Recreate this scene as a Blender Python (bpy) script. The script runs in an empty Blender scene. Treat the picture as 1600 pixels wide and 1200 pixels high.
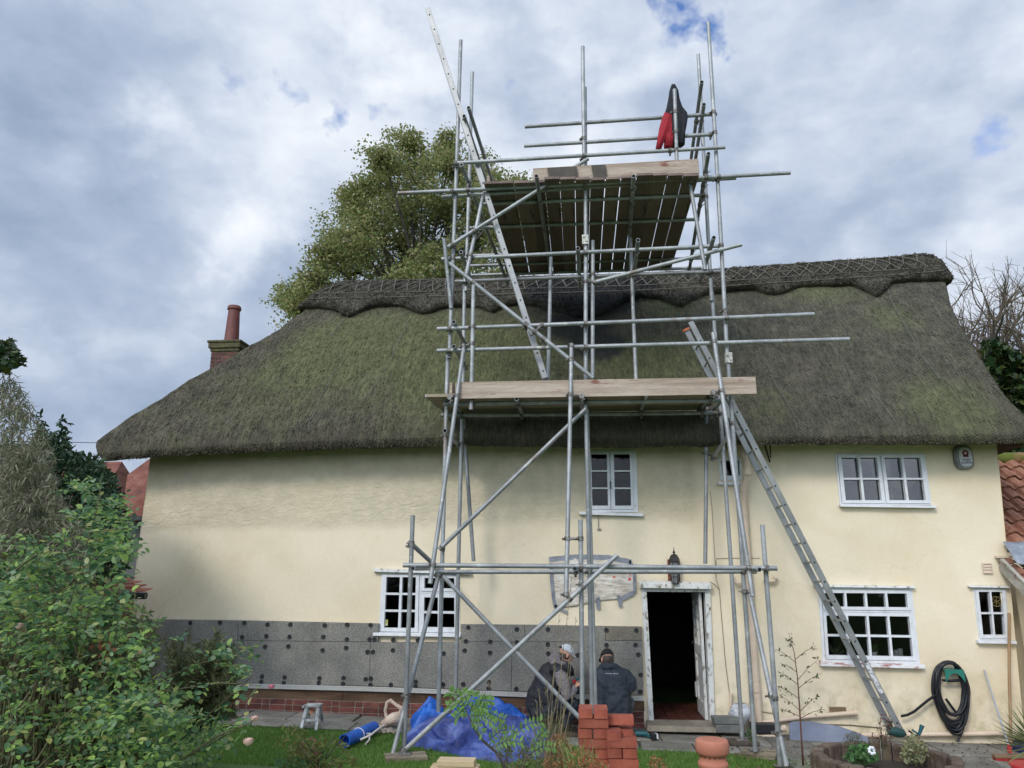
import bpy, bmesh, math, random
import numpy as np
from mathutils import Vector, Matrix, noise as mnoise
R = math.radians
random.seed(7)
SC = bpy.context.scene
COL = SC.collection

# ---------------------------------------------------------------- camera
FPX, CAMH, TH, YAW = 1200.0, 2.1, R(13.6), R(5.0)
cam_d = bpy.data.cameras.new('camera'); cam_d.sensor_width = 36; cam_d.lens = FPX / 1600 * 36
cam_d.clip_start = 0.05; cam_d.clip_end = 3000
cam = bpy.data.objects.new('camera', cam_d); COL.objects.link(cam)
cam.location = (0, 0, CAMH); cam.rotation_euler = (R(90) + TH, 0, YAW)
SC.camera = cam
SC.view_settings.view_transform = 'Standard'; SC.view_settings.look = 'None'
SC.view_settings.exposure = 0.35; SC.view_settings.gamma = 1
SC.cycles.max_bounces = 5; SC.cycles.diffuse_bounces = 3; SC.cycles.glossy_bounces = 3
SC.cycles.transparent_max_bounces = 8; SC.cycles.transmission_bounces = 3

def ray(px, py):
    x = (px - 800) / FPX; y = -(py - 600) / FPX
    d = (x, math.cos(TH) - y * math.sin(TH), math.sin(TH) + y * math.cos(TH))
    c, s = math.cos(YAW), math.sin(YAW)
    return (d[0] * c - d[1] * s, d[0] * s + d[1] * c, d[2])
def P(px, py, Y):
    d = ray(px, py); t = Y / d[1]
    return Vector((d[0] * t, Y, CAMH + d[2] * t))
def PZ(px, py, z):
    d = ray(px, py); t = (z - CAMH) / d[2]
    return Vector((d[0] * t, d[1] * t, z))
def proj(p):
    x, y, z = p[0], p[1], p[2] - CAMH
    c, s = math.cos(YAW), math.sin(YAW)
    x, y = x * c + y * s, -x * s + y * c
    f = y * math.cos(TH) + z * math.sin(TH); u = -y * math.sin(TH) + z * math.cos(TH)
    return (800 + FPX * x / f, 600 - FPX * u / f)

# ---------------------------------------------------------------- world and sun
SUN_EL, SUN_AZ = 35, 205      # degrees; the sun stands behind the camera, a little to its left
world = bpy.data.worlds.new('World'); SC.world = world; world.use_nodes = True
def build_world():
    nt = world.node_tree; N = nt.nodes; L = nt.links; N.clear()
    def nd(t, **k):
        n = N.new(t)
        for a, b in k.items(): setattr(n, a, b)
        return n
    def mth(op, a, b=None, clamp=False):
        n = nd('ShaderNodeMath', operation=op, use_clamp=clamp)
        for i, v in enumerate((a, b)):
            if v is None: continue
            if isinstance(v, (int, float)): n.inputs[i].default_value = v
            else: L.new(v, n.inputs[i])
        return n.outputs[0]
    out = nd('ShaderNodeOutputWorld'); bg = nd('ShaderNodeBackground'); bg.inputs[1].default_value = 0.1
    sky = nd('ShaderNodeTexSky', sky_type='NISHITA', sun_disc=False)
    sky.sun_elevation = R(SUN_EL); sky.sun_rotation = R(SUN_AZ - 0)
    tc = nd('ShaderNodeTexCoord'); sep = nd('ShaderNodeSeparateXYZ'); L.new(tc.outputs['Generated'], sep.inputs[0])
    zc = mth('ADD', mth('MULTIPLY', mth('MAXIMUM', sep.outputs[2], 0.0), 0.55), 0.75)
    cmb = nd('ShaderNodeCombineXYZ')
    L.new(mth('DIVIDE', sep.outputs[0], zc), cmb.inputs[0]); L.new(mth('DIVIDE', sep.outputs[1], zc), cmb.inputs[1]); L.new(mth('MULTIPLY', sep.outputs[2], 1.5), cmb.inputs[2])
    def noise(scale, det, ro, off=0, dist=0.0):
        mp = nd('ShaderNodeMapping'); mp.inputs['Location'].default_value = (off, off * .7, off * .3); L.new(cmb.outputs[0], mp.inputs[0])
        n = nd('ShaderNodeTexNoise'); n.inputs['Scale'].default_value = scale; n.inputs['Detail'].default_value = det
        n.inputs['Roughness'].default_value = ro; n.inputs['Distortion'].default_value = dist; L.new(mp.outputs[0], n.inputs[0]); return n.outputs[0]
    n1 = noise(4.2, 9, .5, 3.3, .15); n2 = noise(2.2, 4, .5, 11.7); n3 = noise(10, 5, .55, 5.1, .15)
    # bright cloud banks and blue gaps of this sky, as directions
    wn = nd('ShaderNodeTexNoise'); wn.inputs['Scale'].default_value = 7; wn.inputs['Detail'].default_value = 5; wn.inputs['Roughness'].default_value = .6; L.new(tc.outputs['Generated'], wn.inputs[0])
    wsub = nd('ShaderNodeVectorMath', operation='SUBTRACT'); L.new(wn.outputs['Color'], wsub.inputs[0]); wsub.inputs[1].default_value = (.5, .5, .5)
    wsc = nd('ShaderNodeVectorMath', operation='SCALE'); L.new(wsub.outputs[0], wsc.inputs[0]); wsc.inputs['Scale'].default_value = .22
    wad = nd('ShaderNodeVectorMath', operation='ADD'); L.new(tc.outputs['Generated'], wad.inputs[0]); L.new(wsc.outputs[0], wad.inputs[1])
    def lobe(px, py, rad):
        d = Vector(ray(px, py)).normalized()
        vm = nd('ShaderNodeVectorMath', operation='DISTANCE'); L.new(wad.outputs[0], vm.inputs[0]); vm.inputs[1].default_value = d
        mr = nd('ShaderNodeMapRange', interpolation_type='SMOOTHSTEP'); L.new(vm.outputs['Value'], mr.inputs[0])
        mr.inputs[1].default_value = 0; mr.inputs[2].default_value = rad / FPX; mr.inputs[3].default_value = 1; mr.inputs[4].default_value = 0
        return mr.outputs[0]
    def lsum(lst):
        s = None
        for px, py, rad, w in lst:
            v = mth('MULTIPLY', lobe(px, py, rad), w); s = v if s is None else mth('ADD', s, v)
        return s
    bright = lsum([(385, 365, 90, .27), (340, 420, 70, .1), (600, 110, 110, .25), (560, 70, 80, .12), (700, 50, 110, .13), (650, 150, 90, .12), (920, 165, 110, .22), (1000, 120, 80, .1), (100, 235, 80, .10), (235, 215, 70, .22), (200, 150, 60, .1),
                   (1085, 95, 70, .12), (480, 200, 90, .1), (760, 180, 90, .12), (1560, 110, 110, .09), (1530, 390, 120, .10), (60, 40, 70, .08), (575, 300, 80, .12), (860, 60, 70, .1), (350, 130, 60, .08), (1390, 60, 70, .05),
                   (330, 60, 200, -.06), (80, 420, 300, -.10), (1350, 250, 260, -.10), (1250, 330, 200, -.05), (800, 40, 60, -.10), (20, 150, 110, -.08), (1450, 30, 150, -.08), (180, 560, 200, -.05), (500, 420, 90, -.05)])
    dens = mth('ADD', mth('ADD', mth('SUBTRACT', mth('MULTIPLY', n1, 1.15), .18), mth('MULTIPLY', n2, .42)), bright)
    n4 = noise(24, 5, .55, 1.7, .1)
    dens = mth('ADD', dens, mth('ADD', mth('MULTIPLY', mth('SUBTRACT', n3, .5), .42), mth('MULTIPLY', mth('SUBTRACT', n4, .5), .16)))
    ramp = nd('ShaderNodeValToRGB'); L.new(mth('SUBTRACT', dens, .1), ramp.inputs[0])
    cr = ramp.color_ramp; cr.elements[0].position = .12; cr.elements[0].color = (2.3, 3.0, 4.2, 1)
    cr.elements[1].position = .92; cr.elements[1].color = (7.6, 7.9, 8.2, 1)
    for p_, c in ((.38, (3.5, 4.2, 5.4, 1)), (.54, (4.7, 5.3, 6.4, 1)), (.70, (6.1, 6.6, 7.4, 1))):
        e = cr.elements.new(p_); e.color = c
    # the ramp holds at most 1 reliably in old files, so store /10 and scale back
    for e in cr.elements: e.color = tuple(v / 10 for v in e.color[:3]) + (1,)
    sc = nd('ShaderNodeVectorMath', operation='SCALE'); L.new(ramp.outputs[0], sc.inputs[0]); sc.inputs['Scale'].default_value = 10
    gap = lsum([(425, 120, 75, 1.2), (785, 152, 60, 1.1), (1050, 55, 75, 1.2), (1075, 18, 60, 1.2), (1575, 245, 70, 1.1), (505, 180, 60, .8), (700, 250, 70, .6),
                (590, 185, 50, .7), (25, 440, 150, .25), (1510, 180, 60, .5)])
    gp = mth('SUBTRACT', mth('MULTIPLY', gap, mth('MULTIPLY', mth('SUBTRACT', n3, .28), 2.6)), .34, clamp=True)
    gp = mth('MULTIPLY', gp, 1.5, clamp=True)
    mix = nd('ShaderNodeMix', data_type='RGBA'); L.new(gp, mix.inputs[0]); L.new(sc.outputs[0], mix.inputs[6])
    sk = nd('ShaderNodeVectorMath', operation='MULTIPLY'); L.new(sky.outputs[0], sk.inputs[0]); sk.inputs[1].default_value = (1.0, 1.25, 1.7); L.new(sk.outputs[0], mix.inputs[7])
    # the cloud sheet is brighter round the hidden sun
    sd = Vector((math.sin(R(SUN_AZ)) * math.cos(R(SUN_EL)), math.cos(R(SUN_AZ)) * math.cos(R(SUN_EL)), math.sin(R(SUN_EL))))
    dt = nd('ShaderNodeVectorMath', operation='DOT_PRODUCT'); L.new(tc.outputs['Generated'], dt.inputs[0]); dt.inputs[1].default_value = sd
    gl = nd('ShaderNodeMapRange', interpolation_type='SMOOTHSTEP'); L.new(dt.outputs['Value'], gl.inputs[0])
    gl.inputs[1].default_value = .15; gl.inputs[2].default_value = 1; gl.inputs[3].default_value = 1; gl.inputs[4].default_value = 2.6
    s2 = nd('ShaderNodeVectorMath', operation='SCALE'); L.new(mix.outputs[2], s2.inputs[0]); L.new(gl.outputs[0], s2.inputs['Scale'])
    L.new(s2.outputs[0], bg.inputs[0]); L.new(bg.outputs[0], out.inputs[0])
build_world()
sun_d = bpy.data.lights.new('sun', 'SUN'); sun_d.energy = 1.3; sun_d.angle = R(14); sun_d.color = (1, .95, .87)
sun = bpy.data.objects.new('sun', sun_d); COL.objects.link(sun)
_sd = Vector((math.sin(R(SUN_AZ)) * math.cos(R(SUN_EL)), math.cos(R(SUN_AZ)) * math.cos(R(SUN_EL)), math.sin(R(SUN_EL))))
sun.rotation_euler = _sd.to_track_quat('Z', 'Y').to_euler(); sun.location = (0, -5, 20)

# ---------------------------------------------------------------- materials
def mat(name, cols, scale=6, rough=.75, bump=0.0, bscale=40, metal=0, stretch=(1, 1, 1), detail=6, fine=.25, fscale=60, fn=None, island=0, objrand=0, spec=.4, coords='Object', bdist=.02):
    m = bpy.data.materials.new(name); m.use_nodes = True
    nt = m.node_tree; N = nt.nodes; L = nt.links
    b = N['Principled BSDF']; b.inputs['Roughness'].default_value = rough; b.inputs['Metallic'].default_value = metal
    b.inputs['Specular IOR Level'].default_value = spec
    tc = N.new('ShaderNodeTexCoord'); mp = N.new('ShaderNodeMapping'); mp.inputs['Scale'].default_value = stretch
    if coords == 'World':
        ge = N.new('ShaderNodeNewGeometry'); L.new(ge.outputs['Position'], mp.inputs[0])
    else: L.new(tc.outputs[coords], mp.inputs[0])
    n = N.new('ShaderNodeTexNoise'); n.inputs['Scale'].default_value = scale; n.inputs['Detail'].default_value = detail; n.inputs['Roughness'].default_value = .62
    L.new(mp.outputs[0], n.inputs[0])
    rp = N.new('ShaderNodeValToRGB'); L.new(n.outputs[0], rp.inputs[0])
    if len(cols) == 1: cols = [(0, cols[0]), (1, cols[0])]
    elif not isinstance(cols[0][1], (tuple, list)):
        k = len(cols); cols = [(.3 + .4 * i / (k - 1), c) for i, c in enumerate(cols)]
    e = rp.color_ramp.elements
    e[0].position, e[0].color = cols[0][0], (*cols[0][1], 1); e[1].position, e[1].color = cols[-1][0], (*cols[-1][1], 1)
    for p_, c in cols[1:-1]:
        q = e.new(p_); q.color = (*c, 1)
    col = rp.outputs[0]
    ctx = dict(nt=nt, N=N, L=L, b=b, mp=mp, tc=tc)
    if fine:
        f = N.new('ShaderNodeTexNoise'); f.inputs['Scale'].default_value = fscale; f.inputs['Detail'].default_value = 4; f.inputs['Roughness'].default_value = .7; L.new(mp.outputs[0], f.inputs[0])
        mr = N.new('ShaderNodeMapRange'); L.new(f.outputs[0], mr.inputs[0]); mr.inputs[1].default_value = .25; mr.inputs[2].default_value = .75
        mr.inputs[3].default_value = 1 - fine; mr.inputs[4].default_value = 1 + fine
        col = mulv(ctx, col, mr.outputs[0])
    for amt, src in ((island, 'isl'), (objrand, 'obj')):
        if not amt: continue
        if src == 'isl': g = N.new('ShaderNodeNewGeometry'); o = g.outputs['Random Per Island']
        else: g = N.new('ShaderNodeObjectInfo'); o = g.outputs['Random']
        mr = N.new('ShaderNodeMapRange'); L.new(o, mr.inputs[0]); mr.inputs[3].default_value = 1 - amt; mr.inputs[4].default_value = 1 + amt
        col = mulv(ctx, col, mr.outputs[0])
    if fn: col = fn(ctx, col)
    if col is not None: L.new(col, b.inputs['Base Color'])
    if bump:
        bn = N.new('ShaderNodeTexNoise'); bn.inputs['Scale'].default_value = bscale; bn.inputs['Detail'].default_value = 5; bn.inputs['Roughness'].default_value = .65; L.new(mp.outputs[0], bn.inputs[0])
        bp = N.new('ShaderNodeBump'); bp.inputs['Strength'].default_value = bump; bp.inputs['Distance'].default_value = bdist
        L.new(bn.outputs[0], bp.inputs['Height']); L.new(bp.outputs[0], b.inputs['Normal']); ctx['bump'] = bp
    return m
def mulv(c, col, fac):
    v = c['N'].new('ShaderNodeVectorMath'); v.operation = 'SCALE'; c['L'].new(col, v.inputs[0])
    if isinstance(fac, (int, float)): v.inputs['Scale'].default_value = fac
    else: c['L'].new(fac, v.inputs['Scale'])
    return v.outputs[0]
def mixc(c, fac, a, b_):
    m = c['N'].new('ShaderNodeMix'); m.data_type = 'RGBA'
    for i, v in ((0, fac), (6, a), (7, b_)):
        if isinstance(v, (int, float)): m.inputs[i].default_value = v
        elif isinstance(v, tuple): m.inputs[i].default_value = (*v, 1)
        else: c['L'].new(v, m.inputs[i])
    return m.outputs[2]
def nmath(c, op, a, b_=None, clamp=False):
    m = c['N'].new('ShaderNodeMath'); m.operation = op; m.use_clamp = clamp
    for i, v in enumerate((a, b_)):
        if v is None: continue
        if isinstance(v, (int, float)): m.inputs[i].default_value = v
        else: c['L'].new(v, m.inputs[i])
    return m.outputs[0]
def nnoise(c, scale, detail=4, rough=.6, stretch=None, dist=0):
    n = c['N'].new('ShaderNodeTexNoise'); n.inputs['Scale'].default_value = scale; n.inputs['Detail'].default_value = detail
    n.inputs['Roughness'].default_value = rough; n.inputs['Distortion'].default_value = dist
    src = c['mp'].outputs[0]
    if stretch:
        m2 = c['N'].new('ShaderNodeMapping'); m2.inputs['Scale'].default_value = stretch; c['L'].new(src, m2.inputs[0]); src = m2.outputs[0]
    c['L'].new(src, n.inputs[0]); return n.outputs[0]
def nrange(c, v, a, b_, x=0, y=1, smooth=True):
    m = c['N'].new('ShaderNodeMapRange')
    if smooth: m.interpolation_type = 'SMOOTHSTEP'
    c['L'].new(v, m.inputs[0])
    for i, q in zip((1, 2, 3, 4), (a, b_, x, y)): m.inputs[i].default_value = q
    return m.outputs[0]
def wpos(c):
    g = c['N'].new('ShaderNodeNewGeometry'); s = c['N'].new('ShaderNodeSeparateXYZ'); c['L'].new(g.outputs['Position'], s.inputs[0])
    return g.outputs['Position'], s.outputs
def ndist(c, pos, pt, rad):
    v = c['N'].new('ShaderNodeVectorMath'); v.operation = 'DISTANCE'; c['L'].new(pos, v.inputs[0]); v.inputs[1].default_value = pt
    return nrange(c, v.outputs['Value'], 0, rad, 1, 0)

# ---------------------------------------------------------------- mesh builder and object helpers
ORG = {}
def mesh_obj(name, verts, faces, m, parent=None, smooth=False, origin=None, mi=None):
    me = bpy.data.meshes.new(name)
    if parent is not None: o = ORG[parent.name]
    elif origin is not None: o = Vector(origin)
    else: o = Vector((0, 0, 0))
    va = np.asarray([tuple(v) for v in verts] if not isinstance(verts, np.ndarray) else verts, dtype=np.float64) - np.array(o)
    me.from_pydata(va.tolist() if len(va) < 4000 else va, [], faces); me.update()
    for x in (m if isinstance(m, list) else [m]): me.materials.append(x)
    if mi is not None: me.polygons.foreach_set('material_index', mi)
    if smooth: me.polygons.foreach_set('use_smooth', [True] * len(me.polygons))
    ob = bpy.data.objects.new(name, me); COL.objects.link(ob)
    if parent is not None:
        ob.parent = parent
    else: ob.location = o
    ORG[ob.name] = Vector(o)
    return ob
def tag(o, label, cat=None, group=None, kind=None):
    if label: o['label'] = label
    if cat: o['category'] = cat
    if group: o['group'] = group
    if kind: o['kind'] = kind
    return o
def thing(name, loc, label, cat, group=None):
    o = bpy.data.objects.new(name, None); COL.objects.link(o); o.location = loc; o.empty_display_size = .2
    ORG[o.name] = Vector(loc); tag(o, label, cat, group); return o
class MB:
    def __init__(s): s.v = []; s.f = []; s.mi = []
    def add(s, vs, fs, mi=0):
        b = len(s.v); s.v += [Vector(v) for v in vs]; s.f += [tuple(i + b for i in f) for f in fs]; s.mi += [mi] * len(fs); return s
    def hexa(s, c, mi=0):     # 8 corners: bottom 4 ccw, top 4 ccw
        return s.add(c, [(3, 2, 1, 0), (4, 5, 6, 7), (0, 1, 5, 4), (1, 2, 6, 5), (2, 3, 7, 6), (3, 0, 4, 7)], mi)
    def box(s, x0, x1, y0, y1, z0, z1, mi=0):
        return s.hexa([(x0, y0, z0), (x1, y0, z0), (x1, y1, z0), (x0, y1, z0), (x0, y0, z1), (x1, y0, z1), (x1, y1, z1), (x0, y1, z1)], mi)
    def bar(s, a, b, w, h, up=(0, 0, 1), mi=0):   # rectangular bar from a to b
        a, b = Vector(a), Vector(b); d = (b - a).normalized(); u = Vector(up); sd = d.cross(u)
        if sd.length < 1e-4: sd = d.cross(Vector((0, 1, 0)))
        sd.normalize(); u = sd.cross(d).normalized(); sd *= w / 2; u *= h / 2
        return s.hexa([a - sd - u, a + sd - u, b + sd - u, b - sd - u, a - sd + u, a + sd + u, b + sd + u, b - sd + u], mi)
    def tube(s, pts, rad, n=10, caps=True, mi=0, flat=1.0, hollow=False):
        pts = [Vector(p) for p in pts]; k = len(pts)
        if isinstance(rad, (int, float)): rad = [rad] * k
        b = len(s.v); ref = None
        for i, p in enumerate(pts):
            d = (pts[min(i + 1, k - 1)] - pts[max(i - 1, 0)]).normalized()
            if ref is None:
                ref = d.cross(Vector((0, 0, 1)))
                if ref.length < .1: ref = d.cross(Vector((0, 1, 0)))
            sd = (ref - d * ref.dot(d)).normalized(); ref = sd; u = sd.cross(d)
            for j in range(n):
                a = 2 * math.pi * j / n; s.v.append(p + sd * (math.cos(a) * rad[i]) + u * (math.sin(a) * rad[i] * flat))
        for i in range(k - 1):
            for j in range(n):
                j2 = (j + 1) % n; s.f.append((b + i * n + j, b + i * n + j2, b + (i + 1) * n + j2, b + (i + 1) * n + j)); s.mi.append(mi)
        if hollow:
            for e, (i, sg) in enumerate(((0, 1), (k - 1, -1))):
                d = (pts[1] - pts[0]).normalized() if i == 0 else (pts[-2] - pts[-1]).normalized()
                c = pts[i]; base = len(s.v)
                for dep in (0, .12):
                    for j in range(n): s.v.append(c + (s.v[b + i * n + j] - c) * .84 + d * dep)
                for j in range(n):
                    j2 = (j + 1) % n; o = b + i * n
                    q = [(o + j, base + j, base + j2, o + j2), (base + j, base + n + j, base + n + j2, base + j2)]
                    for f in q: s.f.append(f if i == 0 else f[::-1]); s.mi.append(mi)
                s.f.append(tuple(base + n + j for j in range(n))); s.mi.append(mi)
        elif caps:
            s.f.append(tuple(b + j for j in range(n))[::-1]); s.mi.append(mi)
            s.f.append(tuple(b + (k - 1) * n + j for j in range(n))); s.mi.append(mi)
        return s
    def lathe(s, c, prof, n=24, mi=0, axis='z', close=True):
        c = Vector(c); b = len(s.v)
        for r, h in prof:
            for j in range(n):
                a = 2 * math.pi * j / n
                q = (r * math.cos(a), r * math.sin(a), h) if axis == 'z' else (r * math.cos(a), h, r * math.sin(a))
                s.v.append(c + Vector(q))
        for i in range(len(prof) - 1):
            for j in range(n):
                j2 = (j + 1) % n; s.f.append((b + i * n + j, b + i * n + j2, b + (i + 1) * n + j2, b + (i + 1) * n + j)); s.mi.append(mi)
        if close:
            s.f.append(tuple(b + j for j in range(n))[::-1]); s.mi.append(mi); s.f.append(tuple(b + (len(prof) - 1) * n + j for j in range(n))); s.mi.append(mi)
        return s
    def ball(s, c, r, n=10, m=7, mi=0, sq=(1, 1, 1)):
        prof = [(max(1e-4, math.sin(math.pi * i / m)) * 1, -math.cos(math.pi * i / m)) for i in range(m + 1)]
        c = Vector(c); b = len(s.v)
        for q, h in prof:
            for j in range(n):
                a = 2 * math.pi * j / n; s.v.append(c + Vector((q * math.cos(a) * r * sq[0], q * math.sin(a) * r * sq[1], h * r * sq[2])))
        for i in range(m):
            for j in range(n):
                j2 = (j + 1) % n; s.f.append((b + i * n + j, b + i * n + j2, b + (i + 1) * n + j2, b + (i + 1) * n + j)); s.mi.append(mi)
        return s
    def prism(s, poly, off, mi=0):   # polygon of 3d points extruded by vector off
        k = len(poly); poly = [Vector(p) for p in poly]; off = Vector(off)
        fs = [tuple(range(k)), tuple(range(2 * k - 1, k - 1, -1))] + [((i + 1) % k, i, k + i, k + (i + 1) % k) for i in range(k)]
        return s.add(poly + [p + off for p in poly], fs, mi)
    def build(s, name, m, parent=None, smooth=False, bevel=0, label=None, origin=None, auto=True):
        multi = isinstance(m, list)
        o = mesh_obj(name, s.v, s.f, m, parent, smooth, origin, s.mi if multi else None)
        if bevel:
            bv = o.modifiers.new('bevel', 'BEVEL'); bv.width = bevel; bv.segments = 2; bv.limit_method = 'ANGLE'
        if smooth and auto:
            bm = bmesh.new(); bm.from_mesh(o.data)
            for e in bm.edges:
                if len(e.link_faces) == 2 and e.calc_face_angle(0) > R(40): e.smooth = False
            bm.to_mesh(o.data); bm.free()
        if label: o['label'] = label
        return o
def copy_tree(o, loc=None, rz=None, parent=None):
    c = o.copy(); COL.objects.link(c); c.parent = parent
    if loc is not None: c.location = loc
    if rz is not None: c.rotation_euler = rz
    for ch in o.children: copy_tree(ch, parent=c)
    return c
def fix_normals(o):
    bm = bmesh.new(); bm.from_mesh(o.data); bmesh.ops.recalc_face_normals(bm, faces=bm.faces); bm.to_mesh(o.data); bm.free()
def nz(x, y=0, z=0, s=1): return mnoise.noise(Vector((x * s, y * s, z * s)))

# ---------------------------------------------------------------- leaf builder
LEAF = {
 'diamond': ([(0, 0, 0), (.5, .42, .08), (0, 1, 0), (-.5, .42, .08)], [(0, 1, 2, 3)]),
 'oval': ([(0, 0, 0), (.42, .3, .1), (.38, .68, .08), (0, 1, -.04), (-.38, .68, .08), (-.42, .3, .1), (0, .5, 0)], [(0, 1, 6), (1, 2, 6), (2, 3, 6), (3, 4, 6), (4, 5, 6), (5, 0, 6)]),
 'blade': ([(-.5, 0, 0), (.5, 0, 0), (.35, .5, .06), (-.35, .5, .06), (0, 1, .2)], [(0, 1, 2, 3), (3, 2, 4)]),
 'lobed': ([(0, 0, 0), (.5, .1, .05), (.32, .4, .02), (.5, .6, .08), (.15, .7, 0), (0, 1, .05), (-.15, .7, 0), (-.5, .6, .08), (-.32, .4, .02), (-.5, .1, .05)], [(0, 1, 2, 8, 9), (2, 3, 4, 6, 7, 8), (4, 5, 6)]),
}
def leaf_mesh(kind, pos, dirs, ups, length, width):
    lv, lf = LEAF[kind]; lv = np.array(lv); n = len(pos)
    d = dirs / (np.linalg.norm(dirs, axis=1, keepdims=True) + 1e-9)
    s = np.cross(d, ups); s /= (np.linalg.norm(s, axis=1, keepdims=True) + 1e-9); u = np.cross(s, d)
    L_ = np.broadcast_to(length, (n,))[:, None, None]; W_ = np.broadcast_to(width, (n,))[:, None, None]
    V = pos[:, None, :] + s[:, None, :] * lv[None, :, 0:1] * W_ + d[:, None, :] * lv[None, :, 1:2] * L_ + u[:, None, :] * lv[None, :, 2:3] * L_
    k = len(lv); F = []
    base = (np.arange(n) * k)
    V = V.reshape(-1, 3)
    sizes = [len(f) for f in lf]
    idx = np.concatenate([np.array(f) for f in lf])
    loops = (base[:, None] + idx[None, :]).reshape(-1)
    ls = np.tile(np.array(sizes), n)
    return V, loops, ls
def fast_obj(name, V, loops, sizes, m, parent=None, origin=(0, 0, 0)):
    me = bpy.data.meshes.new(name); o = ORG[parent.name] if parent is not None else Vector(origin)
    V = V - np.array(o)
    me.vertices.add(len(V)); me.vertices.foreach_set('co', V.astype(np.float32).ravel())
    me.loops.add(len(loops)); me.loops.foreach_set('vertex_index', loops.astype(np.int32))
    me.polygons.add(len(sizes)); st = np.concatenate([[0], np.cumsum(sizes)[:-1]]).astype(np.int32)
    me.polygons.foreach_set('loop_start', st); me.polygons.foreach_set('loop_total', sizes.astype(np.int32))
    me.update(calc_edges=True); me.validate(); me.materials.append(m)
    ob = bpy.data.objects.new(name, me); COL.objects.link(ob)
    if parent is not None: ob.parent = parent
    else: ob.location = o
    ORG[ob.name] = Vector(o); return ob
rng = np.random.default_rng(11)
def rnd_dirs(n, up=0.0, spread=1.0):
    d = rng.normal(size=(n, 3)) * spread; d[:, 2] += up; return d
def leaves(name, pos, kind, m, parent=None, length=.05, width=.03, up=0.0, jl=.3, origin=(0, 0, 0), dirs=None, ups=None):
    pos = np.asarray(pos); n = len(pos)
    if dirs is None: dirs = rnd_dirs(n, up)
    if ups is None: ups = rnd_dirs(n, 1.6)
    q = 1 + rng.uniform(-jl, jl, n)
    V, lo, sz = leaf_mesh(kind, pos, dirs, ups, length * q, width * q)
    return fast_obj(name, V, lo, sz, m, parent, origin)
def leafmat(name, cols, rough=.5, trans=.35):
    m = bpy.data.materials.new(name); m.use_nodes = True; nt = m.node_tree; N = nt.nodes; L = nt.links; b = N['Principled BSDF']
    g = N.new('ShaderNodeNewGeometry'); rp = N.new('ShaderNodeValToRGB'); L.new(g.outputs['Random Per Island'], rp.inputs[0])
    e = rp.color_ramp.elements; k = len(cols); e[0].color = (*cols[0], 1); e[1].color = (*cols[-1], 1)
    for i, c in enumerate(cols[1:-1]): q = e.new((i + 1) / (k - 1)); q.color = (*c, 1)
    L.new(rp.outputs[0], b.inputs['Base Color']); b.inputs['Roughness'].default_value = rough; b.inputs['Specular IOR Level'].default_value = .3
    tr = N.new('ShaderNodeBsdfTranslucent'); L.new(rp.outputs[0], tr.inputs[0]); mx = N.new('ShaderNodeMixShader'); mx.inputs[0].default_value = trans
    L.new(b.outputs[0], mx.inputs[1]); L.new(tr.outputs[0], mx.inputs[2]); L.new(mx.outputs[0], N['Material Output'].inputs[0]); return m
# ================================================================ SETTING: ground, lawn, path
WY = 11.4                                     # plane of the cottage front
def smooth(t): t = max(0, min(1, t)); return t * t * (3 - 2 * t)
def tl(x): return -.028 * max(-9, min(9, x)) 
def gh(x, y): return .5 * smooth((9.0 - y) / 3.0) + tl(x)
def PG(px, py, h=0):      # the point of the garden ground (plus h) seen at that pixel
    p = PZ(px, py, h)
    for _ in range(8): p = PZ(px, py, h + tl(p.x))
    return p
M_lawn = mat('lawn_soil', [(.3, (.045, .085, .016)), (.5, (.065, .125, .024)), (.7, (.09, .16, .035))], scale=3, rough=.9, bump=.6, bscale=60, fine=.4, coords='World')
xs = sorted(set([-600, -200, -80, -40, -20] + [-12 + .6 * i for i in range(41)] + [20, 40, 80, 200, 600]))
ys = sorted(set([-200, -60, -20, -8, -3, 0, 2, 4] + [5 + .25 * i for i in range(26)] + [12, 14, 18, 25, 40, 80, 200, 900]))
V = [(x, y, gh(x, y)) for y in ys for x in xs]; nx = len(xs)
Fc = [(j * nx + i, j * nx + i + 1, (j + 1) * nx + i + 1, (j + 1) * nx + i) for j in range(len(ys) - 1) for i in range(nx - 1)]
tag(mesh_obj('ground', V, Fc, M_lawn, smooth=True), None, None, None, 'structure')
# grass blades
n = 150000
gx = rng.uniform(-6.5, 5.2, n); gy = 8.1 + (11.0 - 8.1) * rng.random(n)
keep = (gy < 10.42 + .04 * np.sin(gx * 3)) & ~((gx > -.2) & (gy > 10.15 + .12 * np.sin(gx * 7))) & ~((gx > 2.6) & (gy > 9.3)) & ~((gx > 4.2))
gx, gy = gx[keep], gy[keep]
gz = np.array([gh(x_, y) for x_, y in zip(gx, gy)])
d = rng.normal(size=(len(gx), 3)) * .45; d[:, 2] = 1
M_grass = leafmat('grass_blade', [(.06, .14, .02), (.09, .2, .03), (.12, .25, .04), (.16, .28, .06), (.22, .28, .09)], rough=.6)
o = leaves('grass', np.stack([gx, gy, gz - .003], 1), 'blade', M_grass, length=.034, width=.006, dirs=d, jl=.5, origin=(0, 9.5, 0))
tag(o, 'short green lawn grass between the flower bed and the path', 'grass', None, 'stuff')
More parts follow.
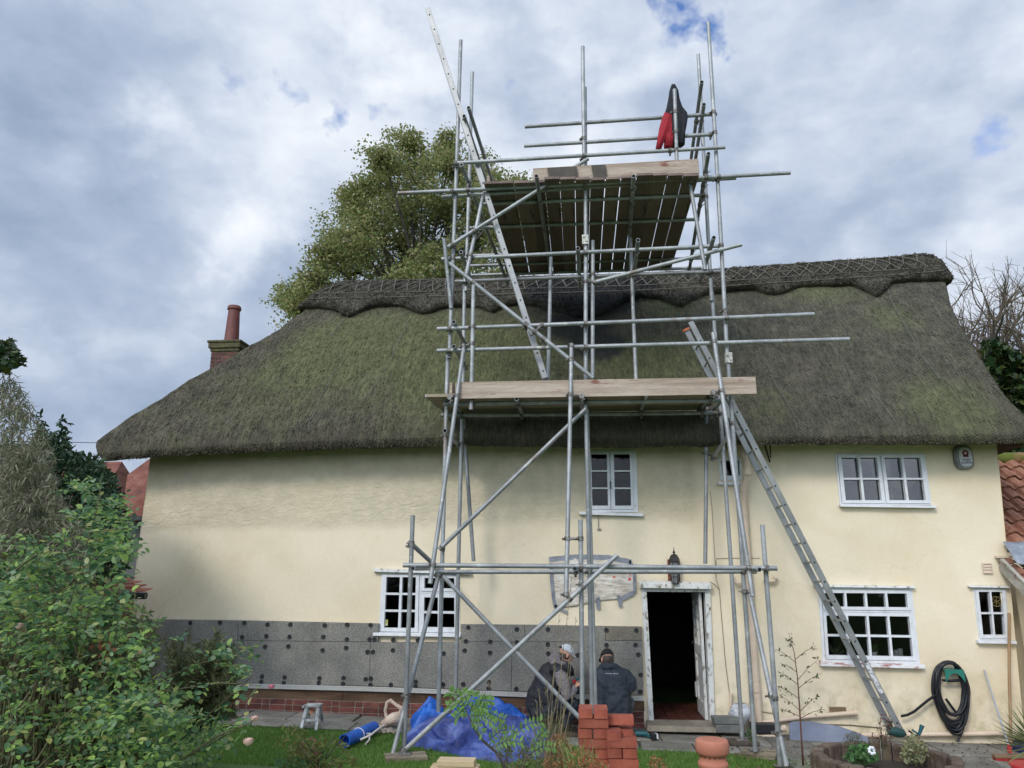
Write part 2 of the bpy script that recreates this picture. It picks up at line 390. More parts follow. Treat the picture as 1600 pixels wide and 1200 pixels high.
# fallen leaves and stone chips on the lawn edge
M_slab = mat('paving', [(.3, (.10, .095, .08)), (.5, (.19, .18, .155)), (.7, (.27, .255, .225))], scale=2.2, rough=.85, bump=.5, bscale=30, fine=.35, fscale=35, objrand=.1, island=.18, coords='World')
mb = MB(); random.seed(4)
def slab(x0, x1, y0, y1, z=.03, j=.012):
    r = lambda: random.uniform(-j, j)
    c = [(x0 + r(), y0 + r()), (x1 + r(), y0 + r()), (x1 + r(), y1 + r()), (x0 + r(), y1 + r())]
    t = random.uniform(-.006, .006)
    mb.hexa([(a, b, -.05 + tl(a)) for a, b in c] + [(a, b, z + tl(a) + t + random.uniform(-.004, .004)) for a, b in c])
x = -7.5
while x < -.3:
    w = random.uniform(.55, .95); slab(x + .008, x + w - .008, 10.86, 11.36); slab(x + .1, x + w + .085, 10.40 + random.uniform(-.03, .03), 10.84, .026); x += w
x = -.3
while x < 7.2:
    w = random.uniform(.5, .85); slab(x + .01, x + w - .01, 10.62, 11.36); x += w
x = -.25
while x < 7.2:
    w = random.uniform(.45, .8)
    slab(x + .012, x + w - .012, 10.2 + random.uniform(-.04, .04) if x < 2.2 else 9.9, 10.6, .026)
    x += w
x = 2.3
while x < 7.2:
    w = random.uniform(.5, .8); slab(x + .012, x + w - .012, 9.25, 9.88, .024); x += w
o = mb.build('path', M_slab, bevel=.012); tag(o, None, None, None, 'structure')
M_damp = mat('path_soil', [(.3, (.035, .028, .02)), (.7, (.09, .075, .055))], scale=5, rough=.95, bump=.8, bscale=25, coords='World')
o = MB().hexa([(-7.6, 10.38, .1), (7.3, 10.38, -.3), (7.3, 11.42, -.3), (-7.6, 11.42, .1), (-7.6, 10.38, tl(-7.6) + .012), (7.3, 10.38, tl(7.3) + .012), (7.3, 11.42, tl(7.3) + .012), (-7.6, 11.42, tl(-7.6) + .012)]).build('path_bed', M_damp); tag(o, None, None, None, 'structure')
o = MB().hexa([(2.25, 9.2, -.2), (7.3, 9.2, -.3), (7.3, 10.375, -.3), (2.25, 10.375, -.2), (2.25, 9.2, tl(2.25) + .011), (7.3, 9.2, tl(7.3) + .011), (7.3, 10.375, tl(7.3) + .011), (2.25, 10.375, tl(2.25) + .011)]).build('path_bed', M_damp); tag(o, None, None, None, 'structure')

# ================================================================ COTTAGE
cot = thing('thatched_cottage', (0, WY, 0), 'long cream rendered cottage with mossy thatched roof and grey insulation boards along its lower wall', 'cottage')
def render_fn(c, col):
    pos, s = wpos(c)
    n1 = nnoise(c, .9, 5, .6); n2 = nnoise(c, .35, 4, .6); n3 = nnoise(c, 5, 5, .6)
    # old rough-textured upper band, its lower edge wavering across the wall
    edge = nmath(c, 'ADD', nmath(c, 'MULTIPLY', nmath(c, 'SUBTRACT', n1, .5), .35), 2.83)
    edge = nmath(c, 'ADD', edge, nmath(c, 'MULTIPLY', s[0], .02))
    band = nmath(c, 'MULTIPLY', nrange(c, nmath(c, 'SUBTRACT', s[2], edge), -.10, .12), nrange(c, s[0], 1.75, 1.6))
    col = mixc(c, band, col, mulv(c, mixc(c, nrange(c, n3, .35, .7), (.57, .505, .36), (.66, .58, .43)), 1.0))
    # green-grey algae: low on the right-hand wall
    low = nmath(c, 'MULTIPLY', nmath(c, 'MULTIPLY', nrange(c, s[2], 1.1, .1), nrange(c, n3, .42, .7)), nrange(c, s[0], 1.0, 1.6))
    col = mixc(c, nmath(c, 'MULTIPLY', low, .6), col, (.36, .34, .2))
    st = nnoise(c, 1.6, 5, .65, (1, 1, .22))
    col = mixc(c, nrange(c, st, .55, .85, 0, .28), col, (.5, .43, .31))
    pat = nnoise(c, .55, 3, .5, (1, 1, 1.3), .8)
    col = mixc(c, nrange(c, pat, .5, .62, 0, .3), col, (.68, .56, .37))
    dirt_shade = nmath(c, 'MULTIPLY', nrange(c, s[2], 3.2, 3.9), nrange(c, nnoise(c, 2.5, 5, .6, (1, 1, .5)),   .35, .6, .05, .22))  # grey dirt and eave shade, painted together below the thatch
    col = mixc(c, dirt_shade, col, (.24, .22, .13))
    # cracks
    w = c['N'].new('ShaderNodeTexVoronoi'); w.feature = 'DISTANCE_TO_EDGE'; w.inputs['Scale'].default_value = .45
    mp = c['N'].new('ShaderNodeMapping'); mp.inputs['Scale'].default_value = (.7, 1, 1.6); va = c['N'].new('ShaderNodeVectorMath'); va.operation = 'ADD'
    nn = c['N'].new('ShaderNodeTexNoise'); nn.inputs['Scale'].default_value = 1.5; nn.inputs['Detail'].default_value = 6; c['L'].new(c['mp'].outputs[0], nn.inputs[0])
    c['L'].new(c['mp'].outputs[0], va.inputs[0]); c['L'].new(nn.outputs['Color'], va.inputs[1]); c['L'].new(va.outputs[0], mp.inputs[0]); c['L'].new(mp.outputs[0], w.inputs[0])
    crk = nmath(c, 'MULTIPLY', nrange(c, w.outputs['Distance'], .0045, .001), nrange(c, n2, .45, .55))
    col = mixc(c, nmath(c, 'MULTIPLY', crk, .16), col, (.33, .28, .18))
    # relief
    h = nmath(c, 'MULTIPLY', nmath(c, 'ADD', nmath(c, 'MULTIPLY', nnoise(c, 7, 6, .62, (1, 1, 1.8), 1.2), 1.0), nmath(c, 'MULTIPLY', nnoise(c, 22, 4, .6), .25)), nmath(c, 'ADD', nmath(c, 'MULTIPLY', band, .9), .03))
    h = nmath(c, 'ADD', h, nmath(c, 'MULTIPLY', nnoise(c, 2.2, 3, .5), .3))
    bp = c['N'].new('ShaderNodeBump'); bp.inputs['Strength'].default_value = .55; bp.inputs['Distance'].default_value = .05
    c['L'].new(h, bp.inputs['Height']); c['L'].new(bp.outputs[0], c['b'].inputs['Normal'])
    return col
M_render = mat('cream_render', [(.3, (.66, .56, .385)), (.5, (.75, .655, .487)), (.7, (.79, .695, .52))], scale=.8, rough=.85, fine=.05, fscale=30, fn=render_fn, coords='World', spec=.2)
M_white = mat('old_white_paint', [(.25, (.42, .41, .38)), (.36, (.62, .63, .64)), (.7, (.72, .74, .77))], scale=9, rough=.5, fine=.08, bump=.15, bscale=80, coords='World')
M_peel = mat('peeling_white_paint', [(.30, (.16, .13, .1)), (.38, (.3, .27, .23)), (.43, (.6, .6, .57)), (.7, (.7, .71, .7))], scale=16, rough=.65, fine=.12, bump=.5, bscale=45, stretch=(1, 1, .6), coords='World')
M_pink = mat('flaking_sill_paint', [(.36, (.33, .12, .12)), (.44, (.5, .38, .36)), (.5, (.68, .66, .66)), (.7, (.74, .74, .76))], scale=10, rough=.65, fine=.1, bump=.4, stretch=(.5, 1, 2), coords='World')
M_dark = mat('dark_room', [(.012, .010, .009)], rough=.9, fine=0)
M_black = mat('black_metal', [(.015, .015, .017)], rough=.4, fine=.2)
M_upvc = mat('drain_plastic', [(.3, (.56, .44, .33)), (.7, (.68, .55, .42))], scale=4, rough=.5, fine=.1)
M_timber = mat('old_sill_beam', [(.3, (.035, .022, .014)), (.45, (.09, .05, .028)), (.6, (.15, .09, .05)), (.75, (.07, .05, .035))], scale=2.2, rough=.85, stretch=(.5, 1, 3), bump=.5, bscale=20, coords='World')
def glass_mat(name, ior=1.5, tint=.5, rough=.02, wav=.25):
    m = bpy.data.materials.new(name); m.use_nodes = True; nt = m.node_tree; N = nt.nodes; L = nt.links
    N.remove(N['Principled BSDF']); t = N.new('ShaderNodeBsdfTransparent'); t.inputs[0].default_value = (tint, tint * 1.02, tint, 1)
    g = N.new('ShaderNodeBsdfGlossy'); g.inputs['Roughness'].default_value = rough; fr = N.new('ShaderNodeFresnel'); fr.inputs[0].default_value = ior
    nn = N.new('ShaderNodeTexNoise'); nn.inputs['Scale'].default_value = 6; bp = N.new('ShaderNodeBump'); bp.inputs['Strength'].default_value = wav; bp.inputs['Distance'].default_value = .01
    tcn = N.new('ShaderNodeTexCoord'); L.new(tcn.outputs['Object'], nn.inputs[0]); L.new(nn.outputs[0], bp.inputs['Height']); L.new(bp.outputs[0], g.inputs['Normal'])
    mx = N.new('ShaderNodeMixShader'); L.new(fr.outputs[0], mx.inputs[0]); L.new(t.outputs[0], mx.inputs[1]); L.new(g.outputs[0], mx.inputs[2]); L.new(mx.outputs[0], N['Material Output'].inputs[0]); return m
M_glass = glass_mat('old_window_glass', 1.42, .6)
M_glass2 = glass_mat('bright_window_glass', 2.1, .6)

XL = lambda z: P(236, 705, WY).x + (P(181, 1115, WY).x - P(236, 705, WY).x) * (3.9 - z) / 3.9
XR = lambda z: P(1559, 685, WY).x + (P(1606, 1165, WY).x - P(1559, 685, WY).x) * (3.9 - z) / 3.9 - .02
WTOP = 4.35; BACKY = 17.7
def quad(tl, tr, br, bl): return [P(*tl, WY), P(*tr, WY), P(*br, WY), P(*bl, WY)]
def qmap(q, u, v, y):      # u 0..1 left-right, v 0..1 top-bottom
    a = q[0].lerp(q[1], u); b = q[3].lerp(q[2], u); p = a.lerp(b, v); return Vector((p.x, y, p.z))
def plate(mbx, q, rect, holes, yf, yb, mi=0):
    """flat frame with real openings: front face, reveals round each opening and round the outside"""
    us = sorted({rect[0], rect[1]} | {h[0] for h in holes} | {h[1] for h in holes}); vs = sorted({rect[2], rect[3]} | {h[2] for h in holes} | {h[3] for h in holes})
    us = [u for u in us if rect[0] <= u <= rect[1]]; vs = [v for v in vs if rect[2] <= v <= rect[3]]
    solid = {}
    for i in range(len(us) - 1):
        for j in range(len(vs) - 1):
            cu, cv = (us[i] + us[i + 1]) / 2, (vs[j] + vs[j + 1]) / 2
            solid[i, j] = not any(h[0] < cu < h[1] and h[2] < cv < h[3] for h in holes)
    for (i, j), s in solid.items():
        if not s: continue
        c = [(us[i], vs[j]), (us[i + 1], vs[j]), (us[i + 1], vs[j + 1]), (us[i], vs[j + 1])]
        mbx.add([qmap(q, u, v, yf) for u, v in c], [(3, 2, 1, 0)], mi)
        for k, (di, dj) in enumerate(((0, -1), (1, 0), (0, 1), (-1, 0))):
            if not solid.get((i + di, j + dj), False):
                a, b = c[k], c[(k + 1) % 4]
                mbx.add([qmap(q, *a, yf), qmap(q, *b, yf), qmap(q, *b, yb), qmap(q, *a, yb)], [(0, 1, 2, 3)], mi)
OPEN = []
def window(q, panes, casements=(), frame=M_white, glass=M_glass, label=None, sill=None, head=None, sillmat=None, depth=.0, sash=None, pane_tilt=0):
    mb = MB(); yf = WY - .012 + depth
    OPEN.append((max(q[0].x, q[3].x) + .03, min(q[1].x, q[2].x) - .03, max(q[3].z, q[2].z) + .03, min(q[0].z, q[1].z) - .03))
    plate(mb, q, (0, 1, 0, 1), [tuple(c) for c in casements] or panes, yf, WY + .14)
    for c in casements:
        g = .008; cc = (c[0] + g * .5, c[1] - g * .5, c[2] + g * .5, c[3] - g * .5)
        plate(mb, q, cc, [p for p in panes if p[0] > c[0] and p[1] < c[1] and p[2] > c[2] and p[3] < c[3]], yf - .014, WY + .05)
    w = mb.build('window', frame, cot, label=label)
    gm = MB()
    for p in panes:
        t = random.uniform(-.004, .004)
        gm.add([qmap(q, p[0], p[3], WY + .035), qmap(q, p[1], p[3], WY + .035 + t), qmap(q, p[1], p[2], WY + .035 + t + pane_tilt), qmap(q, p[0], p[2], WY + .035 + pane_tilt)], [(0, 1, 2, 3)])
    gm.build('pane', glass, w)
    if sill:
        a, b, h = P(*sill[0], WY), P(*sill[1], WY), sill[2]
        MB().hexa([(a.x, WY - .09, a.z - h), (b.x, WY - .09, b.z - h), (b.x, WY - .002, b.z - h), (a.x, WY - .002, a.z - h), (a.x, WY - .085, a.z - .008), (b.x, WY - .085, b.z - .008), (b.x, WY - .002, b.z), (a.x, WY - .002, a.z)]).build('sill', sillmat or frame, w, bevel=.004)
    if head:
        a, b, h = P(*head[0], WY), P(*head[1], WY), head[2]
        MB().hexa([(a.x, WY - .075, a.z - h), (b.x, WY - .075, b.z - h), (b.x, WY - .002, b.z - h), (a.x, WY - .002, a.z - h), (a.x, WY - .07, a.z - .012), (b.x, WY - .07, b.z - .012), (b.x, WY - .002, b.z), (a.x, WY - .002, a.z)]).build('drip_ledge', M_peel, w, bevel=.004)
    return w
def cells(u0, u1, v0, v1, nu, nv, g=.012, gv=None):
    gv = g if gv is None else gv; du = (u1 - u0) / nu; dv = (v1 - v0) / nv
    return [(u0 + i * du + (g if i else 0), u0 + (i + 1) * du - (g if i < nu - 1 else 0), v0 + j * dv + (gv if j else 0), v0 + (j + 1) * dv - (gv if j < nv - 1 else 0)) for j in range(nv) for i in range(nu)]
# lower left window beside the scaffold
w1 = window(quad((597, 896), (718, 897), (719, 990), (592, 988)),
       cells(.065, .445, .06, .92, 2, 3, .016, .018) + cells(.555, .935, .07, .245, 2, 1, .016) + cells(.555, .935, .40, .90, 2, 2, .016, .02),
       [(.02, .49, .015, .985), (.51, .98, .015, .30), (.51, .98, .33, .985)], label='white window with six panes beside small top lights, a yellow sticker on one pane', sill=((585, 987), (721, 989), .05), head=((585, 888), (737, 892), .05))
a = P(599, 978, WY); MB().box(a.x, a.x + .055, WY + .029, WY + .032, a.z, a.z + .085).build('sticker', mat('window_sticker', [(.4, (.7, .7, .62)), (.6, (.6, .55, .05))], scale=20, rough=.5), w1)
# upper middle window
w2 = window(quad((914, 704), (994, 704), (997, 800), (916, 800)),
       cells(.12, .425, .06, .90, 1, 3, .01, .012) + cells(.56, .87, .06, .90, 1, 3, .01, .012), [(.08, .475, .02, .96), (.485, .92, .02, .96)],
       label='white upstairs window with two tall casements of three panes', sill=((905, 799), (1004, 802), .05))
a = P(954, 758, WY); MB().box(a.x - .008, a.x + .008, WY - .045, WY - .03, a.z - .06, a.z + .05).build('handle', M_black, w2)
# tiny window behind the drainpipe
window(quad((1122, 716), (1158, 716), (1160, 750), (1125, 750)), [(.12, .9, .1, .8)], label='tiny window half hidden by the drainpipe bend', sill=((1120, 753), (1164, 754), .045))
# upper right window
w4 = window(quad((1304, 710), (1444, 710), (1455, 789), (1312, 789)),
       cells(.065, .46, .07, .91, 2, 2, .013, .018) + cells(.545, .94, .07, .91, 2, 2, .013, .018), [(.02, .495, .02, .975), (.505, .98, .02, .975)],
       label='grey-white upstairs window of two four-pane casements reflecting the sky', glass=M_glass2, sill=((1310, 788), (1459, 790), .04), depth=-.005, pane_tilt=0)
# lower right window
w5 = window(quad((1278, 917), (1424, 918), (1437, 1037), (1285, 1034)),
       cells(.065, .935, .08, .265, 4, 1, .012) + cells(.065, .935, .385, .91, 4, 2, .012, .014), [(.03, .97, .03, .31), (.03, .97, .335, .965)],
       label='large white kitchen window with twelve panes and flaking pink sill paint', sill=((1279, 1033), (1441, 1037), .055), sillmat=M_pink, head=((1270, 913), (1427, 915), .035))
# small far right window
w6 = window(quad((1520, 919), (1571, 919), (1577, 1000), (1529, 1000)), cells(.14, .86, .07, .9, 2, 2, .03, .018), [(.04, .96, .02, .97)],
       label='small white four-pane window by the lean-to', sill=((1524, 999), (1583, 1000), .045), head=((1511, 914), (1573, 915), .03))
M_brass = mat('dull_brass', [(.35, .27, .12)], rough=.5, metal=.7)
c = P(1558, 940, WY); mb = MB()
mb.tube([(c.x + .065 * math.cos(t), WY + .02, c.z + .065 * math.sin(t)) for t in [i * math.pi / 10 for i in range(21)]], .006, 5)
for t in (.4, 1.45, 2.5): mb.tube([(c.x + .06 * math.cos(t), WY + .02, c.z + .06 * math.sin(t)), (c.x - .06 * math.cos(t), WY + .02, c.z - .06 * math.sin(t))], .005, 5)
mb.build('wheel_ornament', M_brass, w6)
# door
dq = quad((1001.5, 917), (1109, 918), (1117, 1133), (1014, 1133))
D0 = P(1008, 922, WY); D1 = P(1106, 922, WY); dz = .06
OPEN.append((P(1012, 1000, WY).x, P(1106, 1000, WY).x, -.02, P(1050, 923, WY).z))
mb = MB(); plate(mb, dq, (0, 1, 0, 1.0), [(.075, .925, .035, 1.001)], WY - .035, WY + .14)
dfr = mb.build('door_frame', M_peel, cot, label='peeling white door frame')
a, b = P(998, 907, WY), P(1109, 909, WY)
MB().hexa([(a.x, WY - .12, a.z - .10), (b.x, WY - .12, b.z - .10), (b.x, WY - .036, b.z - .10), (a.x, WY - .036, a.z - .10), (a.x, WY - .11, a.z - .03), (b.x, WY - .11, b.z - .03), (b.x, WY - .036, b.z), (a.x, WY - .036, a.z)]).build('door_head', M_peel, dfr, bevel=.006)
# open door leaf, swung inwards against the right
hx = qmap(dq, .925, .5, 0).x; lz0, lz1 = .1, qmap(dq, .9, .04, 0).z - .01
leaf = MB(); lx = hx - .02
def leafpt(t, z, off=0): return Vector((hx - .02 - .0 * t - off + (.0), WY + .09 + .72 * t, z))
def leafbox(mbx, t0, t1, z0, z1, th=.04):
    mbx.hexa([leafpt(t0, z0, th), leafpt(t1, z0, th), leafpt(t1, z0), leafpt(t0, z0), leafpt(t0, z1, th), leafpt(t1, z1, th), leafpt(t1, z1), leafpt(t0, z1)])
for t0, t1 in ((0, .14), (.86, 1)): leafbox(leaf, t0, t1, lz0, lz1)
for z0, z1 in ((lz0, lz0 + .2), (lz0 + .82, lz0 + .95), (lz1 - .12, lz1)): leafbox(leaf, .14, .86, z0, z1)
leafbox(leaf, .47, .53, lz0 + .95, lz1 - .12); leafbox(leaf, .14, .47, 1.42, 1.45); leafbox(leaf, .53, .86, 1.42, 1.45)
dl = leaf.build('door', M_peel, cot, label='white half-glazed door standing open inwards', bevel=.003)
pn = MB(); leafbox(pn, .14, .86, lz0 + .2, lz0 + .82, .015); pn.build('panel', M_white, dl)
a = leafpt(.93, 1.05, .06); MB().ball(a, .03).build('knob', M_black, dl, smooth=True)
a = leafpt(.94, .4, .05); MB().box(a.x - .012, a.x, a.y - .05, a.y + .05, .3, .5).build('weather_plate', M_white, dl)
# doorstep
M_stone = mat('worn_stone', [(.3, (.13, .11, .085)), (.55, (.24, .21, .165)), (.75, (.33, .29, .23))], scale=3, rough=.9, bump=.5, bscale=18, fine=.25, coords='World')
a, b = PZ(1016, 1140, .1), PZ(1121, 1142, .1)
MB().hexa([(a.x - .03, 11.0, .03), (b.x + .05, 11.0, .03), (b.x + .02, 11.44, .03), (a.x, 11.44, .03), (a.x - .02, 11.02, .1), (b.x + .04, 11.02, .095), (b.x, 11.44, .11), (a.x, 11.44, .11)]).build('doorstep', M_stone, cot, bevel=.015)

# front wall with real openings
zl = sorted({0.0, WTOP} | {round(.1 * i, 3) for i in range(1, 44)} | {z for o_ in OPEN for z in o_[2:]} )
zl = [z for z in zl if -0.05 <= z <= WTOP]; zl = [-.35] + [z for z in zl if z > -.01]
xl_ = sorted({round(-6.4 + .12 * i, 3) for i in range(101) if -6.4 + .12 * i < 5.55} | {x for o_ in OPEN for x in o_[:2]})
xl_ = [-99] + xl_ + [99]
def wx(i, z): return XL(z) if i == 0 else XR(z) if i == len(xl_) - 1 else xl_[i]
mb = MB()
for z in zl:
    for i in range(len(xl_)):
        x = wx(i, z); edge = any(o_[0] - .12 < x < o_[1] + .12 and o_[2] - .12 < z < o_[3] + .12 for o_ in OPEN)
        amp = .0 if edge else .022
        mb.v.append(Vector((x, WY + amp * nz(x * .9, 3.3, z * 1.1) + (.012 * nz(x * 3, 1, z * 3) if not edge and z > 2.85 else 0) + (.02 if not edge else .0) * 0, z)))
nxx = len(xl_)
for j in range(len(zl) - 1):
    for i in range(nxx - 1):
        cx = (wx(i, zl[j]) + wx(i + 1, zl[j])) / 2; cz = (zl[j] + zl[j + 1]) / 2
        if any(o_[0] < cx < o_[1] and o_[2] < cz < o_[3] for o_ in OPEN): continue
        mb.f.append((j * nxx + i, j * nxx + i + 1, (j + 1) * nxx + i + 1, (j + 1) * nxx + i)); mb.mi.append(0)
for za, zb in ((-.35, WTOP),):
    for fx, sg in ((XL, 1), (XR, -1)):
        q = [(fx(za), WY, za), (fx(zb), WY, zb), (fx(zb), BACKY, zb), (fx(za), BACKY, za)]
        mb.add(q, [(0, 1, 2, 3) if sg > 0 else (3, 2, 1, 0)])
    mb.add([(XL(za), BACKY, za), (XR(za), BACKY, za), (XR(zb), BACKY, zb), (XL(zb), BACKY, zb)], [(0, 1, 2, 3)][::1])
wall = mb.build('wall', M_render, cot, smooth=True)
# dark rooms behind the openings
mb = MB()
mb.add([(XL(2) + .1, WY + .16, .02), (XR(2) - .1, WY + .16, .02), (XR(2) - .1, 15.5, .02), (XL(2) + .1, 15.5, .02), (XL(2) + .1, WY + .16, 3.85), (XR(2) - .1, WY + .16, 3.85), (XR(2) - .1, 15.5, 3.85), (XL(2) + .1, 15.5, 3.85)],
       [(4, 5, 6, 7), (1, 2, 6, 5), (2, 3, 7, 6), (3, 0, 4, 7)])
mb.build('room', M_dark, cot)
M_tile = mat('quarry_tile', [(.3, (.06, .018, .012)), (.7, (.11, .035, .022))], scale=8, rough=.5, island=.3)
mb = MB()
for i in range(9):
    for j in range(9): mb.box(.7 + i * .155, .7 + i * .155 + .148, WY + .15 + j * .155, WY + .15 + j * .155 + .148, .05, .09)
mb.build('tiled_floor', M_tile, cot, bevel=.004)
MB().box(3.4, 5.0, WY + .3, WY + .32, 2.9, 3.75).build('reflection_sheet', mat('reflection_grey', [(.10, .11, .12)], rough=.9), cot)  # grey sheet added behind the panes, standing in for reflected sky

# insulation boards, washers and starter strip
def board_fn(c, col):
    v = c['N'].new('ShaderNodeTexVoronoi'); v.inputs['Scale'].default_value = 55; mp = c['N'].new('ShaderNodeMapping'); mp.inputs['Scale'].default_value = (1, 1, 1.6)
    c['L'].new(c['tc'].outputs['Object'], mp.inputs[0]); c['L'].new(mp.outputs[0], v.inputs['Vector'])
    return mulv(c, col, nrange(c, v.outputs['Distance'], .1, .75, 1.25, .7))
M_ins = mat('wood_wool_board', [(.3, (.19, .183, .163)), (.5, (.25, .242, .215)), (.7, (.32, .305, .26))], scale=2.0, rough=.95, fine=.4, fscale=90, bump=.7, bscale=110, fn=board_fn)
M_ins2 = mat('pale_wood_wool_board', [(.3, (.2, .185, .145)), (.7, (.29, .26, .2))], scale=4, rough=.95, fine=.4, fscale=90, bump=.7, bscale=110, fn=board_fn)
M_washer = mat('black_plastic', [(.018, .018, .02)], rough=.45, fine=0)
YI = WY - .065
boards = []
def iboard(pts, m=M_ins, label=None):
    q = [P(*p, YI) for p in pts]; g = .0025
    cx = sum(p.x for p in q) / 4; cz = sum(p.z for p in q) / 4
    q = [Vector((p.x + (g if p.x < cx else -g), YI + random.uniform(-.004, .003), p.z + (g if p.z < cz else -g))) for p in q]
    o = MB().prism([q[3], q[2], q[1], q[0]], (0, WY - .003 - YI, 0)).build('insulation_board', m, cot, label=label, bevel=.003); fix_normals(o); boards.append((q, o)); return o
iboard([(196, 967), (372, 969), (371, 1001), (194, 999)]); iboard([(372, 969), (592, 974), (591, 1003), (371, 1001)])
iboard([(720, 975), (820, 976), (820, 1003), (720, 1003)]); iboard([(820, 976), (946, 978), (946, 1003), (820, 1003)])
iboard([(946, 978), (1003, 979), (1003, 1001), (946, 1001)], M_ins2, 'paler speckled insulation board beside the door frame')
iboard([(194, 999), (380, 1001), (379, 1068), (190, 1062)]); iboard([(380, 1001), (579, 1003), (577, 1072), (379, 1068)])
iboard([(579, 1003), (691, 1003), (690, 1076), (577, 1072)]); iboard([(691, 1003), (800, 1003), (799, 1080), (690, 1076)])
iboard([(800, 1003), (905, 1003), (905, 1084), (799, 1080)]); iboard([(905, 1001), (1004, 1001), (1006, 1086), (905, 1084)])
wpx = [(330 + a / 3.751, 880 + b / 3.751) for a, b in [(52,348),(195,350),(330,360),(464,360),(665,365),(797,361),(934,363),(181,434),(323,428),(459,432),(657,433),(795,447),(928,447),(1067,450),(957,447),(1212,452),(316,490),(452,488),(653,511),(791,497),(916,521),(948,521),(1065,511),(1362,530),(1507,377),(1493,458),(1486,512),(298,665),(293,697),(431,669),(426,703),(635,675),(631,702),(776,673),(773,708),(906,680),(936,677),(934,714),(1053,714),(1199,696),(1198,722),(1357,712),(1477,710)]]
wpx += [(580 + a / 3.53, 860 + b / 3.53) for a, b in [(803,436),(975,436),(657,504),(805,508),(655,565),(803,552),(974,519),(977,570),(1140,578),(650,727),(648,762),(800,765),(396,740),(1298,440),(1298,523)]]
wpx += [(860 + a / 3.53, 860 + b / 3.53) for a, b in [(474,442),(470,523),(485,576),(498,687),(495,780)]]
wpx += [(a / 3.0, 800 + b / 3.0) for a, b in [(892,520),(1020,575),(1125,755),(700,520),(720,640)]]
wm = None
for px, py in wpx:
    p = P(px, py, YI); par = min(boards, key=lambda bo: max(abs(p.x - sum(v.x for v in bo[0]) / 4) - (bo[0][1].x - bo[0][0].x) / 2, 0) + 3 * max(abs(p.z - sum(v.z for v in bo[0]) / 4) - abs(bo[0][0].z - bo[0][3].z) / 2, 0))[1]
    if wm is None:
        m_ = MB(); m_.lathe((0, 0, 0), [(.012, .004), (.014, -.004), (.030, -.006), (.033, -.002), (.033, .004)][::-1], 14, axis='y'); m_.lathe((0, 0, 0), [(.020, .003), (.020, -.0035)], 14, axis='y')
        o = mesh_obj('fixing_washer', [v + Vector((p.x, YI - .004, p.z)) for v in m_.v], m_.f, M_washer, par)
        wm = o; w0 = Vector((p.x, YI - .004, p.z)); bo0 = ORG[par.name]
    else:
        o = wm.copy(); COL.objects.link(o); o.parent = par; o.location = Vector((p.x, YI - .004, p.z)) - w0
# starter strip with drainage holes
M_strip = mat('white_perforated_strip', [(.5, .5, .48)], rough=.5, fine=.1)
mb = MB()
sp = [(190, 1063), (380, 1068), (578, 1073), (690, 1077), (800, 1081), (905, 1085), (1006, 1088)]
for (a0, b0), (a1, b1) in zip(sp, sp[1:]):
    p, q = P(a0, b0, YI - .01), P(a1, b1, YI - .01); k = int((q.x - p.x) / .036)
    for i in range(k):
        u, v = p.lerp(q, i / k), p.lerp(q, (i + 1) / k)
        for r_, (h0, h1) in enumerate(((.0, .012), (.026, .034), (.048, .056))): mb.box(u.x, v.x, YI - .012, YI - .009, u.z - h1, u.z - h0)
        mb.box(u.x, u.x + .018 if i % 1 == 0 else v.x, YI - .0125, YI - .0095, u.z - .048, u.z - .012)
    mb.hexa([(p.x, YI - .008, p.z - .062), (q.x, YI - .008, q.z - .062), (q.x, WY - .004, q.z - .062), (p.x, WY - .004, p.z - .062), (p.x, YI - .008, p.z - .056), (q.x, YI - .008, q.z - .056), (q.x, WY - .004, q.z - .056), (p.x, WY - .004, p.z - .056)])
mb.build('starter_strip', M_strip, cot)
# sill beam and brick plinth
zb = lambda x: .46 - .018 * (x + 4.8)
mb = MB(); x = XL(0.4) + .02
for x1 in (-4.9, -3.4, -2.2, -.6, .83):
    mb.hexa([(x, WY - .035, zb(x) - .135), (x1 - .006, WY - .035, zb(x1) - .135), (x1 - .006, WY, zb(x1) - .135), (x, WY, zb(x) - .135), (x, WY - .03, zb(x)), (x1 - .006, WY - .03, zb(x1)), (x1 - .006, WY, zb(x1)), (x, WY, zb(x))]); x = x1
mb.build('sill_beam', M_timber, cot, bevel=.004)
M_brick = mat('plinth_brick', [(.3, (.07, .03, .028)), (.5, (.15, .05, .038)), (.7, (.2, .075, .052))], scale=5, rough=.9, island=.35, bump=.4, fine=.3, fscale=50)
M_mortar = mat('pale_mortar', [(.3, (.2, .165, .13)), (.7, (.33, .28, .225))], scale=8, rough=.95, bump=.3)
mb = MB()
for r_ in range(4):
    x = -6.6 + (.11 if r_ % 2 else 0); k = 0
    while x < .8:
        w = .215 if (k + r_) % 2 else .102; z1 = zb(x) - .143 - r_ * .076
        if z1 - .066 > -.03: mb.box(x, min(x + w, .81), WY - .05 + random.uniform(-.003, .003), WY + .0, z1 - .066, z1)
        x += w + .011; k += 1
mb.build('brick_plinth', M_brick, cot, bevel=.004)
MB().hexa([(-6.62, WY - .042, -.05), (.815, WY - .042, -.05), (.815, WY + .01, -.05), (-6.62, WY + .01, -.05), (-6.62, WY - .042, zb(-6.6) - .136), (.815, WY - .042, zb(.8) - .136), (.815, WY + .01, zb(.8) - .136), (-6.62, WY + .01, zb(-6.6) - .136)]).build('mortar', M_mortar, cot)
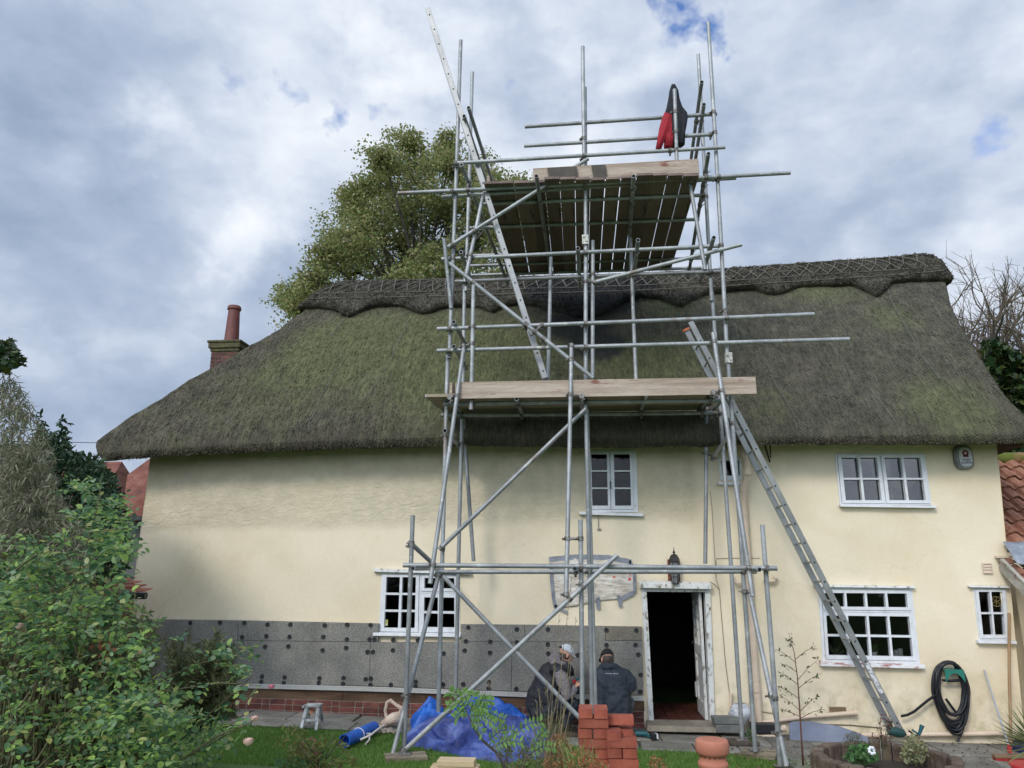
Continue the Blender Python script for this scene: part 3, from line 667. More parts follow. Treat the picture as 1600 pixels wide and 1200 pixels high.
# black plinth strip on the right with clips
M_bitumen = mat('black_bitumen', [(.012, .013, .016)], rough=.5, bump=.2)
a, b = P(1432, 1160, WY), P(1600, 1163, WY)
MB().box(a.x, b.x - .1, WY - .03, WY + .02, -.35, a.z).build('damp_course', M_bitumen, cot)
mb = MB()
for i in range(7): mb.ball((a.x + .1 + i * .22, WY - .035, a.z - .01), .009, 6, 4)
mb.build('clip', M_white, cot)
# vents
def vent(x0, y0, x1, y1, m=M_upvc, n=3, name='air_vent'):
    a, b = P(x0, y0, WY), P(x1, y1, WY); mb = MB()
    mb.box(a.x, b.x, WY - .018, WY - .002, b.z, b.z + .012); mb.box(a.x, b.x, WY - .018, WY - .002, a.z - .012, a.z)
    mb.box(a.x, a.x + .012, WY - .018, WY - .002, b.z + .012, a.z - .012); mb.box(b.x - .012, b.x, WY - .018, WY - .002, b.z + .012, a.z - .012)
    h = (a.z - b.z - .024) / n
    for i in range(n):
        z = b.z + .012 + i * h; mb.hexa([(a.x + .013, WY - .016, z), (b.x - .013, WY - .016, z), (b.x - .013, WY - .006, z + h * .75), (a.x + .013, WY - .006, z + h * .75), (a.x + .013, WY - .012, z), (b.x - .013, WY - .012, z), (b.x - .013, WY - .003, z + h * .75), (a.x + .013, WY - .003, z + h * .75)])
    mb.box(a.x + .013, b.x - .013, WY - .003, WY - .001, b.z + .012, a.z - .012)
    return mb.build(name, m, cot)
vent(1534, 880, 1551, 896); vent(1295, 1104, 1322, 1113, mat('rusty_vent', [(.25, .17, .1)], rough=.8), 4)
# pipes
mb = MB()
pp = [P(1158, 690, 11.28), P(1160, 704, 11.22), P(1166, 716, 11.2), P(1168, 735, 11.2), P(1164, 755, 11.26), P(1162, 775, 11.32), P(1163, 800, 11.33), P(1170, 900, 11.33), P(1180, 1050, 11.33), P(1187, 1140, 11.33)]
mb.tube(pp, .048, 14)
for px, py, Y, h in ((1159, 697, 11.25, .05), (1167, 713, 11.2, .045), (1168, 738, 11.2, .04), (1162, 763, 11.3, .045), (1163.5, 800, 11.33, .03), (1165, 822, 11.33, .02), (1167, 860, 11.33, .02), (1181, 1075, 11.33, .05), (1182, 1088, 11.33, .03)):
    c = P(px, py, Y); mb.tube([c - Vector((0, 0, h)), c + Vector((0, 0, h))], .06 if h > .03 else .052, 14)
mb.tube([P(1150, 683, 11.3), P(1153, 690, 11.3)], .09, 14)
dp = mb.build('drainpipe', M_upvc, cot, smooth=True)
mb = MB(); mb.tube([P(1152, 676, 11.32), P(1153, 690, 11.3)], .07, 12); mb.build('pipe_collar', mat('rusty_brown', [(.09, .05, .03)], rough=.8), dp)
def pipe(pts, r=.03, Y=11.34, name='waste_pipe', m=M_upvc, n=10):
    mb = MB(); q = [P(x, y, Y) for x, y in pts]; mb.tube(q, r, n)
    for p_ in (q[0], q[-1]): mb.tube([p_ - (q[1] - q[0]).normalized() * .02, p_ + (q[1] - q[0]).normalized() * .02], r * 1.25, n)
    return mb.build(name, m, cot, smooth=True)
pipe([(1190, 1129), (1260, 1120), (1336, 1114)]); pipe([(1183, 1152), (1214, 1149), (1218, 1140), (1225, 1138)], .035, 11.2); pipe([(1310, 1149), (1400, 1148), (1572, 1146)], .03)
pipe([(1146, 902), (1149, 911), (1165, 911)], .02); pipe([(1196, 909), (1210, 908), (1212, 903)], .022); pipe([(1142, 1085), (1141, 1117), (1175, 1127)], .02)
MB().box(P(1186, 1140, 11.3).x - .1, P(1186, 1140, 11.3).x + .2, 11.15, 11.38, .0, .12).build('gully', M_bitumen, cot, bevel=.01)
mb = MB()
def cable(mb, pts, r=.004, Y=WY - .008): mb.tube([P(x, y, Y) for x, y in pts], r, 5)
cable(mb, [(1109, 909), (1116, 913), (1124, 921), (1127, 960), (1134, 1040), (1140, 1085)]); cable(mb, [(1110, 768), (1113, 800), (1115, 840), (1119, 905)], .003); cable(mb, [(1119, 875), (1119, 905), (1124, 921)], .003)
cable(mb, [(1119, 873), (1140, 872), (1188, 872)], .003); cable(mb, [(1220, 1126), (1260, 1131), (1330, 1133), (1375, 1137)], .007); cable(mb, [(1190, 1112), (1210, 1115), (1222, 1126)], .005)
mb.build('cable', mat('wall_cable', [(.16, .13, .09)], rough=.7), cot)
mb = MB(); cable(mb, [(935, 802), (935, 825), (937, 827)], .006, WY - .03); mb.box(P(933, 826, WY).x, P(939, 826, WY).x, WY - .04, WY, P(933, 828, WY).z, P(933, 826, WY).z); mb.build('stay_hook', mat('hook_metal', [(.25, .24, .2)], rough=.6, metal=.4), cot)
# wall lantern
c = P(1053, 900, WY); ln = MB()
ln.lathe((c.x, WY - .14, 0), [(.075, c.z + .19), (.078, c.z + .2), (.07, c.z + .24), (.05, c.z + .28), (.03, c.z + .3)], 6)
ln.lathe((c.x, WY - .14, 0), [(.006, c.z + .3), (.02, c.z + .32), (.008, c.z + .35), (.002, c.z + .40)], 6)
for i in range(6):
    a = math.pi * 2 * i / 6; ln.tube([(c.x + .048 * math.cos(a), WY - .14 + .048 * math.sin(a), c.z - .1), (c.x + .07 * math.cos(a), WY - .14 + .07 * math.sin(a), c.z + .19)], .005, 5)
for zz, rr in ((-.1, .05), (-.01, .057), (.09, .064)): ln.tube([(c.x + rr * math.cos(t * math.pi / 3), WY - .14 + rr * math.sin(t * math.pi / 3), c.z + zz) for t in range(7)], .0045, 5)
ln.box(c.x - .012, c.x + .012, WY - .14, WY - .02, c.z + .2, c.z + .225)
lo = ln.build('wall_lantern', M_black, cot, label='black six-sided carriage lantern over the door')
MB().lathe((c.x, WY - .14, 0), [(.044, c.z - .098), (.064, c.z + .185)], 6).build('lantern_glass', mat('ribbed_glass', [(.16, .17, .18)], rough=.15, spec=.8), lo)
MB().box(c.x - .085, c.x + .085, WY - .02, WY - .002, c.z - .07, c.z + .23).build('back_plate', mat('red_brown_wood', [(.16, .05, .03)], rough=.7), lo, bevel=.004)
# alarm box
c = P(1503, 715.5, WY); al = MB()
def rrect(w, h, y, n=28, p=3.2):
    out = []
    for i in range(n):
        t = 2 * math.pi * i / n; cc, ss = math.cos(t), math.sin(t)
        out.append(Vector((c.x + w * math.copysign(abs(cc) ** (2 / p), cc), y, c.z + h * math.copysign(abs(ss) ** (2 / p), ss))))
    return out
rings = [rrect(.128, .172, WY - .002), rrect(.128, .172, WY - .06), rrect(.112, .158, WY - .085), rrect(.105, .15, WY - .088)]
for k_ in range(3):
    for i in range(28): j = (i + 1) % 28; al.add([rings[k_][i], rings[k_][j], rings[k_ + 1][j], rings[k_ + 1][i]], [(3, 2, 1, 0)])
al.add(rings[3], [tuple(range(28))[::-1]])
ab = al.build('alarm_box', mat('grey_alarm_plastic', [(.3, (.13, .13, .12)), (.7, (.25, .25, .24))], scale=6, rough=.5), cot, label='oval grey alarm box with a red emblem'); fix_normals(ab)
o = MB().add([p + Vector((.01, 0, 0)) for p in rrect(.088, .135, WY - .0905)], [tuple(range(28))[::-1]]).build('alarm_face', mat('alarm_face', [(.3, (.4, .41, .4)), (.7, (.52, .53, .52))], scale=5, rough=.4), ab)
em = MB()
def disc(mbx, x, z, r, y, n=14, ri=0, m=0):
    if ri: mbx.add([(x + r * math.cos(2 * math.pi * i / n), y, z + r * math.sin(2 * math.pi * i / n)) for i in range(n)] + [(x + ri * math.cos(2 * math.pi * i / n), y, z + ri * math.sin(2 * math.pi * i / n)) for i in range(n)], [(i, n + i, n + (i + 1) % n, (i + 1) % n) for i in range(n)])
    else: mbx.add([(x + r * math.cos(-2 * math.pi * i / n), y, z + r * math.sin(-2 * math.pi * i / n)) for i in range(n)], [tuple(range(n))])
disc(em, c.x + .012, c.z + .055, .045, WY - .092, 16, .018); em.add([(c.x - .022, WY - .092, c.z + .03), (c.x + .046, WY - .092, c.z + .03), (c.x + .05, WY - .092, c.z + .0), (c.x - .026, WY - .092, c.z + .0)], [(0, 1, 2, 3)])
em.build('emblem', mat('dark_red_print', [(.16, .02, .03)], rough=.5), ab)
def text(body, loc, size, m, parent, name='lettering', rot=(R(90), 0, 0), sx=1):
    cu = bpy.data.curves.new(name, 'FONT'); cu.body = body; cu.size = size; cu.align_x = 'CENTER'; cu.extrude = .0008
    t = bpy.data.objects.new(name, cu); COL.objects.link(t); dg = bpy.context.evaluated_depsgraph_get(); me = bpy.data.meshes.new_from_object(t.evaluated_get(dg)); bpy.data.objects.remove(t)
    mtx = Matrix.Rotation(rot[2], 4, 'Z') @ Matrix.Rotation(rot[1], 4, 'Y') @ Matrix.Rotation(rot[0], 4, 'X') @ Matrix.Scale(sx, 4, (1, 0, 0))
    me.transform(Matrix.Translation(Vector(loc) - ORG[parent.name]) @ mtx); me.materials.clear(); me.materials.append(m)
    o = bpy.data.objects.new(name, me); COL.objects.link(o); o.parent = parent; return o
M_ink = mat('black_print', [(.02, .02, .02)], rough=.6, fine=0)
text('YORK', (c.x + .012, WY - .093, c.z - .055), .042, M_ink, ab); text('ALARMS', (c.x + .012, WY - .093, c.z - .095), .042, M_ink, ab)

# ---------------------------------------------------------------- thatch
EYE = [(168, 711), (300, 701), (480, 692), (700, 686), (850, 688), (1100, 688), (1250, 684), (1600, 681), (1660, 680)]
RDG = [(545, 443), (700, 440), (1000, 431), (1130, 424), (1300, 412), (1400, 405), (1440, 400)]
LSI = [(545, 443), (520, 451), (495, 466), (470, 490), (440, 512), (400, 534), (330, 575), (260, 618), (200, 654), (172, 674), (151, 687)]
RSI = [(1440, 400), (1462, 415), (1476, 437), (1485, 475), (1502, 512), (1530, 558), (1565, 610), (1600, 645), (1628, 668), (1645, 685)]
def dens(pl, k=60):
    out = []
    for (a, b), (c_, d_) in zip(pl, pl[1:]):
        for i in range(k): t = i / k; out.append((a + (c_ - a) * t, b + (d_ - b) * t))
    return out + [pl[-1]]
def interp_world(pl, Y):
    w = [P(x, y, Y) for x, y in pl]; xs_ = [p.x for p in w]; zs_ = [p.z for p in w]
    return lambda x: float(np.interp(x, xs_, zs_))
EY, RY = 10.86, 14.5
ez = interp_world(EYE, EY); rz_ = interp_world(RDG, RY)
LIPH = .24
# profile rows: (Y, kind, s) ; v 0 ridge .. 1 top of lip
NV = 74
def prof(v): return RY + (EY - RY) * v
def zat(x, v):
    ze = ez(x) + LIPH; zr = rz_(x); t = v
    return zr + (ze - zr) * t + .16 * math.sin(math.pi * min(1, v * 1.0)) ** 1.2 - .10 * max(0, (v - .93) / .07) ** 2 - .05 * max(0, 1 - v / .05)
LD, RD = dens(LSI), dens(RSI)
def side(v, D):
    Y = prof(v); best = None
    for px, py in D:
        p = P(px, py, Y); e = abs(p.z - zat(p.x, v))
        if best is None or e < best[0]: best = (e, p.x)
    return best[1]
vv = [(i / NV) ** 1.0 for i in range(NV + 1)]
XLv = [side(v, LD) for v in vv]; XRv = [side(v, RD) for v in vv]
NU = 260
def roofp(u, v, off=0):
    i = min(NV - 1, int(v * NV)); f = v * NV - i
    xl = XLv[i] * (1 - f) + XLv[i + 1] * f; xr = XRv[i] * (1 - f) + XRv[i + 1] * f
    x = xl + (xr - xl) * u; return Vector((x, prof(v), zat(x, v)))
def bumpy(p, a=1.0): return .035 * a * nz(p.x * .8, p.y * .8, p.z) + .016 * a * nz(p.x * 3, p.y * 3, p.z * 3) + .010 * a * nz(p.x * 9, p.y * 9, p.z * 9)
# rows incl. lip; ring = front NU+1, right NS, back, left NS
NS = 14; rows = []
def ring(v, dy=0, dz=0, inset=0, lx=0):
    r = []
    F = [roofp(i / NU, v) for i in range(NU + 1)]
    for i, p in enumerate(F): p.x += lx * max(0, 1 - i / 8) ** 1.5
    for p in F: r.append(Vector((p.x, p.y + dy, p.z + dz)))
    xr, yr, zr = F[-1]; xl, yl, zl_ = F[0]; yb = 2 * RY - yr
    bul = .55 * v; riseR = .12 * v; bulL = .35 * v; riseL = .3 * v
    for i in range(1, NS): t = i / NS; s_ = math.sin(math.pi * t); r.append(Vector((xr + bul * s_ - inset * min(1, s_ * 3), yr + (yb - yr) * t + dy * math.cos(math.pi * t), zr + dz + riseR * s_)))
    for p in F[::-1]: r.append(Vector((p.x, 2 * RY - p.y - dy, p.z + dz)))
    for i in range(1, NS): t = i / NS; s_ = math.sin(math.pi * t); r.append(Vector((xl - bulL * s_ + inset * min(1, s_ * 3), yb + (yl - yb) * t - dy * math.cos(math.pi * t), zl_ + dz + riseL * min(1, s_ * 1.6))))
    return r
for v in vv: rows.append(ring(v))
NT = len(rows)
for dy, dz_, ins, lx_ in ((-.03, -.10, -.02, .05), (-.025, -.18, 0, .11), (.03, -.235, .04, .15), (.2, -.20, .15, .2), (.5, -.10, .35, .3), (.66, -.0, .5, .4)): rows.append(ring(1, dy, dz_, ins, lx_))
Vt = []; K = len(rows[0])
for ri, r in enumerate(rows):
    for i, p in enumerate(r):
        q = Vector(p)
        if 0 < ri: q.z += bumpy(p) * (1 if ri < NT else .8); q.y -= bumpy(p) * .8
        if NT - 3 < ri < NT + 3: q.z += .02 * nz(p.x * 5, p.y * 5, 7); 
        Vt.append(q)
Ft = []
for j in range(len(rows) - 1):
    for i in range(K): i2 = (i + 1) % K; Ft.append((j * K + i, (j + 1) * K + i, (j + 1) * K + i2, j * K + i2))
def near(px, py): return min(((roofp(u / 60, v / 30)) for u in range(61) for v in range(31)), key=lambda q: (proj(q)[0] - px) ** 2 + (proj(q)[1] - py) ** 2)
DARK_SPOTS = [(near(px, py), rad) for px, py, rad in ((930, 470, 1.3), (870, 460, 1.1), (985, 455, .95), (900, 510, .95), (930, 540, .8))]
def darkened(c, col):
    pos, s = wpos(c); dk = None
    for pt, rad in DARK_SPOTS:
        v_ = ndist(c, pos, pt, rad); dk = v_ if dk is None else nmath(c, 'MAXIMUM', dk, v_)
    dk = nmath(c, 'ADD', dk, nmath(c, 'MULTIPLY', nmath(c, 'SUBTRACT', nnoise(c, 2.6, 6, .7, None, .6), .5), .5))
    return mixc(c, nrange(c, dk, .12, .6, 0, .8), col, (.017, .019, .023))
def thatch_fn(c, col):
    pos, s = wpos(c)
    n1 = nnoise(c, .7, 6, .65); n2 = nnoise(c, 2.6, 6, .7, None, .6); n3 = nnoise(c, 11, 5, .7)
    lob = None
    for px, py, rad, w in ((620, 540, 2.6, .5), (800, 560, 2.2, .42), (520, 540, 1.5, .3), (1010, 560, 1.3, .55), (420, 620, 1.8, .2), (1270, 450, 1.2, .38), (1480, 630, 1.1, .42), (700, 640, 1.4, .22), (1400, 500, 1.0, .25), (1200, 640, .8, .2), (1040, 480, .9, .25)):
        # position on the slope under that point of the photograph
        best = min(((roofp(u / 60, v / 30)) for u in range(61) for v in range(31)), key=lambda q: (proj(q)[0] - px) ** 2 + (proj(q)[1] - py) ** 2)
        v_ = nmath(c, 'MULTIPLY', ndist(c, pos, best, rad), w); lob = v_ if lob is None else nmath(c, 'ADD', lob, v_)
    m = nmath(c, 'ADD', nmath(c, 'ADD', nmath(c, 'MULTIPLY', n1, .5), nmath(c, 'MULTIPLY', n2, .4)), nmath(c, 'ADD', nmath(c, 'MULTIPLY', n3, .3), lob))
    moss = nrange(c, m, .52, 1.05, 0, .92)
    mc = mixc(c, nrange(c, n3, .3, .7), (.076, .082, .038), (.125, .132, .058))
    col = mixc(c, moss, col, mc)
    # pale lichen flecks
    fl = nmath(c, 'MULTIPLY', nrange(c, nnoise(c, 45, 3, .7), .72, .8), nrange(c, nnoise(c, 3, 3), .45, .6)); col = mixc(c, nmath(c, 'MULTIPLY', fl, .5), col, (.3, .3, .24))
    st = nnoise(c, 9, 4, .7, (3.2, .6, .6)); col = mulv(c, col, nrange(c, st, .3, .7, .72, 1.28))      # combed reed, running down the slope
    col = darkened(c, col)       # darker patch put into the colour near the ridge, below the platform
    # wire netting laid over the straw, clearer to the right
    g = None
    for ang in (60, -60):
        w = c['N'].new('ShaderNodeTexWave'); w.wave_type = 'BANDS'; w.bands_direction = 'X'; w.inputs['Scale'].default_value = 9; w.inputs['Distortion'].default_value = .8
        mp = c['N'].new('ShaderNodeMapping'); mp.inputs['Rotation'].default_value = (0, R(ang), 0); c['L'].new(pos, mp.inputs[0]); c['L'].new(mp.outputs[0], w.inputs[0])
        v_ = nrange(c, w.outputs[0], .86, 1); g = v_ if g is None else nmath(c, 'MAXIMUM', g, v_)
    net = nmath(c, 'MULTIPLY', g, nrange(c, s[0], -3, 5, .12, .38))
    return mixc(c, net, col, (.16, .165, .15))
M_thatch = mat('mossy_thatch', [(.28, (.044, .040, .030)), (.45, (.066, .059, .043)), (.6, (.088, .079, .055)), (.75, (.118, .105, .074))], scale=5, rough=.95, fine=.42, fscale=34, fn=thatch_fn, coords='World', bump=1.0, bscale=42, bdist=.03, spec=.15, stretch=(1, .6, .6))
M_tstraw = mat('thatch_straw', [(.28, (.044, .040, .030)), (.45, (.066, .059, .043)), (.6, (.088, .079, .055)), (.75, (.118, .105, .074))], scale=5, rough=.95, fine=.3, fn=thatch_fn, coords='World', spec=.1, island=.5, stretch=(1, .6, .6))
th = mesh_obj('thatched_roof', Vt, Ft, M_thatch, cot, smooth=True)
# loose straw ends standing out of the thatch
k = 45000; u = rng.random(k); v = rng.random(k) ** .9 * .995 + .004
base = np.array([tuple(roofp(a, b)) for a, b in zip(u, v)])
bz = np.array([bumpy(Vector(p)) for p in base]); base[:, 2] += bz * 1.0; base[:, 1] -= bz * .8
slope = np.array([0, EY - RY, -3.75]); slope /= np.linalg.norm(slope)
dd = slope[None, :] + rng.normal(size=(k, 3)) * .13 + np.array([0, -.07, .10])
M_straw = leafmat('weathered_straw', [(.02, .02, .016), (.045, .045, .033), (.07, .07, .045), (.06, .075, .028), (.12, .115, .085)], rough=.9, trans=.0)
leaves('straw_ends', base - np.array([0, 0, .004]), 'diamond', M_tstraw, th, length=.065, width=.010, dirs=dd, ups=np.tile([0, -.7, .7], (k, 1)) + rng.normal(size=(k, 3)) * .4)
k = 9000; u = rng.random(k); base = np.array([tuple(roofp(a, 1.0)) for a in u]); base[:, 1] += -.03 + rng.uniform(-.01, .03, k); base[:, 2] += -.10 - .13 * rng.random(k)
leaves('eave_straw', base, 'diamond', M_tstraw, th, length=.032, width=.010, dirs=np.array([0, -.5, -.8]) + rng.normal(size=(k, 3)) * .3)
# ridge: thick block-cut cap with scalloped lower edge on both slopes
SCL = [(480, 484), (500, 484), (515, 486), (530, 490), (546, 499), (560, 492), (575, 484), (590, 481), (610, 480), (628, 481), (645, 489), (660, 493), (675, 491), (692, 485), (710, 481), (735, 481), (752, 484), (770, 492), (786, 483), (810, 478), (845, 482), (870, 489), (900, 497), (925, 498), (950, 489), (975, 474), (1000, 466), (1030, 470), (1050, 477), (1066, 482), (1080, 474), (1100, 463), (1150, 454), (1180, 454), (1198, 461), (1212, 463), (1226, 460), (1246, 452), (1300, 450), (1332, 449), (1353, 459), (1371, 467), (1383, 457), (1393, 445), (1420, 441), (1478, 441)]
def vfor(u, py, lo=0, hi=.6):
    for _ in range(24):
        m_ = (lo + hi) / 2
        if proj(roofp(u, m_))[1] < py: lo = m_
        else: hi = m_
    return (lo + hi) / 2
def scl_at(u):
    v = .12
    for _ in range(6):
        px = proj(roofp(u, v))[0]; py = float(np.interp(px, [a for a, b in SCL], [b for a, b in SCL])); v = vfor(u, py)
    return v
def nrm(u, v):
    e = .004; a = roofp(min(1, u + e), v) - roofp(max(0, u - e), v); b = roofp(u, min(1, v + e)) - roofp(u, max(0, v - e)); n_ = b.cross(a); n_.normalize()
    return n_ if n_.z > 0 else -n_
NRU, NRV = 320, 12; TK = .11
front = []
for i in range(NRU + 1):
    u = -.012 + 1.024 * i / NRU; uc = min(1, max(0, u)); ex = (u - uc) * 11
    vb = scl_at(uc); colp = []
    endf = min(1, max(.25, min(i, NRU - i) / 6))
    for j in range(NRV + 1):
        v = vb * j / NRV; p = roofp(uc, v); p.x += ex; n_ = nrm(max(.01, min(.99, uc)), max(.02, v)); t = TK * (.8 + .2 * endf)
        q = p + n_ * (t + .03 * nz(p.x * 4, p.y * 4, 2) + .022 * nz(p.x * 14, p.y * 14, 5)); q.z -= .04 * (1 - endf)
        colp.append(q)
    p = roofp(uc, vb); p.x += ex; n_ = nrm(max(.01, min(.99, uc)), max(.02, vb)); colp.append(p + n_ * (TK * .55)); colp.append(p + n_ * -.04 + Vector((0, .03, .04)))
    front.append(colp)
mb = MB(); CW = NRV + 3; full = []
for colp in front:
    back = [Vector((p.x, 2 * RY - p.y, p.z)) for p in colp]
    full.append(back[::-1] + colp)
W2 = 2 * CW
for c_ in full: mb.v += c_
for i in range(NRU):
    for j in range(W2 - 1): mb.f.append((i * W2 + j, i * W2 + j + 1, (i + 1) * W2 + j + 1, (i + 1) * W2 + j)); mb.mi.append(0)
for i, rev in ((0, 1), (NRU, 0)):
    f = tuple(i * W2 + j for j in range(W2)); mb.f.append(f[::-1] if rev else f); mb.mi.append(0)
M_ridge = mat('ridge_thatch', [(.3, (.035, .032, .026)), (.5, (.07, .064, .05)), (.7, (.115, .105, .082))], scale=5, rough=.95, fine=.55, fscale=50, coords='World', bump=1.0, bscale=38, bdist=.03, spec=.1, stretch=(1, .7, .7),
              fn=lambda c, col: darkened(c, mixc(c, nrange(c, nnoise(c, 1.2, 5, .7), .58, .75, 0, .6), col, (.07, .085, .03))))
M_rstraw = mat('ridge_straw', [(.3, (.035, .032, .026)), (.5, (.07, .064, .05)), (.7, (.12, .11, .085))], scale=5, rough=.95, fine=.3, coords='World', spec=.1, island=.6, fn=darkened)
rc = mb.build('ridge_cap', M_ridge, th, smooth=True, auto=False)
k = 26000; uu = rng.random(k); pts = []; 
cols_ = (rng.random(k) * NRU).astype(int); rws = rng.integers(0, NRV + 1, k); fr = rng.random(k)
pts = np.array([tuple(front[a][min(b, NRV - 1)].lerp(front[min(a + 1, NRU)][min(b + 1, NRV)], f_)) for a, b, f_ in zip(cols_, rws, fr)])
leaves('ridge_straw', pts, 'diamond', M_rstraw, rc, length=.06, width=.010, dirs=slope[None, :] + rng.normal(size=(k, 3)) * .45 + np.array([0, -.1, .2]))
# hazel rods pinned on the ridge: two long rods and a criss-cross band
mb = MB()
def onr(u, v, lift=.125): return roofp(u, v) + nrm(max(.01, min(.99, u)), max(.02, v)) * lift + Vector((0, 0, .01 * nz(u * 90, v * 50, 1)))
def bandv(u, d): return vfor(u, proj(roofp(u, 0.0))[1] + d, 0, .4)
us = [i / 110 for i in range(111)]
for d_ in (2, 21, 29): mb.tube([onr(u, bandv(u, d_)) for u in us], .009, 5)
ND = 46
for i in range(ND):
    u0, u1 = (i + .1) / ND, (i + 1.15) / ND
    if u1 > 1: continue
    if random.random() < .96: mb.tube([onr(u0 + random.uniform(-.002, .002), bandv(u0, 3)), onr((u0 + u1) / 2, bandv((u0 + u1) / 2, 11), .14), onr(u1, bandv(u1, 20 + random.uniform(-2, 1)))], .010, 5)
    if random.random() < .96: mb.tube([onr(u1, bandv(u1, 3 + random.uniform(-1, 1))), onr((u0 + u1) / 2, bandv((u0 + u1) / 2, 12), .135), onr(u0, bandv(u0, 20))], .010, 5)
mb.build('hazel_rod', mat('hazel_rod', [(.3, (.09, .08, .065)), (.7, (.15, .138, .115))], scale=4, rough=.9), rc)
# netting seams
mb = MB()
for seam in ([(1383, 430), (1392, 470), (1440, 560), (1475, 600)], [(1260, 420), (1270, 445)], [(1360, 610), (1405, 670)], [(540, 500), (510, 540)], [(640, 500), (600, 590), (560, 640)], [(530, 570), (495, 640), (480, 680)], [(380, 640), (350, 670)], [(950, 400), (960, 440), (968, 480)], [(1205, 590), (1240, 650), (1265, 680)], [(840, 600), (846, 655)]):
    pt = []
    for (a0, b0), (a1, b1) in zip(seam, seam[1:]):
        for t in range(6):
            px, py = a0 + (a1 - a0) * t / 6, b0 + (b1 - b0) * t / 6; u, v = .5, .5
            for _ in range(8):
                v = vfor(u, py, 0, 1); xx = P(px, py, prof(v)).x; i = min(NV, int(v * NV)); u = max(0, min(1, (xx - XLv[i]) / (XRv[i] - XLv[i])))
            pt.append(roofp(u, v) + nrm(max(.01, min(.99, u)), max(.03, min(.97, v))) * (.03 + bumpy(roofp(u, v)) * .8))
    mb.tube(pt, .0035, 4)
mb.build('netting_wire', mat('netting_wire', [(.15, .15, .14)], rough=.6), th)
# rafter feet under the eave
mb = MB()
for px in (1215, 1228, 1288, 1338, 1385, 1470, 1520, 1566):
    p = P(px, 693, 11.25); mb.bar((p.x, 11.05, p.z - .0), (p.x + .01, 11.42, p.z + .12), .09, .09)
for px, py in ((1192, 690), (1196, 716)): pass
mb.bar(P(1193, 688, 11.3), P(1203, 722, 11.3), .02, .02); mb.bar(P(1203, 688, 11.3), P(1204, 715, 11.3), .015, .015)
mb.build('rafter_foot', mat('dark_oak', [(.3, (.02, .016, .013)), (.7, (.05, .04, .03))], rough=.9), cot)
# chimney
chx0, chx1 = P(329, 560, 13.3).x, P(371, 560, 13.3).x; chy0, chy1 = 13.3, 13.9; ctop = P(350, 541, 13.3).z
mb = MB(); z = 3.0; r_ = 0
while z < ctop - .06:
    off = .11 if r_ % 2 else 0
    for (ax, a0, a1, f0, f1) in (('x', chx0, chx1, chy0, chy1), ('y', chy0, chy1, chx0, chx1)):
        x = a0
        first = True
        while x < a1 - .02:
            w = (.1 if off and first else .21); first = False; xe = min(x + w, a1)
            if ax == 'x':
                for yy in (f0, f1 - .1): mb.box(x, xe - .01, yy + (0 if yy == f0 else 0), yy + .1, z, z + .062)
            else:
                for xx in (f0, f1 - .1): mb.box(xx - .001, xx + .101, max(x, a0 + .1), min(xe - .01, a1 - .1), z, z + .062)
            x = xe
    z += .073; r_ += 1
st = mb.build('chimney', mat('chimney_brick', [(.3, (.04, .026, .022)), (.5, (.085, .036, .028)), (.7, (.14, .06, .045))], scale=5, rough=.9, island=.3, fine=.3), cot, bevel=.003)
MB().box(chx0 + .008, chx1 - .008, chy0 + .008, chy1 - .008, 3.0, ctop - .03).build('chimney_core', mat('dark_mortar', [(.16, .15, .13)], rough=.95), st)
M_mosscap = mat('mossy_cap', [(.3, (.06, .04, .03)), (.5, (.09, .085, .04)), (.7, (.14, .13, .04))], scale=9, rough=.95, bump=.8, bscale=25, fine=.4)
MB().box(chx0 - .05, chx1 + .05, chy0 - .05, chy1 + .05, ctop - .04, ctop + .06).box(chx0 - .02, chx1 + .02, chy0 - .02, chy1 + .02, ctop - .1, ctop - .041).box(chx0 - .07, chx1 + .07, chy0 - .07, chy1 + .07, ctop + .061, ctop + .11).build('chimney_cap', M_mosscap, st, bevel=.015)
pc = ((chx0 + chx1) / 2 - .03, (chy0 + chy1) / 2); pz0 = ctop + .1; pz1 = P(361, 479, 13.6).z
MB().lathe((*pc, 0), [(.145, pz0), (.14, pz0 + .04), (.108, pz1 - .12), (.108, pz1 - .09), (.13, pz1 - .07), (.13, pz1 - .03), (.115, pz1), (.10, pz1), (.10, pz1 - .3)], 24).build('chimney_pot', mat('red_clay', [(.3, (.10, .032, .028)), (.7, (.17, .052, .045))], scale=4, rough=.6), st, smooth=True)
# ================================================================ SCAFFOLD
def galv_fn(c, col):
    n1 = nnoise(c, 9, 5, .7); n2 = nnoise(c, 3, 4, .6, (1, 1, .3))
    col = mixc(c, nrange(c, n1, .58, .68, 0, .7), col, (.5, .5, .47))
    return mixc(c, nrange(c, n2, .62, .72, 0, .6), col, (.17, .10, .06))
M_galv = mat('galvanised_tube', [(.3, (.205, .215, .22)), (.5, (.285, .297, .30)), (.7, (.385, .395, .395))], scale=4, rough=.48, metal=.35, fine=.18, fscale=45, fn=galv_fn, coords='World', objrand=.16, bump=.15, bscale=30)
M_coup = mat('rusty_coupler', [(.35, (.07, .05, .04)), (.5, (.16, .15, .14)), (.68, (.3, .3, .28))], scale=25, rough=.6, metal=.3, fine=.3)
scf = thing('scaffold', (0, 9.9, 0), 'tall galvanised tube and coupler scaffold tower standing in front of the thatched cottage', 'scaffold')
TR = .0278; TUBES = []
def ends(a, b):
    """each end is (px, py, Y) or (px, py, ('z', n)) meaning the same height as the other end"""
    def pt(e, o=None):
        if isinstance(e, Vector): return e
        if isinstance(e[2], str): return PZ(e[0], e[1], o.z)
        return P(*e)
    if not isinstance(a, Vector) and isinstance(a[2], str): B = pt(b); return pt(a, B), B
    A = pt(a); return A, pt(b, A)
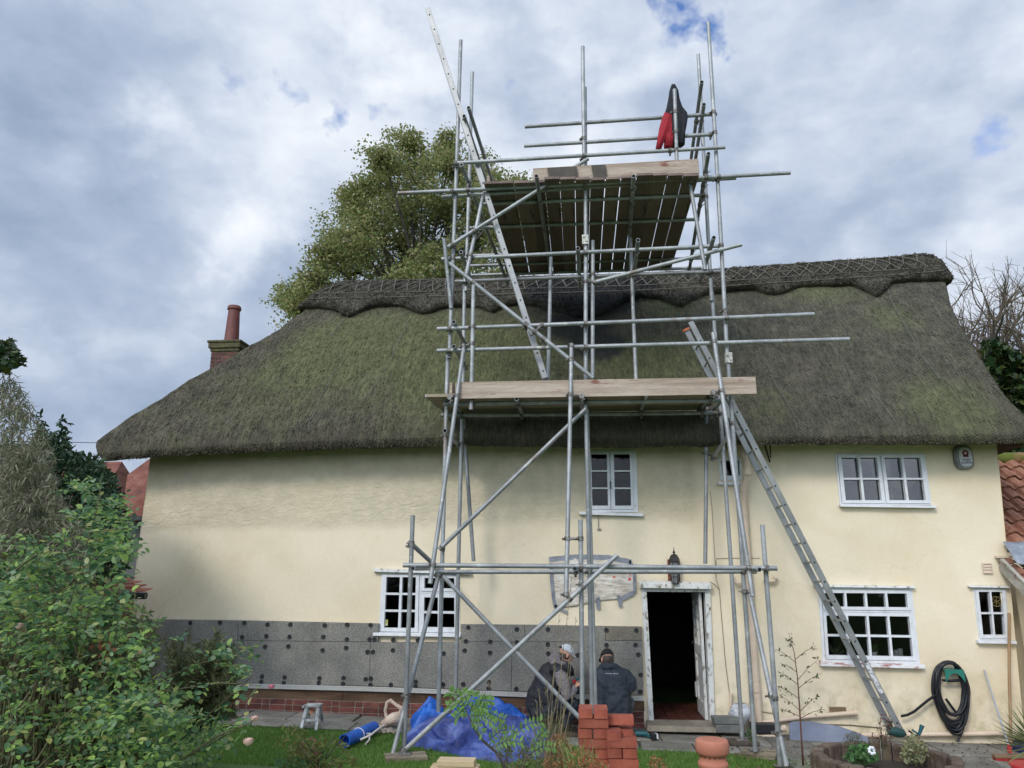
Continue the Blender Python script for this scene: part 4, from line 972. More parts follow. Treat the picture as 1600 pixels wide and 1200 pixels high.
def tube(kind, a, b, r=TR, extra=None, m=None, label=None):
    A, B = ends(a, b); pts = [A] + [P(*e) for e in (extra or [])] + [B]
    if not extra:      # real tubes are never dead straight: a few millimetres of bow
        L_ = (B - A).length; n_ = max(1, int(L_ / .7)); j = Vector((random.uniform(-1, 1), random.uniform(-1, 1), random.uniform(-.6, .6))) * .004 * L_ / 3
        pts = [A.lerp(B, i / n_) + j * math.sin(math.pi * i / n_) for i in range(n_ + 1)]
    o = MB().tube(pts, r, 14, hollow=True).build(kind, m or M_galv, scf, smooth=True, label=label)
    for p, q in zip(pts, pts[1:]): TUBES.append((p, q, len(TUBES) if not TUBES else TUBES[-1][2] + (1 if p is pts[0] else 0)))
    return o
F_, B_, O_ = 9.9, 10.68, 9.3        # rows: main front, back (by the wall), outer legs
# standards
tube('standard', (720, 63, 9.95), (702, 560, 9.93)); tube('standard', (700, 545, 9.99), (685, 1112, 9.97))
tube('standard', (910.5, 73, 9.95), (913.5, 292, 9.93)); tube('standard', (914, 137, 10.0), (915, 640, 9.96)); tube('standard', (915.5, 640, 9.93), (925.5, 1128, 9.93), label='long upright running down to the ground behind the brick stacks')
tube('standard', (1106.5, 35, 9.93), (1137, 570, 9.93)); tube('standard', (1138, 570, 9.93), (1180, 1174, 9.98))
tube('standard', (738, 113, 10.7), (728, 455, 10.68)); tube('standard', (726, 442, 10.73), (722, 660, 10.7)); tube('standard', (722, 655, 10.66), (712, 1090, 10.8))
tube('standard', (740, 438, 9.8), (736, 640, 9.8))
tube('standard', (1091, 85, 10.75), (1112, 470, 10.7)); tube('standard', (1112, 455, 10.74), (1127, 655, 10.7)); tube('standard', (1126, 650, 10.66), (1160, 1157, 10.66))
tube('standard', (926.5, 376, 10.55), (926, 590, 10.55)); tube('standard', (917, 640, 10.1), (931, 1128, 10.3))
tube('standard', (694, 373, 9.8), (705, 482, 9.9))
tube('standard', (1104, 626, 10.9), (1102, 881, 10.9)); tube('standard', (723, 637, 10.9), (740, 877, 10.9))
tube('standard', (861, 402, 10.8), (856, 598, 10.8)); tube('standard', (985, 372, 11.0), (994, 598, 10.8))
tube('standard', (1054, 140, 9.86), (1058, 268, 9.84), label='short post through the hung jacket')
# outer legs
tube('standard', (645, 805, O_), (631, 1172, O_ + .08)); tube('standard', (907, 812, O_), (910, 1128, O_)); tube('standard', (1191, 820, O_), (1219, 1196, O_ + .08))
# long leaning rakers
tube('raker', (725, 541, 9.8), (672, 912, 9.18)); tube('raker', (1114, 520, 9.84), (1176, 932, 9.2)); tube('raker', (893, 538, 9.82), (884.5, 929, 9.2))
tube('raker', (685, 900, 9.85), (611, 1190, 9.22)); tube('raker', (1171, 925, 9.85), (1205, 1087, 9.5), extra=None); tube('raker', (1204, 1080, 9.5), (1229, 1197, 9.28))
# ledgers
for a, b, Y0, Y1 in (((630, 883), (1214, 888), O_ - .05, O_ - .05), ((680, 893.5), (1182, 893), F_ + .05, F_ + .05), ((692, 631), (1126, 626), F_ + .05, F_ + .05), ((690, 648.5), (1118, 645), B_ - .05, B_ - .05),
                     ((683, 548), (1327, 530), F_ - .05, F_ - .05), ((683, 514), (1272, 491), F_ - .05, F_ - .05), ((690, 405), (1126, 384), F_ + .05, F_ + .05), ((711, 440), (1128, 424), B_ - .05, B_ - .05),
                     ((622, 302), (1235, 270), F_ - .05, F_ - .05), ((712, 255), (1133, 230), F_ - .05, F_ - .05)):
    tube('ledger', (*a, Y0), (*b, Y1))
tube('guard_rail', (819, 228, F_ + .07), (1110, 210, F_ + .07)); tube('guard_rail', (820, 198, F_ + .07), (1120, 178, F_ + .07))
# second tube laid along the high ledger
tube('ledger', (690, 308, F_ + .06), (1150, 278, F_ + .06))
# braces
tube('brace', (688, 857, F_ - .04), (916, 638, F_ - .06)); tube('brace', (919, 248, F_ - .07), (700, 386, F_ - .07)); tube('brace', (702, 411, F_ - .1), (927, 591, F_ - .1))
tube('brace', (929, 441, F_ + .1), (1159, 382, F_ - .06)); tube('brace', (692, 900, F_ - .1), (906, 1122, F_ - .08)); tube('brace', (965, 867, O_ - .12), (628, 1176, O_ + .02))
tube('brace', (641, 848, O_), (680, 884, 9.9)); tube('brace', (755, 305, 9.95), (726, 441, 9.84)); tube('brace', (1077, 282, 9.95), (1102, 422, 9.84))
tube('brace', (1147, 668, 9.98), (1112, 718, 11.0))
# transoms running towards the house (same height at both ends)
for a, b, Y in (((645, 888), (729, 890.5), 9.15), ((898, 888.5), (901, 890), 9.15), ((1187, 890), (1132, 893), 9.15)):
    A = P(*a, Y); tube('transom', A, Vector((A.x + .0, 11.1, A.z)))
for a, Y, Y2 in (((703, 621), 9.72, 11.0), ((807, 623), 9.72, 11.0), ((909, 619), 9.72, 11.0), ((1010, 617), 9.72, 11.0), ((1114, 613.5), 9.72, 11.0), ((1137, 614), 9.72, 11.0)):
    A = P(*a, Y); tube('transom', A, Vector((A.x, Y2, A.z)))
for a, Y, Y2 in (((709, 503), 9.75, 10.95), ((709, 541), 9.75, 10.95)):
    A = P(*a, Y); tube('guard_rail', A, Vector((A.x, Y2, A.z)))
for a, b, Y in (((720, 394), (748, 475), 9.75), ((903, 388), (908, 450), 9.75), ((997, 375), (990, 444), 9.6), ((1115.5, 371), (1098, 441), 9.65)):
    A = P(*a, Y); B = PZ(*b, A.z); B.x = A.x * .4 + B.x * .6; tube('transom', A, B)
A = P(697, 690, 9.7); tube('transom', P(695, 673, 9.65), PZ(722, 700, P(695, 673, 9.65).z))
# high deck: level and deck bearers
ZD = P(925, 284, 9.78).z                      # underside of the high boards
DB = PZ(925, 424, ZD).y
for py, e in ((312, 0), (349, 1), (393, 2), (409, 3), (424, 4)):
    yy = PZ(925, py, ZD - .03).y; a = PZ(756, py + 11, ZD - .03); b = PZ(1078, py - 9, ZD - .03)
    tube('transom', Vector((a.x - (.22 if e else .0), yy, ZD - .03)), Vector((b.x + (.22 if e != 1 else .15), yy, ZD - .03)))
for a, b in (((713, 228), (792, 433)), ((1115, 199), (1074, 432)), ((838, 330), (860, 415)), ((990, 268), (985, 400))):
    A = P(*a, 9.0 if a[1] < 240 else 9.7); B = PZ(b[0], b[1], ZD - .085)
    if a[1] < 240: tube('ledger', Vector((A.x, 9.45, ZD - .085 + .25)), Vector((B.x, 13.2, ZD - .085 - .06)))
    else:
        A = PZ(a[0], 275, ZD - .085); tube('ledger', Vector((A.x, A.y, ZD - .085)), Vector((B.x, 13.0, ZD - .085)))
for a, b, dz in (((725, 181), (761, 288), 0), ((732, 168), (770, 287), 0), ((1096.5, 128), (1080, 247), 0), ((1100, 163), (1087, 247), 0)):
    Y0 = 9.75; A = P(*a, Y0); B = PZ(*b, A.z); tube('guard_rail', A, B)
# couplers wherever two tubes cross
def seg_close(p1, q1, p2, q2):
    d1, d2, r = q1 - p1, q2 - p2, p1 - p2; a, e, f = d1.dot(d1), d2.dot(d2), d2.dot(r); c_ = d1.dot(r); b_ = d1.dot(d2); den = a * e - b_ * b_
    s = max(0, min(1, (b_ * f - c_ * e) / den)) if den > 1e-9 else 0; t = (b_ * s + f) / e
    if t < 0: t = 0; s = max(0, min(1, -c_ / a))
    elif t > 1: t = 1; s = max(0, min(1, (b_ - c_) / a))
    return p1 + d1 * s, p2 + d2 * t
nodes = []
for i in range(len(TUBES)):
    for j in range(i + 1, len(TUBES)):
        if TUBES[i][2] == TUBES[j][2]: continue
        p1, q1, _ = TUBES[i]; p2, q2, _ = TUBES[j]; d1, d2 = (q1 - p1).normalized(), (q2 - p2).normalized()
        A, B = seg_close(p1, q1, p2, q2)
        if (A - B).length < .16 and abs(d1.dot(d2)) < .985:
            c_ = (A + B) / 2
            if all((c_ - n_[0]).length > .17 for n_ in nodes): nodes.append((c_, A, B, d1, d2))
random.shuffle(nodes)
for c_, A, B, d1, d2 in nodes[:98]:
    mb = MB(); r = TR + .007
    for X, d in ((A, d1), (B, d2)):
        mb.tube([X - d * .026, X + d * .026], r, 12)
        sd = d.cross(Vector((.2, -1, .3))).normalized(); ou = sd.cross(d).normalized()
        mb.bar(X + sd * (r - .004) - ou * .03, X + sd * (r + .02) - ou * .012, .03, .02); mb.tube([X + sd * (r + .008) - ou * .05, X + sd * (r + .008) + ou * .055], .006, 6); mb.tube([X + sd * (r + .008) - ou * .058, X + sd * (r + .008) - ou * .04], .012, 6)
    if (A - B).length > .03: mb.tube([A, B], .018, 8)
    mb.build('coupler', M_coup, scf, smooth=True)
# sleeve couplers
for px, py, Y in ((914.5, 376, 9.97), (1138, 560, 9.93)):
    c_ = P(px, py, Y); MB().box(c_.x - .045, c_.x + .045, c_.y - .05, c_.y + .03, c_.z - .07, c_.z + .07).tube([c_ + Vector((-.02, -.07, .03)), c_ + Vector((-.02, .03, .03))], .012, 6).tube([c_ + Vector((.02, -.07, -.03)), c_ + Vector((.02, .03, -.03))], .012, 6).build('sleeve_coupler', mat('pale_zinc', [(.35, (.25, .24, .2)), (.6, (.5, .49, .44))], scale=20, rough=.5, metal=.3), scf, bevel=.004)
# loose boards in the decks
def wood(name, cols, **k):
    return mat(name, cols, scale=2.2, rough=.85, stretch=(.35, 3.2, 3.2), bump=.35, bscale=18, fine=.2, fscale=22, objrand=.18, **k)
def stain_fn(c, col):
    n = nnoise(c, 1.4, 5, .7, (1, 1, 1)); g = nnoise(c, 6, 4, .6, (.08, 1, 1))
    col = mixc(c, nrange(c, g, .45, .7, 0, .5), col, (.10, .08, .055))
    return mixc(c, nrange(c, n, .6, .72, 0, .75), col, (.035, .025, .02))
M_deckX = wood('scaffold_board_wood', [(.3, (.2, .165, .115)), (.5, (.3, .25, .175)), (.7, (.4, .34, .25))], fn=stain_fn)
M_deckY = mat('scaffold_board_dark', [(.3, (.13, .09, .075)), (.5, (.185, .135, .115)), (.7, (.24, .18, .155))], scale=2.2, rough=.85, stretch=(3.2, .35, 3.2), bump=.35, bscale=18, fine=.2, fscale=22, objrand=.22, fn=lambda c, col: mixc(c, nrange(c, nnoise(c, 2.4, 5, .7), .58, .68, 0, .8), col, (.03, .024, .02)))
M_toe = wood('toe_board_wood', [(.3, (.27, .215, .17)), (.5, (.38, .31, .245)), (.7, (.46, .39, .32))], fn=lambda c, col: mixc(c, nrange(c, nnoise(c, 2.2, 5, .7, (1, .35, .35)), .57, .66, 0, .85), mixc(c, nrange(c, nnoise(c, 3, 5, .7, (.2, 1, 1)), .45, .6, 0, .6), col, (.2, .13, .09)), (.17, .055, .035)))
M_band = mat('board_end_band', [(.3, (.2, .19, .17)), (.7, (.34, .33, .3))], rough=.5, metal=.5)
xl0, xr0 = P(757, 293, 9.78).x, P(1092, 276, 9.78).x; NB = 14; ordn = ['leftmost', 'second', 'third', 'fourth', 'fifth', 'sixth', 'seventh', 'eighth', 'ninth', 'tenth', 'eleventh', 'twelfth', 'thirteenth', 'rightmost']
pitch = (xr0 - xl0) / NB
for i in range(NB):
    x0 = xl0 + i * pitch + random.uniform(.0, .002); x1 = xl0 + (i + 1) * pitch - ((.013 if i in (7, 8, 9, 11, 12, 1) else .004))
    y0 = 9.70 + random.uniform(-.05, .04); y1 = DB + random.uniform(-.12, .1); tw = random.uniform(-.004, .004)
    lab = f'{ordn[i]} board of the high platform counted from the left' if 0 < i < NB - 1 else f'{ordn[i]} board of the high platform, seen from below'
    o = MB().hexa([(x0, y0, ZD), (x1, y0, ZD), (x1 + tw, y1, ZD), (x0 + tw, y1, ZD), (x0, y0, ZD + .038), (x1, y0, ZD + .038), (x1 + tw, y1, ZD + .038), (x0 + tw, y1, ZD + .038)]).build('scaffold_board', M_deckY, bevel=.003, origin=(x0, 11, ZD))
    tag(o, lab, 'scaffold board', 'boards laid on the high scaffold platform')
# boards of the lower platform lie along the house
Z1 = P(705, 622, 9.72).z + .03
xa = P(665, 620, 9.75).x
for i, (dx, nm) in enumerate(((0, 'front'), (.06, 'second'), (.1, 'third'), (.16, 'fourth'), (.2, 'rear'))):
    y0 = 9.76 + i * .236; x0 = xa + dx * .3 + random.uniform(-.01, .01); x1 = P(1124, 620, 9.8).x + random.uniform(-.06, .02)
    o = MB().box(x0, x1, y0, y0 + .226, Z1, Z1 + .038).box(x0 - .002, x0 + .02, y0 - .002, y0 + .228, Z1 - .002, Z1 + .04, 1).build('scaffold_board', [M_deckX, M_band], origin=(x0, y0, Z1))
    tag(o, f'{nm} long board of the lower platform above the eave', 'scaffold board', 'boards laid on the lower scaffold platform')
def toe(name, a, b, Y0, Y1, h, label, m=M_toe, t=.038):
    A, B = P(*a, Y0), P(*b, Y1)
    o = MB().bar(A + Vector((0, 0, -h / 2)), B + Vector((0, 0, -h / 2)), t, h).build(name, m, bevel=.004, origin=A); tag(o, label, 'toe board'); return o
toe('toe_board', (712, 597.5), (1180, 589), 9.73, 9.73, .225, 'long pale toe board with a reddish stain along the lower platform')
toe('toe_board', (833, 264), (1091, 249), 9.82, 9.82, .215, 'pale toe board standing on edge along the front of the high platform')
A = P(707, 597, 9.8); o = MB().bar(A + Vector((-.02, 0, -.11)), A + Vector((0.02, 1.05, -.11)), .036, .21, mi=0).build('toe_board', M_toe, bevel=.003, origin=A); tag(o, 'short reddish toe board closing the left end of the lower platform', 'toe board')
for (x0, x1), nm in (((855, 901), 'wider'), ((924, 946), 'narrower')):
    a, b = P(x0, 263.5 - (x0 - 855) * .058, 9.77), P(x1, 263.5 - (x1 - 855) * .058, 9.77)
    o = MB().hexa([(a.x + .03, 9.76, a.z - .2), (b.x + .02, 9.76, b.z - .2), (b.x + .02, 9.79, b.z - .2), (a.x + .03, 9.79, a.z - .2), (a.x, 9.76, a.z + .01), (b.x, 9.76, b.z + .005), (b.x, 9.79, b.z + .005), (a.x, 9.79, a.z + .01)]).build('board_offcut', mat('dark_board', [(.3, (.05, .045, .04)), (.7, (.10, .085, .07))], scale=5, rough=.85, stretch=(1, 1, .3)), origin=a)
    tag(o, f'{nm} of the two dark board pieces leaning on the high toe board', 'board offcut')
# side toe boards of the high deck
for px, lab in ((766, 'left'), (1089, 'right')):
    A = PZ(px, 286 if px < 800 else 270, ZD + .04); A.y = 9.9
    x = xl0 + .03 if px < 800 else xr0 - .03
    o = MB().box(x - .018, x + .018, 9.95, 12.9, ZD + .042, ZD + .26).build('toe_board', M_toe, origin=(x, 9.95, ZD)); tag(o, f'toe board running back along the {lab} edge of the high platform', 'toe board')
# back ledge seen under the deck: pale bundle at the ridge
# ---------------------------------------------------------------- ladders
M_alu = mat('aluminium', [(.3, (.23, .235, .235)), (.7, (.36, .365, .36))], scale=3, rough=.42, metal=.45, fine=.12, coords='World', bump=.1)
M_hole = mat('rung_end', [(.03, .03, .03)], rough=.6)
def ladder(name, A, B, gap, label, rung_step=.25, w=.032, d=.075, second=None):
    A, B = Vector(A), Vector(B); t = thing(name, A, label, 'ladder'); g = Vector(gap); ax = (B - A).normalized(); L_ = (B - A).length
    side_ = ax.cross(g).normalized()
    for k_, off in ((0, Vector()), (1, g)):
        mb = MB(); a, b = A + off, B + off
        gn = g.normalized() * w / 2; sd = side_ * d / 2
        mb.hexa([a - gn - sd, a + gn - sd, a + gn + sd, a - gn + sd, b - gn - sd, b + gn - sd, b + gn + sd, b - gn + sd])
        st_ = mb.build('stile', M_alu, t, bevel=.004); fix_normals(st_)
        fb = MB(); fb.hexa([a - gn * 1.3 - sd * 1.1 - ax * .01, a + gn * 1.3 - sd * 1.1 - ax * .01, a + gn * 1.3 + sd * 1.1 - ax * .01, a - gn * 1.3 + sd * 1.1 - ax * .01] + [v + ax * .06 for v in (a - gn * 1.3 - sd * 1.1, a + gn * 1.3 - sd * 1.1, a + gn * 1.3 + sd * 1.1, a - gn * 1.3 + sd * 1.1)]); o_ = fb.build('foot_pad', M_washer, t); fix_normals(o_)
    n_ = int(L_ / rung_step)
    for i in range(n_):
        c0 = A + ax * (rung_step * (i + .6)); gu = g.normalized()
        MB().tube([c0 - gu * (w / 2 + .002), c0 + g + gu * (w / 2 + .002)], .0145, 8, mi=0).tube([c0 - gu * (w / 2 + .004), c0 - gu * (w / 2 + .0021)], .013, 8, mi=1).build('rung', [M_alu, M_hole], t, smooth=True)
    return t
ladder('ladder', P(854, 597, 10.05), P(668, 13, 9.8), (0.0, .38, 0), 'long aluminium ladder rising steeply left from the lower platform past the high deck', .262)
ft, tp = P(1411, 1149, 10.75), P(1079, 503, 10.2)
ld = ladder('ladder', ft, tp, (0, .40, 0), 'double aluminium extension ladder leaning from the flower bed up to the lower platform', .27)
ax = (tp - ft).normalized(); sd = ax.cross(Vector((0, 1, 0))).normalized()
c_ = ft + ax * .75; mb = MB(); q = Vector((0, -.0195, 0)); mb.hexa([c_ + q - sd * .025 - ax * .2, c_ + q + sd * .025 - ax * .2, c_ + q * 1.06 + sd * .025 - ax * .2, c_ + q * 1.06 - sd * .025 - ax * .2, c_ + q - sd * .025 + ax * .2, c_ + q + sd * .025 + ax * .2, c_ + q * 1.06 + sd * .025 + ax * .2, c_ + q * 1.06 - sd * .025 + ax * .2])
o = mb.build('instruction_sticker', mat('worn_label', [(.42, (.3, .3, .3)), (.5, (.6, .6, .6))], scale=18, rough=.5, stretch=(1, 1, 2)), ld); fix_normals(o)
mb = MB(); a = tp + Vector((0, .4, 0)); mb.tube([a + ax * .0, a + ax * .03], .055, 10); mb.build('end_cap', mat('orange_cap', [(.5, .14, .06)], rough=.6), ld)
# ---------------------------------------------------------------- base plates and sole boards
M_sole = mat('sole_board_wood', [(.3, (.09, .075, .055)), (.5, (.19, .155, .11)), (.7, (.3, .25, .18))], scale=4, rough=.9, stretch=(.5, 2, 2), bump=.4, fine=.3)
def base(px, py, z, Y=None, plate_=True):
    p = PG(px, py, z); z = p.z
    if plate_: MB().box(p.x - .075, p.x + .075, p.y - .075, p.y + .075, z, z + .006).tube([(p.x, p.y, z), (p.x, p.y, z + .06)], .019, 10).build('base_plate', M_coup, scf)
    return p
def sole(x, y, w, d_, z, t, rz, label, m=M_sole):
    o = MB().box(-w / 2, w / 2, -d_ / 2, d_ / 2, 0, t).build('sole_board', m, bevel=.004, origin=(0, 0, 0)); o.location = (x, y, z + tl(x)); o.rotation_euler = (0, 0, rz); tag(o, label, 'sole board'); return o
p = base(632, 1178, .045); sole(p.x + .02, p.y - .02, .46, .27, .0, .042, R(18), 'brown sole board under the front left scaffold leg on the lawn')
p = base(1180, 1172, .075); sole(p.x + .05, p.y, .4, .25, .035, .036, R(-22), 'upper pale sole board under the right front upright'); sole(p.x + .04, p.y + .01, .42, .25, -.004, .036, R(-25), 'lower pale sole board at the bottom of the pair by the path', M_sole)
p = base(1160, 1156, .075); sole(p.x, p.y, .36, .25, .03, .042, R(3), 'dark damp sole board under the right back upright', mat('wet_board', [(.3, (.05, .035, .028)), (.7, (.09, .07, .055))], scale=5, rough=.6))
p = base(1221, 1197, .03); p = base(713, 1092, .05)
# ---------------------------------------------------------------- jacket hung over the post
jt = Vector(P(1053, 139, 9.82)); M_jk = mat('black_jacket', [(.3, (.008, .009, .013)), (.7, (.02, .021, .028))], scale=5, rough=.85, bump=.5, bscale=14)
M_jr = mat('red_sleeve', [(.3, (.22, .006, .012)), (.7, (.4, .015, .03))], scale=6, rough=.75, bump=.6, bscale=16)
jk = thing('jacket', (jt.x, jt.y, jt.z - .9), 'black and red work jacket hung by its hood over a scaffold post', 'jacket')
def sheet(outline_l, outline_r, Y, thick, n=10, seed=0, fold=.03):
    """cloth body between two px outlines listed top to bottom: closed, folded, really thick"""
    mb = MB(); rowsn = len(outline_l); m_ = 26
    for i, (l, r) in enumerate(zip(outline_l, outline_r)):
        a, b = P(*l, Y), P(*r, Y); c_ = (a + b) / 2; hw = (b - a).length / 2; th_ = thick * min(1, .35 + i / 3)
        for j in range(m_):
            t = 2 * math.pi * j / m_; cx = math.cos(t); sy = math.sin(t)
            f = 1 + fold * 6 * nz(j * .9 + seed, i * .25, seed)
            p = c_ + (b - a) / 2 * cx; p.y += sy * th_ * f + fold * nz(cx * 4, i * .5, seed + 3); mb.v.append(p)
    for i in range(rowsn - 1):
        for j in range(m_): j2 = (j + 1) % m_; mb.f.append((i * m_ + j, (i + 1) * m_ + j, (i + 1) * m_ + j2, i * m_ + j2)); mb.mi.append(0)
    mb.f.append(tuple(range(m_))); mb.mi.append(0); mb.f.append(tuple((rowsn - 1) * m_ + j for j in range(m_))[::-1]); mb.mi.append(0)
    return mb
o = sheet([(1049, 133), (1046, 141), (1044, 155), (1041, 170), (1037, 181), (1036, 195), (1037, 212), (1038, 232)], [(1055, 133), (1060, 142), (1062, 156), (1067, 170), (1074, 178), (1073, 192), (1071, 206), (1070, 226)], 9.95, .09, seed=2).build('body', M_jk, jk, smooth=True, auto=False); fix_normals(o)
o = sheet([(1038, 176), (1034, 186), (1030, 200), (1027, 218), (1024, 234)], [(1050, 180), (1049, 190), (1046, 204), (1039, 218), (1033, 234)], 9.86, .06, seed=5).build('sleeve', M_jr, jk, smooth=True, auto=False, label='red sleeve'); fix_normals(o)
o = sheet([(1042, 186), (1040, 200), (1038, 214), (1037, 230)], [(1053, 186), (1053, 200), (1052, 216), (1051, 231)], 9.88, .05, seed=7).build('lining', M_jr, jk, smooth=True, auto=False); fix_normals(o)
o = sheet([(1058, 172), (1062, 182), (1064, 196), (1063, 213), (1062, 226)], [(1069, 172), (1075, 182), (1073, 196), (1071, 206), (1069, 226)], 9.9, .05, seed=9).build('sleeve', M_jk, jk, smooth=True, auto=False); fix_normals(o)
# ================================================================ GARDEN OBJECTS
# plastic sheet taped over a window opening
M_poly = mat('clear_plastic_sheet', [(.3, (.42, .36, .29)), (.5, (.6, .54, .46)), (.7, (.78, .75, .7))], scale=6, rough=.25, bump=1, bscale=12, spec=.6, stretch=(1, 1, 2.2), fine=.15)
YS = WY - .03
ctr = P(925, 908, YS); ps = thing('plastic_sheet', (ctr.x, WY, ctr.z), 'crumpled clear plastic sheet taped over an opening beside the door, its edges grey tape', 'plastic sheet')
pol = [(860, 872), (900, 869), (950, 870), (984, 877), (991, 890), (992, 925), (975, 935), (935, 938), (900, 946), (867, 950), (862, 905)]
cen = P(926, 905, YS); mb = MB(); rings = []
NRG = 9; PN = []
for k_ in range(len(pol)):
    a, b = pol[k_], pol[(k_ + 1) % len(pol)]
    for i in range(7): t = i / 7; PN.append(P(a[0] + (b[0] - a[0]) * t, a[1] + (b[1] - a[1]) * t, YS))
m_ = len(PN)
for r_ in range(NRG + 1):
    for p in PN:
        q = cen.lerp(p, r_ / NRG); q.y = YS - (.05 * abs(nz(q.x * 5 + q.z * 6, q.z * 4 - q.x * 3, 2)) + .03 * abs(nz(q.x * 14, q.z * 14, 5))) * (1 - (r_ / NRG) ** 4) - .002; mb.v.append(q)
for r_ in range(NRG):
    for j in range(m_): j2 = (j + 1) % m_; mb.f.append((r_ * m_ + j, r_ * m_ + j2, (r_ + 1) * m_ + j2, (r_ + 1) * m_ + j)); mb.mi.append(0)
o = mb.build('sheet', M_poly, ps, smooth=True, auto=False); fix_normals(o)
M_tape = mat('grey_duct_tape', [(.3, (.15, .16, .19)), (.7, (.3, .32, .36))], scale=8, rough=.35, bump=.4, bscale=25)
def tape(pts, w=.05, col=M_tape, name='tape', parent=ps, dy=0):
    q = [P(x, y, YS - .012 - dy) for x, y in pts]; mb = MB()
    for i, p in enumerate(q):
        d_ = (q[min(i + 1, len(q) - 1)] - q[max(0, i - 1)]).normalized(); s_ = Vector((-d_.z, 0, d_.x)); mb.v += [p + s_ * w / 2, p - s_ * w / 2]
    for i in range(len(q) - 1): mb.f.append((2 * i, 2 * i + 1, 2 * i + 3, 2 * i + 2)); mb.mi.append(0)
    o = mb.build(name, col, parent); so = o.modifiers.new('solid', 'SOLIDIFY'); so.thickness = .002; return o
tape([(858, 874), (900, 870), (950, 871), (986, 878)], .07); tape([(861, 880), (862, 905), (865, 935), (868, 950)]); tape([(867, 946), (886, 957)], .04)
tape([(984, 876), (991, 892), (992, 926)], .04); tape([(990, 926), (970, 936)], .06); tape([(966, 930), (970, 948)], .05, dy=.002); tape([(934, 932), (935, 952)], .05, dy=.002)
M_redink = mat('red_marker', [(.6, .04, .03)], rough=.6); tape([(959, 896), (960, 905)], .035, M_redink, 'red_mark'); tape([(983, 897), (984, 907)], .035, M_redink, 'red_mark')

# bricks
M_nb = mat('new_red_brick', [(.3, (.18, .045, .028)), (.5, (.26, .065, .038)), (.7, (.33, .095, .058))], scale=6, rough=.85, bump=.25, bscale=60, fine=.14, fscale=70, objrand=.16, fn=lambda c, col: mixc(c, nrange(c, nnoise(c, 7, 4, .7), .6, .72, 0, .5), col, (.2, .07, .05)))
BL, BW, BH = .215, .1025, .065
def brick_mesh():
    mb = MB(); bm = bmesh.new(); bmesh.ops.create_cube(bm, size=1)
    for v in bm.verts: v.co = Vector((v.co.x * BL, v.co.y * BW, v.co.z * BH))
    bmesh.ops.subdivide_edges(bm, edges=[e for e in bm.edges], cuts=2, use_grid_fill=True)
    for v in bm.verts: v.co += Vector((nz(v.co.x * 20, v.co.y * 20, 1), nz(v.co.x * 20, 3, v.co.z * 20), nz(5, v.co.y * 20, v.co.z * 20))) * .0016
    bmesh.ops.bevel(bm, geom=[e for e in bm.edges if e.calc_face_angle(0) > 1], offset=.004, segments=2, affect='EDGES')
    me = bpy.data.meshes.new('brick'); bm.to_mesh(me); bm.free(); me.materials.append(M_nb); me.polygons.foreach_set('use_smooth', [False] * len(me.polygons)); return me
BME = brick_mesh()
def brick(x, y, z, rz, label, grp):
    o = bpy.data.objects.new('brick', BME); COL.objects.link(o); o.location = (x, y, z); o.rotation_euler = (random.uniform(-.012, .012), random.uniform(-.008, .008), rz + random.uniform(-.03, .03)); tag(o, label, 'brick', grp)
YB = 6.05
def stack(x0, x1, ytop, ncourse, first, name, Y, tops=None):
    a, b = P(x0, ytop, Y), P(x1, ytop, Y); cx = (a.x + b.x) / 2; zt = a.z; cw = ['top', 'second', 'third', 'fourth', 'fifth', 'sixth', 'seventh', 'eighth', 'ninth', 'tenth', 'eleventh']
    for i in range(ncourse):
        z = zt - BH / 2 - i * (BH + .003); hd = (i % 2 == 0) == first; j = random.uniform(-.006, .006)
        if z < gh(0, Y) - .02: break
        g = f'red bricks in the {name} stack'
        if hd:
            for s_, nm in ((-1, 'left'), (1, 'right')): brick(cx + j + s_ * .055, Y + BL / 2 + random.uniform(-.01, .01), z, R(90), f'{nm} brick, end-on, in the {cw[i]} course of the {name} brick stack', g)
        else:
            for s_, nm in ((0, 'front'), (1, 'rear')): brick(cx + j, Y + BW / 2 + s_ * (BW + .008) + random.uniform(-.006, .006), z, 0, f'{nm} brick, lying lengthwise, in the {cw[i]} course of the {name} brick stack', g)
stack(904, 948, 1108, 11, True, 'taller left', YB)
stack(950, 995, 1154, 8, False, 'lower right', YB - .05)
a = P(968, 1122, YB); brick(a.x, YB + .13, P(968, 1122, YB).z - BH / 2, 0, 'single long brick lying on top at the back of the lower right brick stack', 'red bricks in the lower right stack')
a = P(962, 1143, YB - .05); brick(a.x - .01, YB + .06, a.z - BH / 2, R(90), 'end-on brick beneath the topmost brick, left side of the lower right stack', 'red bricks in the lower right stack')
a = P(978, 1138, YB + .1); brick(a.x, YB + .15, a.z - BH / 2 - .005, R(88), 'end-on brick beneath the topmost brick, right side of the lower right stack', 'red bricks in the lower right stack')

